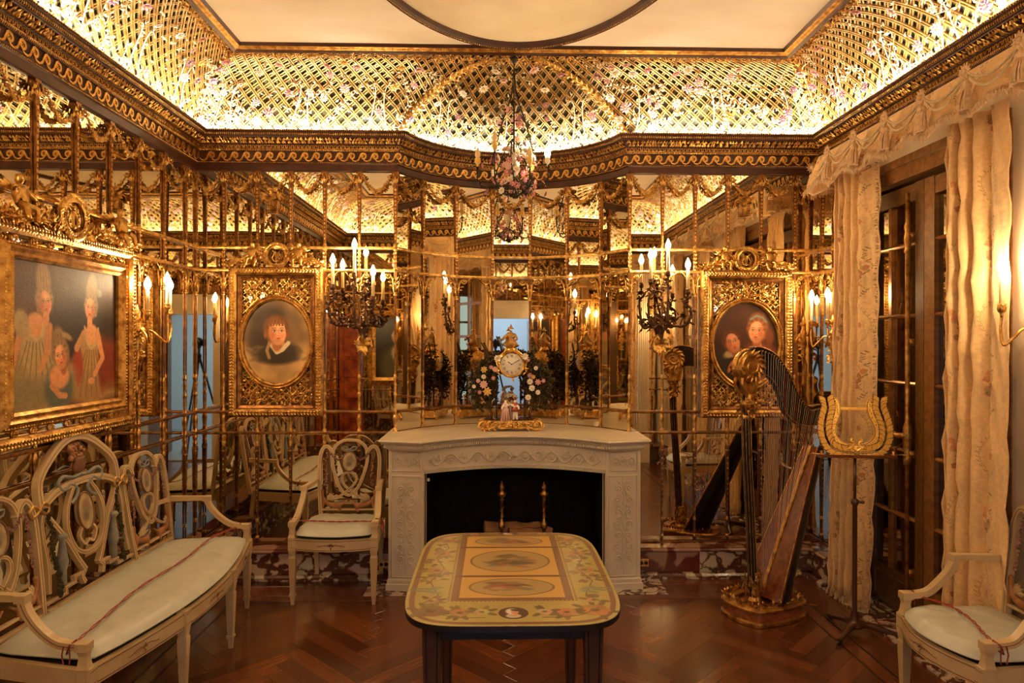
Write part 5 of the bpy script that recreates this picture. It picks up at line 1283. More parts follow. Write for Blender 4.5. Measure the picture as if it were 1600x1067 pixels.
# ---- painted table
TX0, TX1, TY0, TY1 = -.302, .416, 2.06, 3.066
t = thing('table', 'drop-leaf table with painted floral top and black legs', 'table', ((TX0+TX1)/2, (TY0+TY1)/2, 0))
hw, hl = (TX1-TX0)/2, (TY1-TY0)/2
p = Paint(574, 804, (.62, .56, .31)); p.noise(5, .10); p.noise(40, .06)
def toutline(s=1.0, n=72):
    out = []
    for k in range(n):
        a = 2*PI*k/n; c, q_ = math.cos(a), math.sin(a); e = 2/5.2
        out.append((hw*s*abs(c)**e*(1 if c > 0 else -1), (hl-hw*(1-s))*abs(q_)**e*(1 if q_ > 0 else -1)))
    return out
tu = lambda x, y: (x/(2*hw)+.5, y/(2*hl)+.5)
o_ = toutline(.945); brn = (.42, .27, .17)
p.line([tu(x, y) for x, y in o_+[o_[0]]], .009, brn, .9)
for (x, y) in toutline(.97, 260): p.ell(*tu(x*.985, y*.985), .006, .004, brn, .4)
def pbox(x0, x1, y0, y1, col):
    i0, i1, j0, j1 = int((x0/(2*hw)+.5)*p.w), int((x1/(2*hw)+.5)*p.w), int((y0/(2*hl)+.5)*p.h), int((y1/(2*hl)+.5)*p.h); p.a[j0:j1, i0:i1] = np.array(col)*(1+.06*(p.rs.rand(j1-j0, i1-i0, 1)-.5))
ys = [(-.275, -.075), (-.055, .275), (.295, .445)]
pbox(-.205, .205, -.30, .465, brn)
for a, b in ys: pbox(-.178, .178, a, b, (.74, .58, .30))
for k in range(60):
    for s in (-1, 1): p.ell(*tu(s*.213, -.30+k*.0128), .006, .004, brn, .4)
for k in range(30): p.ell(*tu(-.2+k*.0138, -.304), .006, .004, brn, .4); p.ell(*tu(-.2+k*.0138, .468), .006, .004, brn, .4)
for (a, b), rx in zip(ys, (.145, .150, .140)):
    cy = (a+b)/2; ry = min((b-a)*.40, .125); u, v = tu(0, cy)
    p.ell(u, v, rx/(2*hw)+.006, ry/(2*hl)+.004, (.25, .17, .10), .05); p.ell(u, v, rx/(2*hw), ry/(2*hl), (.62, .52, .33), .05)
    for k in range(22):
        an = R.uniform(0, 6.28); q_ = R.uniform(0, .65); p.ell(u+math.cos(an)*q_*rx/(2*hw)*.9, v+math.sin(an)*q_*ry/(2*hl)*.9, R.uniform(.03, .07), R.uniform(.008, .02), R.choice([(.40, .30, .20), (.48, .40, .26), (.70, .50, .33), (.36, .40, .36), (.56, .30, .20), (.30, .22, .14)]), .7, R.uniform(-.6, .6), .75)
def bloom(x, y, r, col, n=6):
    u, v = tu(x, y)
    for k in range(n): a = 2*PI*k/n+r*99; p.ell(u+math.cos(a)*r/(2*hw)*.6, v+math.sin(a)*r/(2*hl)*.6, r/(2*hw)*.6, r/(2*hl)*.5, tuple(c*R.uniform(.85, 1.12) for c in col), .3)
    p.ell(u, v, r/(2*hw)*.35, r/(2*hl)*.3, tuple(c*.55 for c in col), .6)
def tleaf(x, y, a, L): p.ell(*tu(x, y), L/(2*hw)*.5, L/(2*hl)*.42*.5, R.choice([(.40, .33, .18), (.46, .37, .20), (.36, .28, .16)]), .3, a)
for s in (-1, 1):
    for (bx, by, br, col) in ((.262, -.385, .042, (.42, .24, .16) if s < 0 else (.74, .42, .22)), (.17, -.40, .028, (.72, .48, .34)), (.10, -.395, .022, (.76, .66, .52)), (.27, -.30, .022, (.74, .58, .44)), (.275, .0, .034, (.70, .50, .32)), (.272, .10, .028, (.78, .68, .48)), (.27, .20, .03, (.70, .46, .32)), (.26, .38, .03, (.66, .40, .28)), (.15, .478, .018, (.72, .52, .38)), (.28, -.09, .024, (.74, .6, .42)), (.265, .29, .02, (.8, .7, .5))):
        for k in range(7): a = R.uniform(0, 6.28); tleaf(s*bx+math.cos(a)*br*1.5, by+math.sin(a)*br*1.4, a, .045)
        bloom(s*bx, by, br, tuple(c*.62+.15*k_ for c, k_ in zip(col, (1.15, 1.0, .6))))
    p.line([tu(s*.30, -.33), tu(s*.25, -.25), tu(s*.29, -.12), tu(s*.25, .02), tu(s*.29, .15), tu(s*.25, .28), tu(s*.28, .40)], .0028, (.40, .32, .18), .8)
    for q_ in (-1, 1):
        p.ell(*tu(s*.268, -.205+q_*.018), .045, .012, (.46, .48, .40), .3, q_*.4); p.ell(*tu(s*.315, -.20+q_*.01), .06, .006, (.42, .44, .36), .3, q_*.1)
    p.line([tu(s*.09, -.44), tu(s*.16, -.44), tu(s*.22, -.42), tu(s*.28, -.36)], .0028, (.40, .32, .18), .8)
for cy in (-.405, .485):
    u, v = tu(.0, cy); k = 1 if cy < 0 else .5
    p.ell(u, v, .066, .047*k, (.26, .14, .10), .06); p.ell(u, v-.022*k, .034, .016*k, (.70, .64, .54), .3); p.ell(u, v-.012*k, .016, .012*k, (.72, .52, .38), .4); p.ell(u-.006, v+.012*k, .028, .024*k, (.80, .76, .66), .3, .2); p.ell(u+.006, v+.008*k, .016, .018*k, (.72, .52, .38), .3); p.ell(u+.008, v+.022*k, .02, .007*k, (.22, .12, .08), .5, -.3)
TOPM = painted('painted_tabletop', p, .30, .45)
ol = toutline(1.0, 96)
def yclip(P, y0, y1): return clip(clip(P, 1, y0, 1), 1, y1, -1)
for (y0, y1) in ((-hl-.01, -.0685), (-.0665, .281), (.283, hl+.01)):
    P = yclip(ol, y0, y1); P = [q_ for i, q_ in enumerate(P) if math.dist(q_, P[i-1]) > 1e-5]
    g = G(); g.poly(P, .7405, .742, 0); g.poly([(x*1.003, y*1.002) for x, y in P], .722, .7404, 1)
    ob('table_leaf', g, [TOPM, BLACKP], t, uvf=lambda c: (c.x/(2*hw)+.5, c.y/(2*hl)+.5))
EBON = mat('dark_stained_leg', (.045, .015, .006), .5, 0, (.065, .022, .009), 12, spec=.15)
g = G(); g.box(-.27, .27, -.34, .34, .63, .72); ob('apron', g, BLACKP, t)
for sx in (-1, 1):
    for sy in (-1, 1):
        g = G(); x, y = sx*.262, sy*.335; V = []
        for z, r in ((0, .015), (.70, .031)): V += [(x-r, y-r, z), (x+r, y-r, z), (x+r, y+r, z), (x-r, y+r, z)]
        g.add(V, [(3, 2, 1, 0), (4, 5, 6, 7), (0, 1, 5, 4), (1, 2, 6, 5), (2, 3, 7, 6), (3, 0, 4, 7)])
        for q_ in (-1, 1): g.tube([(x+q_*.010, y-.0165, .05), (x+q_*.019, y-.0315, .69)], .0016, 4, mi=1)
        ob('leg', g, [EBON, BLACKP], t)

# ---- mantel clock: gilt rocaille base, flowering bower, drum clock, seated figure on top
t = thing('mantel_clock', 'gilt mantel clock in a bower of porcelain flowers on the marble shelf', 'clock', (.105, 4.85, .975))
rr = random.Random(21)
g = G()
g.poly([(-.19, -.07), (-.10, -.095), (0, -.085), (.10, -.095), (.19, -.07), (.20, 0), (.19, .07), (-.19, .07), (-.20, 0)], .05, .072)
for s in (-1, 1):
    for q_ in (-1, 1):
        g.tube([(s*.19, q_*.06, .066), (s*.215, q_*.075, .055), (s*.225, q_*.085, .03), (s*.20, q_*.09, .012), (s*.175, q_*.085, .02), (s*.185, q_*.08, .036)], [.012, .013, .012, .011, .008, .005], 6)
    for (cx, cz, r) in ((.17, .045, .024), (.11, .04, .022), (.06, .045, .018)):
        g.tube([(s*x, -.095, z) for x, z in spiral(cx, cz, r, 1.2, PI*.8, -1, 12, .2)], .0065, 6)
    g.tube([(s*.015, -.10, .03), (s*.06, -.103, .02), (s*.11, -.10, .03), (s*.16, -.095, .014), (s*.20, -.09, .014)], [.009, .010, .008, .009, .010], 6)
for k in range(9): a = PI*k/8; g.leaf((0, -.10, .035), (math.cos(a), -.25, math.sin(a)), (0, -1, 0), .05, .018, 0, .2)
g.ball((0, -.105, .035), .014, 8); g.tube([(x, -.09-.008*math.cos(x*30), .066) for x in np.linspace(-.19, .19, 24)], .006, 5)
for k in range(40): a = rr.uniform(0, 2*PI); g.leaf((rr.uniform(-.19, .19), -.095, rr.uniform(.015, .06)), (math.cos(a), -.4, math.sin(a)*.5), (0, -1, 0), .04, .016)
g.poly([(-.17, -.06), (.17, -.06), (.17, .05), (-.17, .05)], .012, .055)
ob('base', g, GOLDB, t)
g = G()     # rockwork ground
for k in range(60): g.ball((rr.uniform(-.18, .18), rr.uniform(-.05, .05), .075), rr.uniform(.008, .018), 6, 0, 1, 1, .6)
ob('rocky_ground', g, BRONZE, t)
g = G()     # branches
for s in (-1, 1):
    g.tube(smoothp([(s*.14, 0, .07), (s*.135, -.01, .12), (s*.15, 0, .17), (s*.12, 0, .26), (s*.09, 0, .34)], 4), [.012]*8+[.009]*9, 6)
    g.tube(smoothp([(s*.15, 0, .17), (s*.19, 0, .22), (s*.20, 0, .30), (s*.17, .01, .38), (s*.13, .01, .45)], 4), .007, 5)
    g.tube(smoothp([(s*.12, 0, .26), (s*.16, -.02, .33), (s*.12, -.03, .40)], 4), .006, 5)
    g.tube([(s*.10, .02, .07), (s*.10, .02, .30)], .007, 5)
g.tube(smoothp([(-.17, .02, .38), (-.15, .02, .48), (-.175, .02, .56), (-.20, .02, .60)], 4), .005, 5); g.tube(smoothp([(-.05, .02, .45), (-.06, .02, .55), (-.085, .02, .63)], 4), .004, 5)
ob('branches', g, BRONZE, t, True)
g = G()
for k in range(2300):
    a = rr.uniform(-.5, PI+.5); R_ = rr.uniform(.12, .27)
    x, z = R_*math.cos(a)*1.08, .32+R_*math.sin(a)*.85
    if math.hypot(x, z-.465) < .092: continue
    if abs(x) < .085 and z < .36: continue
    if k % 4 == 0: s = rr.choice((-1, 1)); x, z = s*rr.uniform(.10, .27), rr.uniform(.14, .36)
    d = (rr.uniform(-1, 1), rr.uniform(-1, .4), rr.uniform(-.7, 1)); g.leaf((x, rr.uniform(-.05, .05), z), d, (0, -1, .2), rr.uniform(.024, .046), rr.uniform(.012, .022), 0, .25)
for P in ([(-.17, .02, .40), (-.15, .02, .48), (-.175, .02, .56), (-.20, .02, .61)], [(-.05, .02, .5), (-.06, .02, .57), (-.09, .02, .655)]):
    for (x, y, z) in smoothp(P, 9):
        for q_ in (-1, 1): g.leaf((x, y, z), (q_, -.3, .5), (0, -1, 0), .018, .009)
ob('bower_leaves', g, GREENL, t, kind='stuff')
for (x, z, k, s) in ((-.085, .505, 0, 1.25), (.085, .52, 0, 1.2), (.105, .495, 1, .7), (-.165, .43, 3, 1.2), (-.12, .445, 1, .8), (-.098, .43, 4, 1.0), (-.165, .38, 0, .9), (-.165, .325, 4, 1.4), (-.105, .37, 1, .8), (.115, .39, 1, 1.0), (.135, .378, 3, .8), (.115, .345, 0, 1.1), (.165, .34, 1, 1.1), (.128, .30, 0, 1.1), (-.145, .275, 3, 1.5), (-.19, .27, 1, .75), (.105, .235, 0, 1.1), (.165, .27, 0, .9), (-.20, .35, 4, .8), (.20, .35, 1, .8), (-.225, .31, 0, .7), (.15, .44, 0, .8)):
    link('porcelain_flower', FM[k], t, (x*1.15, -.078, z), (PI/2+rr.uniform(-.3, .3), rr.uniform(0, 6), rr.uniform(-.3, .3)), (s*1.0, s*1.0, s*1.0))
DC = (0.005, -.06, .465)
g = G(); M = Matrix.Translation(DC) @ Matrix.Rotation(PI/2, 4, 'X')
g.lathe([(.070, -.10), (.082, -.09), (.082, -.005), (.092, 0), (.096, .008), (.088, .016), (.080, .012), (.079, .004)], 36, M)
for k in (0, 5, 10): a = PI*(.12+.76*k/10)+PI; g.leaf((DC[0]+.09*math.cos(a), DC[1]-.01, DC[2]+.09*math.sin(a)), (math.cos(a+.5), -.3, math.sin(a+.5)), (0, -1, 0), .04, .018)
for s in (-1, 1): g.tube([(DC[0]+s*x, DC[1]-.005, DC[2]+z) for x, z in ((.03, .10), (.05, .085), (.085, .055), (.105, .02), (.095, -.02), (.105, -.05), (.08, -.075))], [.008, .009, .008, .009, .008, .008, .005], 6)
g.lathe([(.05, .085), (.035, .10), (.03, .115), (.05, .125), (.055, .135), (.02, .14)], 14, Matrix.Translation((DC[0], DC[1]+.03, DC[2])), 0, 1, .8)
dr = ob('clock_case', g, GOLDB, t); smooth_by(dr)
g = G(); g.lathe([(.001, .0), (.079, .0), (.079, .006), (.072, .010), (.001, .012)], 36, M); dial = ob('dial', g, PORC[0], t, True)
g = G(); y = DC[1]-.0125
def stroke(x0, z0, x1, z1, w): g.board([(DC[0]+x0, y, DC[2]+z0), (DC[0]+x1, y, DC[2]+z1)], w, .001, (0, -1, 0))
ROM = ['XII', 'I', 'II', 'III', 'IIII', 'V', 'VI', 'VII', 'VIII', 'IX', 'X', 'XI']
for h, s in enumerate(ROM):
    a = PI/2-h*PI/6; ux, uz = math.cos(a), math.sin(a); px_, pz_ = uz, -ux    # px: reading direction
    wds = [{'I': .0042, 'V': .0075, 'X': .0075}[c] for c in s]; tot = sum(wds); x = -tot/2; r0, r1 = .051, .066
    pt = lambda o, r: (ux*r+px_*o, uz*r+pz_*o)
    for c, w in zip(s, wds):
        if c == 'I': stroke(*pt(x+w/2, r0), *pt(x+w/2, r1), .0018)
        elif c == 'V': stroke(*pt(x+.0008, r1), *pt(x+w/2, r0), .002); stroke(*pt(x+w-.0008, r1), *pt(x+w/2, r0), .001)
        else: stroke(*pt(x+.0008, r1), *pt(x+w-.0008, r0), .002); stroke(*pt(x+w-.0008, r1), *pt(x+.0008, r0), .001)
        x += w
for k in range(60): a = k*PI/30; stroke(.070*math.cos(a), .070*math.sin(a), .073*math.cos(a), .073*math.sin(a), .0007)
ob('numerals', g, IRON, dial, kind='stuff')
g = G()
def hand(h, L, w):
    a = PI/2-h*PI/6; g.poly([(DC[0]+w*math.cos(a+PI/2), DC[2]+w*math.sin(a+PI/2)), (DC[0]-.01*math.cos(a), DC[2]-.01*math.sin(a)), (DC[0]-w*math.cos(a+PI/2), DC[2]-w*math.sin(a+PI/2)), (DC[0]+L*.8*math.cos(a)-w*1.4*math.sin(a)*-1, DC[2]+L*.8*math.sin(a)+w*1.4*math.cos(a)*-1), (DC[0]+L*math.cos(a), DC[2]+L*math.sin(a)), (DC[0]+L*.8*math.cos(a)+w*1.4*math.sin(a)*-1, DC[2]+L*.8*math.sin(a)-w*1.4*math.cos(a)*-1)][::-1], 0, .001, 0, Matrix.Translation((0, y-.002, 0)) @ MXZ)
hand(10.17, .036, .0018); hand(2.0, .060, .0014); g.ball((DC[0], y-.002, DC[2]), .004, 8); ob('clock_hands', g, IRON, dial)
# seated figure with a pointed hat, playing
z0 = .60
fig = [(0, -.03, z0+.02, .030), (0, -.03, z0+.06, .024), (0, -.03, z0+.085, .010), (0, -.034, z0+.105, .015), (-.03, -.04, z0+.07, .012), (-.05, -.06, z0+.045, .009), (-.07, -.065, z0+.035, .013), (.03, -.035, z0+.07, .012), (.045, -.05, z0+.04, .009), (.02, -.06, z0+.03, .008), (-.025, -.045, z0+.008, .018), (-.045, -.07, z0-.002, .013), (.025, -.045, z0+.008, .018), (.05, -.06, z0-.002, .013)]
o = skin('seated_figure', fig, [(0, 1), (1, 2), (2, 3), (1, 4), (4, 5), (5, 6), (1, 7), (7, 8), (8, 9), (0, 10), (10, 11), (0, 12), (12, 13)], GOLDP, t, 1)
g = G(); g.lathe([(.024, 0), (.014, .008), (.006, .022), (.002, .034)], 10, Matrix.Translation((0, -.034, z0+.113))); ob('pointed_hat', g, GOLDB, o, True)
g = G()     # porcelain couple by a little tree
g.tube(smoothp([(.0, -.04, .07), (.004, -.04, .12), (-.004, -.04, .17), (.01, -.04, .21)], 4), [.012]*6+[.009]*7, 7)
for s in (-1, 1): g.tube([(0, -.04, .18), (s*.02, -.04, .20), (s*.035, -.04, .225)], .006, 6)
for k in range(60): a = rr.uniform(0, PI); g.leaf((.04*math.cos(a), -.045, .215+.03*math.sin(a)), (rr.uniform(-1, 1), -.5, rr.uniform(-.3, 1)), (0, -1, 0), .024, .012)
ob('porcelain_tree', g, mat('pale_porcelain', (.55, .48, .34), .3), t, True)
def couple(x, coat, skirt, lab):
    s = 1 if x > 0 else -1
    pts = [(x, -.055, .125, .013), (x, -.055, .150, .012), (x, -.055, .166, .005), (x-s*.002, -.057, .180, .0095), (x+s*.014, -.058, .148, .007), (x+s*.020, -.07, .130, .005), (x-s*.012, -.062, .150, .006), (x-s*.026, -.062, .158, .0045), (x-.006, -.055, .105, .009), (x-.008, -.055, .075, .006), (x+.006, -.055, .105, .009), (x+.010, -.060, .075, .006)]
    o = skin('porcelain_figure', pts, [(0, 1), (1, 2), (2, 3), (1, 4), (4, 5), (1, 6), (6, 7), (0, 8), (8, 9), (0, 10), (10, 11)], PORC[0], t, 1, label=lab)
    g = G(); g.lathe([(.021, .118) if not skirt else (.030, .072), (.017, .135), (.0125, .140), (.0155, .155), (.008, .166)], 12, Matrix.Translation((x, -.055, 0)), 0, 1, .8)
    if skirt:
        for k in range(12): a = 2*PI*k/12; g.tube([(x+.031*math.cos(a), -.055+.025*math.sin(a), .072), (x+.014*math.cos(a), -.055+.011*math.sin(a), .138)], .0018, 4, mi=1)
    ob('coat' if not skirt else 'striped_dress', g, [coat, LINE], o, True)
    g = G(); g.ball((x-s*.001, -.052, .184), .0095, 8); ob('hair', g, LINE, o, True)
    o.scale = (1.35,)*3; o.location = (-.35*x+s*.004, .35*.055-.012, -.35*.072)
couple(.026, mat('red_glaze', (.35, .04, .02), .25), False, 'porcelain man in a red coat'); couple(-.034, PORC[4], True, 'porcelain lady in a striped skirt')

# ---- flower chandelier hanging in the bow
t = thing('chandelier', 'small dark wire chandelier with porcelain flowers and one lit bulb', 'chandelier', (.11, 4.30, 2.60))
rr = random.Random(5); st = G(); lv = G()
st.tube([(0, 0, .78), (0, 0, .70)], .004, 5); st.ball((0, 0, .775), .025, 8)
for k in range(3):
    a = k*2*PI/3+.5; st.tube(smoothp([(0, 0, .72), (.02*math.cos(a), .02*math.sin(a), .55), (.09*math.cos(a), .09*math.sin(a), .38), (.16*math.cos(a), .16*math.sin(a), .15)], 5), .005, 5)
    for j in range(34):
        q_ = j/33; rad = .01+.15*q_**1.3; p = Vector((rad*math.cos(a), rad*math.sin(a), .72-.57*q_)); lv.leaf(p, (rr.uniform(-1, 1), rr.uniform(-1, 1), rr.uniform(-.5, 1)), (rr.uniform(-1, 1), rr.uniform(-1, 1), .3), .032, .016)
arms = [(.205, -.10, .115, True), (-.225, -.07, .115, False), (-.12, -.13, .20, False), (.12, .16, .14, False), (-.10, .17, .14, False), (.09, -.19, .09, False)]
for (x, y, z, lit) in arms:
    P = smoothp([(x*.15, y*.15, .02), (x*.5, y*.5, -.035), (x*.95, y*.95, -.03), (x*1.02, y*1.02, z-.05), (x, y, z-.04)], 5); st.tube(P, .0045, 5)
    for p in P:
        for q_ in range(2): lv.leaf(p, (rr.uniform(-1, 1), rr.uniform(-1, 1), rr.uniform(-1, 1)), (0, 0, 1), .024, .012)
    g = G(); g.ball((x, y, z-.035), .0001, 4)
    bulb(t, (x, y, z+.04), .012, .012, lit, PORC[3] if not lit else PORC[0])
for k in range(6):
    a = k*PI/3; P = smoothp([(.03*math.cos(a), .03*math.sin(a), .25), (.09*math.cos(a+.3), .09*math.sin(a+.3), .12), (.13*math.cos(a+.5), .13*math.sin(a+.5), 0), (.05*math.cos(a+.7), .05*math.sin(a+.7), -.07), (0, 0, -.085)], 5); st.tube(P, .004, 4)
    for p in P: lv.leaf(p, (rr.uniform(-1, 1), rr.uniform(-1, 1), rr.uniform(-1, 1)), (0, 0, 1), .024, .012); lv.leaf(p, (rr.uniform(-1, 1), rr.uniform(-1, 1), rr.uniform(-1, 1)), (0, -1, 0), .024, .012)
ob('wire_frame', st, IRON, t, True); ob('metal_leaves', lv, GREENL, t, kind='stuff')
for k in range(62):
    a = rr.uniform(0, 2*PI); rad = rr.uniform(.06, .20); z = rr.uniform(-.08, .17) if k < 54 else rr.uniform(.2, .5); rad = rad if k < 54 else .03+.1*(.55-z)
    d = Vector((math.cos(a), math.sin(a), rr.uniform(-.5, .7))); link('porcelain_flower', FM[rr.choice((0, 1, 2, 4, 4, 1))], t, (rad*math.cos(a), rad*math.sin(a), z), d.to_track_quat('Z', 'Y').to_euler(), (1.15,)*3)
g = G(); g.lathe([(.02, .04), (.03, .06), (.022, .09), (.035, .12), (.04, .15), (.02, .18), (.028, .20), (.012, .225)], 12)
for k in range(16): a = rr.uniform(0, 6.28); g.ball((.03*math.cos(a), .03*math.sin(a), rr.uniform(.10, .22)), .016, 6)
ob('porcelain_bouquet', g, PORC[0], t, True)

# ---- dark flowering-branch wall lights either side of the bow
def branch_light(x, label, tips, seed):
    t = thing('wall_light', label, 'wall light', (x, 4.735, 1.56), 0, 'dark branching wall lights on the mirrors')
    rr = random.Random(seed); st = G(); lv = G(); gd = G()
    gd.tube(smoothp([(0, 0, .02), (-.02, -.03, -.02), (-.04, -.02, .03), (-.02, -.02, .07), (.01, -.03, .09)], 4), [.018]*8+[.010]*9, 7); gd.tube(smoothp([(.01, -.01, -.02), (.05, -.03, .0), (.05, -.03, .05), (.02, -.03, .06)], 4), [.014]*6+[.007]*7, 7)
    for k in range(14): a = rr.uniform(0, 6.28); gd.leaf((0, -.03, .02), (math.cos(a), -.4, math.sin(a)), (0, -1, 0), .07, .028)
    gd.tube([(0, -.005, .02), (0, -.005, -.06)], .012, 6)
    for (bx, by, bz, L) in tips:
        dx, dy, dz = bx-x, by-4.735, bz-1.56; e = bulb(t, (dx, dy, dz), L, .0115, True, BRONZE)
        P = smoothp([(0, -.03, .06), (dx*.25, -.05, .15), (dx*.95, dy*.8, .14+.04*abs(dx)*10*.2), (dx*1.15, dy, dz-.30), (dx*.8, dy, dz-.25), (e.x, e.y, e.z)], 6)
        st.tube(P, [.013*(1-.5*i/len(P)) for i in range(len(P))], 6)
        for p in P[6::2]:
            for q_ in range(2):
                d = (rr.uniform(-1, 1), rr.uniform(-1, .6), rr.uniform(-.8, 1)); lv.leaf(p, d, (rr.uniform(-.5, .5), -1, rr.uniform(-.5, .5)), rr.uniform(.03, .062), rr.uniform(.014, .024), 0, .35)
        P2 = smoothp([P[10], (P[10][0]+rr.uniform(-.06, .06), P[10][1]-.03, P[10][2]+.07), (P[10][0]+rr.uniform(-.09, .09), P[10][1]-.03, P[10][2]+.04)], 4); st.tube(P2, .005, 5)
        for k in range(2):
            c = P2[-1] if k else P2[4]
            for j in range(7): a = j*.9; lv.leaf(c, (math.cos(a), -.5, math.sin(a)), (0, -1, 0), .030, .020)
    P = smoothp([(0, -.03, .06), (.03, -.06, .20), (0, -.05, .34), (.02, -.05, .42)], 5); st.tube(P, .008, 6)
    for p in P[3:]:
        for q_ in range(2): lv.leaf(p, (rr.uniform(-1, 1), rr.uniform(-1, .6), rr.uniform(-.8, 1)), (0, -1, 0), .05, .02, 0, .35)
    ob('branches', st, BRONZE, t, True); ob('bronze_leaves', lv, BRONZE, t, kind='stuff'); ob('gilt_mount', gd, GOLD, t, True)
branch_light(-.91, 'dark bronze branch wall light with three candles left of the bow', [(-1.094, 4.6, 2.14, .15), (-.939, 4.55, 2.236, .17), (-.816, 4.55, 2.059, .15)], 1)
branch_light(1.139, 'dark bronze branch wall light with three candles right of the bow', [(1.047, 4.6, 2.185, .15), (1.152, 4.55, 2.243, .16), (1.286, 4.55, 2.115, .15)], 2)
# ---- gilt wall sconces
def sconce(loc, rot, label, tips, seed):
    t = thing('wall_sconce', label, 'wall light', loc, rot, 'gilt candle sconces'); g = G(); rr = random.Random(seed)
    g.lathe([(.006, -.42), (.010, -.40), (.006, -.37), (.005, -.27), (.012, -.25), (.007, -.23), (.020, -.19), (.013, -.16), (.026, -.12), (.018, -.07), (.024, -.03), (.012, .0), (.02, .03), (.010, .06), (.002, .09)], 10, Matrix.Translation((0, -.03, 0)))
    for k in range(40): z = rr.uniform(-.24, .05); a = rr.uniform(0, PI); g.leaf((0.012*math.cos(a), -.03-.012*math.sin(a), z), (math.cos(a), -math.sin(a), rr.uniform(-1, .3)), (0, -1, 0), .035, .018)
    g.tube([(0, 0, -.05), (0, -.03, -.05)], .01, 6)
    for (dx, dy, dz, L, lean) in tips:
        e = bulb(t, (dx, dy, dz), L, .010, True, GOLD, lean)
        g.tube(smoothp([(0, -.03, -.10), (dx*.3, dy*.5, -.06), (dx*.5, dy*.8, -.10), (dx*.8, dy, -.13), (dx*1.06, dy*1.02, -.06) if e.z > -.02 else (dx*1.03, dy, (e.z-.13)/2-.02), (e.x, e.y, e.z)], 5), .0065, 6)
    ob('arms_and_stem', g, GOLD, t, True)
sconce((XL, 3.93, 1.72), PI/2, 'gilt three-candle sconce on the left wall by the large painting', [(-.10, -.14, .19, .13, (0, 0)), (.16, -.14, .205, .13, (0, 0)), (.02, -.19, .225, .12, (0, 0))], 1)
sconce((XR, 4.53, 1.70), -PI/2, 'gilt candle sconce in the right corner beside the curtain', [(-.075, -.14, .21, .15, (0, .04)), (.13, -.13, .21, .15, (0, 0))], 2)
sconce((XR, 2.80, 1.72), -PI/2, 'gilt candle sconce on the marble wall at the right edge', [(-.055, -.14, .205, .15, (0, 0)), (.17, -.14, .205, .15, (0, 0))], 3)

sconce((.88, YF, 1.72), PI, 'gilt sconce on the front wall between window and doorway, seen in the mirrors', [(-.08, -.15, .205, .13, (0, 0)), (.08, -.15, .205, .13, (0, 0))], 4)
sconce((-.76, YF, 1.72), PI, 'gilt sconce on the front wall beside the old man portrait, seen in the mirrors', [(-.08, -.15, .205, .13, (0, 0)), (.08, -.15, .205, .13, (0, 0))], 5)
sconce((XR, .70, 1.72), -PI/2, 'gilt sconce on the right wall nearest the doorway, added as fill light', [(-.10, -.15, .205, .13, (0, 0)), (.10, -.15, .205, .13, (0, 0))], 6)  # added lamp, no known original: lights the fronts that face the doorway
sconce((XL, 1.9, 1.72), PI/2, 'gilt sconce on the left wall nearest the doorway, added as fill light', [(-.10, -.15, .205, .13, (0, 0)), (.10, -.15, .205, .13, (0, 0))], 7)  # also an added sconce, put in to brighten fireplace and chair fronts

# ---- harp (local x runs from the column towards the player)
hd = (.9, .436); t = thing('harp', 'dark pedal harp with gilt scroll head standing before the right mirror', 'harp', (1.46, 3.93, 0), math.atan2(hd[1], hd[0]))
g = G()     # pedal box
ol_ = [(-.06, -.13), (.02, -.15), (.12, -.165), (.24, -.16), (.33, -.12), (.35, 0), (.33, .12), (.24, .16), (.12, .165), (.02, .15), (-.06, .13), (-.09, 0)]
ol_ = [p[:2] for p in smoothp([(x, y, 0) for x, y in ol_], 4, True)]; g.poly(ol_, .02, .085, 0); pb = ob('pedal_box', g, MAHOG, t)
g = G(); g.sweep([(x, y, .085) for x, y in ol_], [(.010, -.008), (.012, .004), (0, .012), (-.03, .020), (-.06, .018), (-.06, 0)], (0, 0, 1), True); g.sweep([(x, y, .015) for x, y in ol_], [(-.012, -.012), (.012, -.012), (.014, .004), (0, .012), (-.012, .012)], (0, 0, 1), True)
for k in range(130): 
    x, y = R.choice(ol_); g.leaf((x*.9, y*.9, .10), (x*R.uniform(-.5, 1), y*R.uniform(-.5, 1), .1), (0, 0, 1), .04, .02)
for x, y in ((-.05, .1), (-.05, -.1), (.3, .1), (.3, -.1)): g.lathe([(.022, 0), (.026, .006), (.018, .014)], 8, Matrix.Translation((x, y, 0)))
ob('gilt_moulding', g, GOLDD, pb)
g = G()
for k in range(4):
    y = -.09+.06*k; g.tube([(.33, y, .05), (.40, y*1.3, .045), (.43, y*1.4, .04)], .006, 5)
ob('pedals', g, GOLDD, pb, True)
g = G(); P = [(.050, 0, .09), (.045, 0, .20), (.022, 0, .60), (-.004, 0, .98), (-.012, 0, 1.30)]
g.lathe([(1, 0), (1, 1)], 3) if False else None
g.tube(smoothp(P, 4), [.030]*5+[.026]*8+[.025]*4, 10)
cl = ob('column', g, BLACKP, t); g = G()
for k in range(10): a = 2*PI*k/10; g.tube([(x+.027*math.cos(a), .027*math.sin(a), z) for x, y, z in smoothp(P, 3)[3:]], .0018, 4)
g.lathe([(.042, .085), (.045, .10), (.034, .12), (.036, .20), (.030, .25), (.033, .255), (.028, .262)], 12, Matrix.Translation((.053, 0, 0)))
for k in range(60): a = R.uniform(0, 6.28); z = R.uniform(.1, .24); g.leaf((.053+.033*math.cos(a), .033*math.sin(a), z), (.3*math.cos(a), .3*math.sin(a), 1), (math.cos(a), math.sin(a), 0), .05, .022)
for k in range(70): a = R.uniform(0, 6.28); z = R.uniform(1.17, 1.30); g.leaf((.024*math.cos(a), .024*math.sin(a), z), (.6*math.cos(a), .6*math.sin(a), R.uniform(-1, 1)), (math.cos(a), math.sin(a), 0), .06, .026)
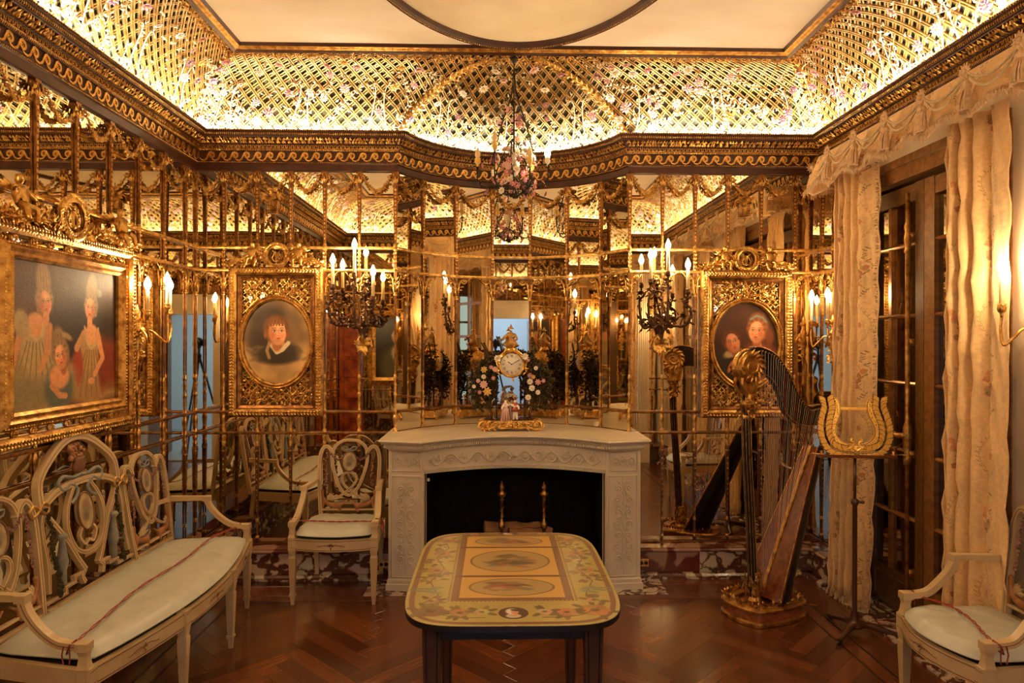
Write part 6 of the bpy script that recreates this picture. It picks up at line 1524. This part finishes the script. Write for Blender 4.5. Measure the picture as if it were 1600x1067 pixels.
g.lathe([(.028, 1.15), (.036, 1.165), (.030, 1.18), (.04, 1.24), (.03, 1.30)], 12); ob('gilt_ornament', g, GOLDD, cl)
g = G()     # scroll head with acanthus
for s in (-1, 1):
    pts = spiral(.0, 1.462, .088, 1.6, -PI*.55, -1, 26, .12); g.tube([(x, s*.026, z) for x, z in pts], [.017*(1-.02*i) for i in range(27)], 8)
    for k in range(12):
        a = -2.6+k*.42; r = .055; g.leaf((r*math.cos(a), s*.036, 1.462+r*math.sin(a)), (math.cos(a-1.0), s*.25, math.sin(a-1.0)), (0, s, 0), .062, .026, 0, .12)
    g.tube([(x, s*.026, z) for x, z in smoothp([(-.03, 1.30), (-.07, 1.36), (-.05, 1.41), (0, 1.38), (.02, 1.34)], 4)], .010, 6)
g.poly([(.088*math.cos(a), 1.462+.088*math.sin(a)) for a in np.linspace(0, 2*PI, 28, False)], -.03, .03, 0, MXZ); g.poly([(-.03, 1.28), (.04, 1.28), (.07, 1.40), (-.07, 1.40)], -.025, .025, 0, MXZ)
for k in range(24): a = .3+k*.11; g.ball((.094*math.cos(a+.2), 0, 1.462+.094*math.sin(a+.2)), .007, 5)
ob('scroll_head', g, GOLDD, t)
top_ = [(-.01, 1.55), (.06, 1.573), (.165, 1.550), (.245, 1.502), (.315, 1.425), (.37, 1.338), (.437, 1.250), (.505, 1.206), (.58, 1.214), (.649, 1.207), (.695, 1.165), (.700, 1.12)]
bot_ = [(.660, 1.095), (.58, 1.090), (.466, 1.092), (.371, 1.122), (.294, 1.185), (.251, 1.282), (.202, 1.362), (.139, 1.405), (.071, 1.392), (.035, 1.350)]
tp = smoothp(top_, 4); bt = smoothp(bot_, 4)
g = G(); g.poly(tp+bt, -.017, .017, 0, MXZ); nk = ob('neck', g, BLACKP, t)
g = G()
for s in (-1, 1): g.tube([(x, s*.018, z) for x, z in tp[3:]], .003, 4); g.tube([(x, s*.018, z) for x, z in bt], .003, 4)
pins = []
for k in range(38):
    u = k/37*.80+.12; i = u*(len(tp)-1); a = tp[int(i)]; b = tp[min(len(tp)-1, int(i)+1)]; f_ = i-int(i); x, z = a[0]+(b[0]-a[0])*f_, a[1]+(b[1]-a[1])*f_
    pins.append((x, z)); g.tube([(x, -.026, z-.022), (x, .026, z-.022)], .0035, 5); g.ball((x, -.027, z-.022), .0055, 5)
ob('tuning_pins', g, GOLDD, nk, True)
RB = lambda u: (.105+.425*u, .11+.85*u)
g = G()     # sound box: flat board towards the strings, rounded back
V = []; n = 9
for u in np.linspace(0, 1, 9):
    x, z = RB(u); w = .150-.095*u; d = .17-.075*u
    for k in range(n):
        a = PI*k/(n-1); V.append((x+.012+d*math.sin(a)*.92, w*math.cos(a), z-d*math.sin(a)*.22))
F = [(i*n+k, (i+1)*n+k, (i+1)*n+(k+1) % n, i*n+(k+1) % n) for i in range(8) for k in range(n)]+[tuple(range(n)), tuple(8*n+k for k in range(n-1, -1, -1))]
g.add(V, F); sb = ob('sound_box', g, BLACKP, t)
g = G(); V = []
for u in (0, 1):
    x, z = RB(u); w = .148-.095*u; V += [(x+.004, -w, z), (x+.004, w, z), (x+.011, w, z-.003), (x+.011, -w, z-.003)]
g.add(V, [(0, 1, 5, 4), (1, 2, 6, 5), (2, 3, 7, 6), (3, 0, 4, 7), (3, 2, 1, 0), (4, 5, 6, 7)]); ob('soundboard', g, MAHOG, sb)
g = G(); g.board([(.105, 0, .11), (.530, 0, .96)], .022, .012, (-.894, 0, .447)); 
for s in (-1, 1): g.tube([(.105, s*.143, .11), (.530, s*.050, .96)], .003, 4)
for k in range(38): u = k/37; g.ball((RB(u)[0]-.008, .006, RB(u)[1]), .003, 4)
ob('string_rib', g, GOLDD, sb)
sv = G(); PIN = G()
SC3 = [mat('gut_string', (.62, .45, .24), .4), mat('red_string', (.45, .03, .02), .4), mat('black_string', (.02, .02, .03), .4), mat('wire_string', (.5, .42, .3), .3, .8)]
for k in range(38):
    x, z = pins[k]; u = k/37; bx, bz = RB(.03+.95*u)
    if bz > z-.06: bz = z-.06
    g = G(); g.tube([(x, -.022, z-.02), (bx, 0, bz)], .0010, 4)
    ob('string', g, SC3[3 if k < 10 else 1 if k % 7 == 3 else 2 if k % 7 == 6 else 0], t)

# ---- music stand with gilt lyre desk
t = thing('music_stand', 'music stand with gilt lyre and laurel desk beside the harp', 'music stand', (1.98, 3.72, 0), -.10)
g = G()
g.lathe([(.040, .03), (.040, .045), (.022, .06), (.020, .09), (.013, .12), (.0125, .70), (.020, .71), (.020, .73), (.010, .74)], 12); g.lathe([(.008, .72), (.008, .985)], 8)
for k in range(3):
    a = -PI/2-.75+k*2*PI/3; c, s = math.cos(a), math.sin(a); g.tube([(0, 0, .05), (.08*c, .08*s, .045), (.15*c, .15*s, .028), (.20*c, .20*s, .014), (.225*c, .225*s, .018)], [.022, .018, .014, .016, .010], 8)
g.tube([(0, 0, .72), (.035, -.005, .72)], .007, 6); g.ball((.04, -.005, .72), .010, 6)
ob('post_and_feet', g, mat('stand_wood', (.07, .022, .010), .35, .2, coat=.4), t, True)
g = G(); g.bbox(-.205, .205, -.045, .01, .968, .984); ob('ledge', g, MAHOG, t)
g = G()
for s in (-1, 1):
    g.tube([(s*.20, -.03, .986), (s*.235, -.04, .990), (s*.26, -.04, .984)], .004, 5); g.lathe([(.012, 0), (.014, .004), (.006, .01), (.010, .02), (.003, .022)], 8, Matrix.Translation((s*.19, -.03, .984)))
ob('brass_clips', g, GOLD, t, True)
TI = .18
def D3(x, z, d=0): return (x, -.02+(z-.99)*TI-d, z)
YG = mat('yellow_gilding', (.95, .60, .13), .38, .45, (.85, .48, .08), 30)
g = G(); U = smoothp([(-.115, 1.262), (-.095, 1.275), (-.083, 1.25), (-.088, 1.20), (-.110, 1.14), (-.108, 1.08), (-.065, 1.035), (0, 1.022), (.065, 1.035), (.108, 1.08), (.110, 1.14), (.088, 1.20), (.083, 1.25), (.095, 1.275), (.115, 1.262)], 6)
U = [(x*1.05, z) for x, z in U]
g.board([D3(x, z) for x, z in U], .034, .010, (0, -1, TI), mi=0); g.board([D3(x, z, .0058) for x, z in U], .030, .0015, (0, -1, TI), mi=1); g.board([D3(x, z, .007) for x, z in U], .023, .0015, (0, -1, TI), mi=0)
rr = random.Random(8)
for i in range(2, len(U)-2): g.ball(D3(U[i][0]+rr.uniform(-.007, .007), U[i][1]+rr.uniform(-.007, .007), .008), .0028, 4, 1)
ly = ob('lyre_band', g, [YG, LINE], t)
g = G(); g.board([D3(-.085, 1.232), D3(.085, 1.232)], .013, .010, (0, -1, TI))
for k in range(16): g.ball(D3(-.075+.010*k, 1.232, .006), .003, 4)
ob('cross_bar', g, YG, t)
g = G(); outer = smoothp([(0, .995), (.07, 1.0), (.125, 1.02), (.155, 1.07), (.162, 1.13), (.150, 1.19), (.138, 1.235), (.142, 1.28)], 4); outl_ = G(); n = len(outer)
for s in (-1, 1):
    for i in range(1, n-1):
        (x, z), (x2, z2) = outer[i], outer[i+1]; d = Vector((x2-x, 0, z2-z)).normalized(); pr = Vector((d.z, 0, -d.x))
        for q_, off in ((-1, -.004), (1, .006)):
            dd = d*.75+pr*q_*.75; p = Vector(D3(s*(x+pr.x*off), z+pr.z*off, .004+.002*(i % 2)))
            for m_, k, dy in ((1, 1.18, 0), (0, 1, .0016)):
                L = .046*k; a = Vector((s*dd.x, 0, dd.z)).normalized(); b = Vector((a.z, 0, -a.x)); c = p+Vector((0, -dy, 0))-a*(.003 if m_ else 0)
                P6 = [c, c+a*L*.35+b*.012*k, c+a*L*.75+b*.008*k, c+a*L, c+a*L*.75-b*.008*k, c+a*L*.35-b*.012*k]
                g.add(P6+[q+Vector((0, .003, 0)) for q in P6], [(0, 1, 2, 3, 4, 5)]+[(j, (j+1) % 6, 6+(j+1) % 6, 6+j) for j in range(6)], m_)
ob('laurel_leaves', g, [YG, LINE], t, kind='stuff')
g = G()
for s in (-1, 1): g.tube([D3(x, z, .008) for x, z in smoothp([(0, 1.005), (s*.02, 1.02), (s*.012, 1.045), (s*.03, 1.06), (s*.022, 1.07)], 4)], .006, 6); g.leaf(D3(s*.01, 1.03, .008), (s, -.1, -.35), (0, -1, 0), .05, .02)
ob('bird_ornament', g, YG, t)

# ---- curtains and pelmet
cp = Paint(512, 512, (.84, .69, .49)); cp.noise(6, .08); cp.noise(60, .10)
rr = random.Random(13)
def tiled(f, u, v, *a, **k):
    for du in (-1, 0, 1):
        for dv in (-1, 0, 1):
            if -.3 < u+du < 1.3 and -.3 < v+dv < 1.3: f(u+du, v+dv, *a, **k)
for (u, v) in ((.25, .25), (.75, .75)):
    a = rr.uniform(-1, 1); P = []
    for k in range(26): P.append((u+.05*math.sin(k*.5)+.004*k*math.cos(a), v-.24+.019*k))
    for (x, y) in P:
        tiled(cp.ell, x, y, .0035, .008, (.52, .42, .26), .5, 0, .9)
        if rr.random() < .75:
            s = rr.choice((-1, 1)); tiled(cp.ell, x+s*.018, y+.006, .017, .0055, rr.choice([(.50, .42, .27), (.57, .47, .30), (.45, .34, .2)]), .4, s*.6, .85)
    for k in range(16):
        x, y = u+rr.gauss(0, .05), v+rr.gauss(0, .055); c = rr.choice([(.66, .40, .26), (.72, .50, .34), (.60, .36, .22), (.56, .44, .27), (.74, .58, .38)])
        for j in range(5): b = j*1.257+k; tiled(cp.ell, x+.014*math.cos(b), y+.014*math.sin(b), .011, .011, tuple(q*rr.uniform(.85, 1.1) for q in c), .35, 0, .8)
for (u, v) in ((.75, .25), (.25, .75)):
    for s in (-1, 1):
        for k in range(22): tiled(cp.ell, u+s*(.10*math.sin(k*.15)), v-.18+.017*k, .003, .007, (.60, .50, .32), .5, 0, .8)
        for k in range(0, 22, 2): tiled(cp.ell, u+s*(.10*math.sin(k*.15)+.014), v-.18+.017*k, .013, .004, (.62, .50, .32), .4, s*.7, .8)
    for k in range(5): b = k*1.257; tiled(cp.ell, u+.016*math.cos(b), v+.016*math.sin(b), .013, .013, (.74, .44, .32), .4, 0, .8)
CURT = painted('brocade_curtain', cp, .42, 0, .35, bscale=26)
CURT.node_tree.nodes['Principled BSDF'].inputs['Sheen Weight'].default_value = .3
FRNG = mat('rose_fringe', (.50, .31, .17), .7, 0, (.64, .44, .26), 60)
def curtain(name, label, a, b, ztop, nf, seed, amp=.035, flare=.05, grp='brocade curtains', edge=None):
    a, b = Vector(a), Vector(b); d = (b-a); L = d.length; d = d/L; n = Vector((d.y, -d.x)); rr = random.Random(seed)
    ph = [rr.uniform(0, 6.28) for _ in range(6)]; NU, NV = 150, 34
    t = thing(name, label, 'curtain', (a.x, a.y, 0), 0, grp)
    g = G(); arcs = [0]; last = None; rows = []
    for j in range(NV+1):
        z = .03+(ztop-.03)*j/NV; lo = 1-j/NV; row = []
        for i in range(NU+1):
            u = i/NU; uu = 1-(1-u)**1.8+.012*math.sin(u*9+ph[0])+.01*lo*math.sin(z*3+ph[1])
            w = math.sin(uu*nf*2*PI+ph[2]); w = math.copysign(abs(w)**.75, w)
            am = amp*(.75+.25*math.sin(u*5+ph[3]))*(1-.3*lo)*(.62+.38*u)+.006*math.sin(uu*nf*4*PI+ph[4])*0
            off = am*w+flare*lo**2+.005*math.sin(z*22+u*30+ph[5])+.004*math.sin(z*41+u*23)+.004*math.sin(z*63-u*47)
            x = a+d*(L*u+.010*math.sin(uu*nf*2*PI*1.0+1.2)*(1-u))+n*off; row.append((x.x-a.x, x.y-a.y, z))
        rows.append(row)
    for r_ in rows: g.v.extend(r_)
    W_ = NU+1
    F = [(j*W_+i, j*W_+i+1, (j+1)*W_+i+1, (j+1)*W_+i) for j in range(NV) for i in range(NU)]; g.f = F; g.m = [0]*len(F)
    s_ = [0]
    for i in range(NU): s_.append(s_[-1]+math.dist(rows[NV//2][i][:2], rows[NV//2][i+1][:2]))
    me = bpy.data.meshes.new('cloth'); me.from_pydata(g.v, [], g.f); me.materials.append(CURT); me.polygons.foreach_set('use_smooth', [True]*len(F))
    uv = me.uv_layers.new(name='UVMap')
    for lp in me.loops: vi = lp.vertex_index; uv.data[lp.index].uv = (s_[vi % W_]/.62+seed*.37, g.v[vi][2]/.62)
    me.update(); cl = link('cloth', me, t); so = cl.modifiers.new('thick', 'SOLIDIFY'); so.thickness = .006
    fr = G()
    for i in range(0, NU, 1):
        for q_ in range(2):
            x, y, z = rows[0][i]; x += rr.uniform(-.004, .004); y += rr.uniform(-.006, .006)
            nx, ny = n.x*.012, n.y*.012
            fr.add([(x-.003*d.x, y-.003*d.y, .045), (x+.003*d.x, y+.003*d.y, .045), (x+nx+.004*d.x, y+ny+.004*d.y, .004), (x+nx-.004*d.x, y+ny-.004*d.y, .004)], [(0, 1, 2, 3)])
    ei = {'b': NU, 'a': 0, None: None}[edge]
    if ei is not None:
        for j in range(NV):
            for q_ in range(14):
                f_ = rr.random(); p0, p1 = rows[j][ei], rows[j+1][ei]; p = Vector(p0)+(Vector(p1)-Vector(p0))*f_
                e = Vector((d.x, d.y, 0))*(1 if edge == 'b' else -1); fr.leaf(p+Vector((n.x, n.y, 0))*.004, e*rr.uniform(-.6, 1)+Vector((n.x, n.y, rr.uniform(-.8, .4))), (n.x, n.y, 0), .026, .010)
    ob('fringe', fr, FRNG, t, kind='stuff'); return t
curtain('curtain', 'floral brocade curtain with tasselled edge behind the harp', (2.18, 4.315), (2.215, 3.96), 2.66, 5, 1, amp=.048, edge='b')
curtain('curtain', 'floral brocade curtain beside the gilt sconce at the right edge', (2.235, 3.33), (2.235, 2.89), 2.66, 4, 4, amp=.050, edge=None, flare=.03)
curtain('curtain', 'brocade curtain at the front window seen in the mirror, nearer the pilaster', (1.86, YF+.09), (1.66, YF+.09), 2.66, 3, 7, .02, .02, edge=None)
curtain('curtain', 'brocade curtain at the front window seen in the mirror, nearer the doorway', (1.42, YF+.09), (1.28, YF+.09), 2.66, 2, 8, .02, .02, edge=None)
def pelmet(label, path, ztop, zb, sp, grp='brocade pelmets'):
    P = [Vector(p) for p in path]; t = thing('pelmet', label, 'pelmet', (P[0].x, P[0].y, 0), 0, grp); o0 = P[0]; rr = random.Random(3)
    S_ = resample(P, .012, 0); cx = []
    NV = 14; rows = []
    corner = (P[1]-P[0]).length if len(P) > 2 else 0
    Ltot = sum((b-a).length for a, b in zip(P, P[1:]))
    for i, (p, ang) in enumerate(S_):
        s = i*.012; n = Vector((math.sin(ang), -math.cos(ang))); ph = ((s-corner) % sp)/sp; sw = math.sin(PI*ph)
        col = []
        for j in range(NV+1):
            v = j/NV; z = ztop-(ztop-(zb-.035*(1-sw)+.012*sw))*v
            off = .055*v*v+(.035*(1-sw)**3)*math.sin(v*PI*.9)+.014*math.sin(v*13-4*sw)*sw*min(1, v*3)+.012*v*math.sin(s*26+1.5*math.sin(s*9))
            col.append((p.x-o0.x+n.x*off, p.y-o0.y+n.y*off, z))
        rows.append(col)
    g = G(); W_ = NV+1
    for c in rows: g.v.extend(c)
    F = [(i*W_+j, i*W_+j+1, (i+1)*W_+j+1, (i+1)*W_+j) for i in range(len(rows)-1) for j in range(NV)]; g.f = F
    me = bpy.data.meshes.new('cloth'); me.from_pydata(g.v, [], F); me.materials.append(CURT); me.polygons.foreach_set('use_smooth', [True]*len(F)); uv = me.uv_layers.new(name='UVMap')
    for lp in me.loops: vi = lp.vertex_index; uv.data[lp.index].uv = ((vi//W_)*.012/.36, g.v[vi][2]/.36)
    cl = link('cloth', me, t); so = cl.modifiers.new('thick', 'SOLIDIFY'); so.thickness = .006
    fr = G()
    for i in range(len(rows)-1):
        n = Vector((math.sin(S_[i][1]), -math.cos(S_[i][1]), 0))
        for q_ in range(8):
            b = Vector(rows[i][NV])+n*.006+Vector((0, 0, .02+rr.uniform(-.004, .012))); e = Vector((math.cos(S_[i][1]), math.sin(S_[i][1]), 0))*rr.uniform(-.01, .01)
            fr.leaf(b, Vector((0, 0, -.05))+n*.012+e, n, rr.uniform(.045, .06), .006)
    ob('fringe', fr, FRNG, t, kind='stuff')
    # rosettes, looping cords and tassels
    k = 0; cord = G(); s = corner % sp if corner else 0; pts = []
    while s <= Ltot+1e-6:
        i = min(len(S_)-1, int(s/.012)); p, ang = S_[i]; n = Vector((math.sin(ang), -math.cos(ang), 0)); b = Vector((p.x-o0.x, p.y-o0.y, 0))+n*.03; pts.append((b, n, ang)); s += sp
    for b, n, ang in pts:
        g = G(); M = Matrix.Translation((b.x+n.x*.045, b.y+n.y*.045, 0)) @ Matrix.Rotation(ang, 4, 'Z')
        for a in range(12):
            c_ = a*PI/6; q0 = M @ Vector((0, 0, ztop-.045)); q1 = M @ Vector((math.cos(c_)*.035, -.012, ztop-.045+math.sin(c_)*.035)); g.leaf(q0, q1-q0, n, .044, .020)
        q0 = M @ Vector((0, -.008, ztop-.045)); g.ball(q0, .014, 8)
        g.ball(M @ Vector((0, -.006, ztop-.105)), .023, 8, 0, 1, 1, 1.1); g.tube([M @ Vector((0, -.004, ztop-.05)), M @ Vector((0, -.005, ztop-.1))], .006, 5)
        for a in range(46):
            c_ = rr.uniform(0, 2*PI); r0, r1 = .018, .034; g.tube([M @ Vector((r0*1.2*math.cos(c_), -.006+r0*math.sin(c_)*.7, ztop-.115)), M @ Vector((r1*math.cos(c_)*.9, -.012+r1*math.sin(c_)*.7, ztop-.16)), M @ Vector((r1*math.cos(c_), -.014+r1*math.sin(c_)*.7, ztop-.20-rr.uniform(0, .012)))], .0026, 3)
        for a in range(16): c_ = a*PI/8; g.ball(M @ Vector((.028*math.cos(c_), -.014+.02*math.sin(c_), ztop-.205)), .007, 5)
        ob('tassel', g, FRNG, t)
    for (b0, n0, a0), (b1, n1, a1) in zip(pts, pts[1:]):
        for dep in (.07, .115): cord.tube([b0+(b1-b0)*u+(n0+(n1-n0)*u)*(.045+.022*math.sin(PI*u))+Vector((0, 0, ztop-.05-dep*math.sin(PI*u)*(.75+.25*u))) for u in np.linspace(0, 1, 13)], .0062, 5)
    ob('cord', cord, CURT if False else mat('pelmet_cord', (.55, .42, .26), .6, 0, (.45, .33, .20), 80), t, True)
pelmet('swagged brocade pelmet with tassels above the French door', [(2.28, 4.33), (2.06, 4.33), (2.06, 2.50)], 2.785, 2.585, .30)
curtain('curtain', 'brocade curtain of the near window seen in the mirror, farther from the doorway', (2.235, 2.32), (2.235, 2.02), 2.66, 4, 9, amp=.045, edge=None, flare=.03)
curtain('curtain', 'brocade curtain of the near window seen in the mirror, close to the doorway', (2.235, 1.30), (2.235, 1.0), 2.66, 4, 12, amp=.045, edge=None, flare=.03)
pelmet('brocade pelmet of the near window seen in the mirror', [(2.28, 2.34), (2.06, 2.34), (2.06, .98)], 2.785, 2.585, .30)
pelmet('brocade pelmet above the front window seen in the mirror', [(1.96, YF+.14), (1.20, YF+.14)], 2.74, 2.54, .25)

# ---- flower baskets on the mirrors over the oval portraits
for x in (-1.535, 1.74):
    g = G(); rr = random.Random(6)
    g.sweep([(x, YB-.02, 2.565), (x, YB-.02, 2.478)], [(-.036, -.016), (.036, -.016), (.030, .012), (-.030, .012)], (0, -1, 0), scale=[1, .8])
    for k in range(5): g.tube([(x+(-.034+.017*k), YB-.035, 2.56), (x+(-.027+.0135*k), YB-.035, 2.48)], .0025, 4)
    for k in range(5): g.tube([(x-.034, YB-.036, 2.488+k*.017), (x+.034, YB-.036, 2.488+k*.017)], .0022, 4)
    for k in range(36): a = rr.uniform(0, 6.28); g.ball((x+rr.uniform(-.05, .05), YB-.03, 2.59+rr.uniform(-.02, .02)), rr.uniform(.006, .012), 5); g.leaf((x+rr.uniform(-.04, .04), YB-.03, 2.59), (math.cos(a), -.4, math.sin(a)*.6), (0, -1, 0), .05, .02)
    g.tube([(x, YB-.02, 2.60), (x, YB-.02, 2.68)], .004, 4)
    for s in (-1, 1): g.tube([(x+s*.03, YB-.02, 2.60), (x+s*.02, YB-.02, 2.64), (x, YB-.02, 2.655)], .0035, 4); g.tube([(x+s*.05, YB-.025, 2.60), (x+s*.075, YB-.025, 2.58), (x+s*.08, YB-.025, 2.54)], .005, 5)
    ob('flower_basket', g, GOLDD, wall_back, True)
# ---- brass outlets on the skirting
for x, lab in ((-.752, 'brass wall outlet on the marble skirting left of the fireplace'), (1.005, 'brass wall outlet on the marble skirting right of the fireplace')):
    t = thing('wall_outlet', lab, 'outlet', (x, 4.617, .10), 0, 'brass outlets')
    g = G(); g.bbox(-.036, .036, -.028, .028, 0, .005, .002, 0, MXZ); ob('cover_plate', g, GOLDB, t)
    for s in (-1, 1):
        g = G(); g.lathe([(.013, 0), (.013, .008), (.011, .009)], 12, Matrix.Translation((s*.016, 0, 0)) @ MXZ); ob('socket', g, IRON, t)
# ---- the photographer's tripod, seen reflected in the corner
t = thing('tripod', 'black camera tripod in the doorway seen in the corner mirrors', 'tripod', (0, -.12, 0))
g = G()
for k in range(3): a = PI/2+k*2*PI/3; g.tube([(0, 0, 1.40), (.13*math.cos(a), .13*math.sin(a), .9), (.36*math.cos(a), .36*math.sin(a), .005)], [.018, .014, .010], 6)
g.lathe([(.03, 1.36), (.035, 1.40), (.018, 1.43), (.018, 1.50), (.03, 1.51), (.03, 1.53)], 10); ob('legs', g, IRON, t)
c = thing('camera', 'black camera standing on the tripod in the doorway', 'camera', (0, -.12, 1.53))
g = G(); g.bbox(-.07, .07, -.035, .035, 0, .095, .01); g.bbox(-.025, .025, -.03, .03, .095, .12, .01); ob('camera_body', g, IRON, c)
g = G(); g.lathe([(.036, .035), (.040, .05), (.040, .095)], 16, Matrix.Translation((0, 0, .048)) @ Matrix.Rotation(-PI/2, 4, 'X')); ob('lens_barrel', g, IRON, c)
for b in [b for b in bpy.data.objects if b.name.startswith('camera') and b.type == 'CAMERA']: b.name = 'viewpoint'
c.name = 'photo_camera'
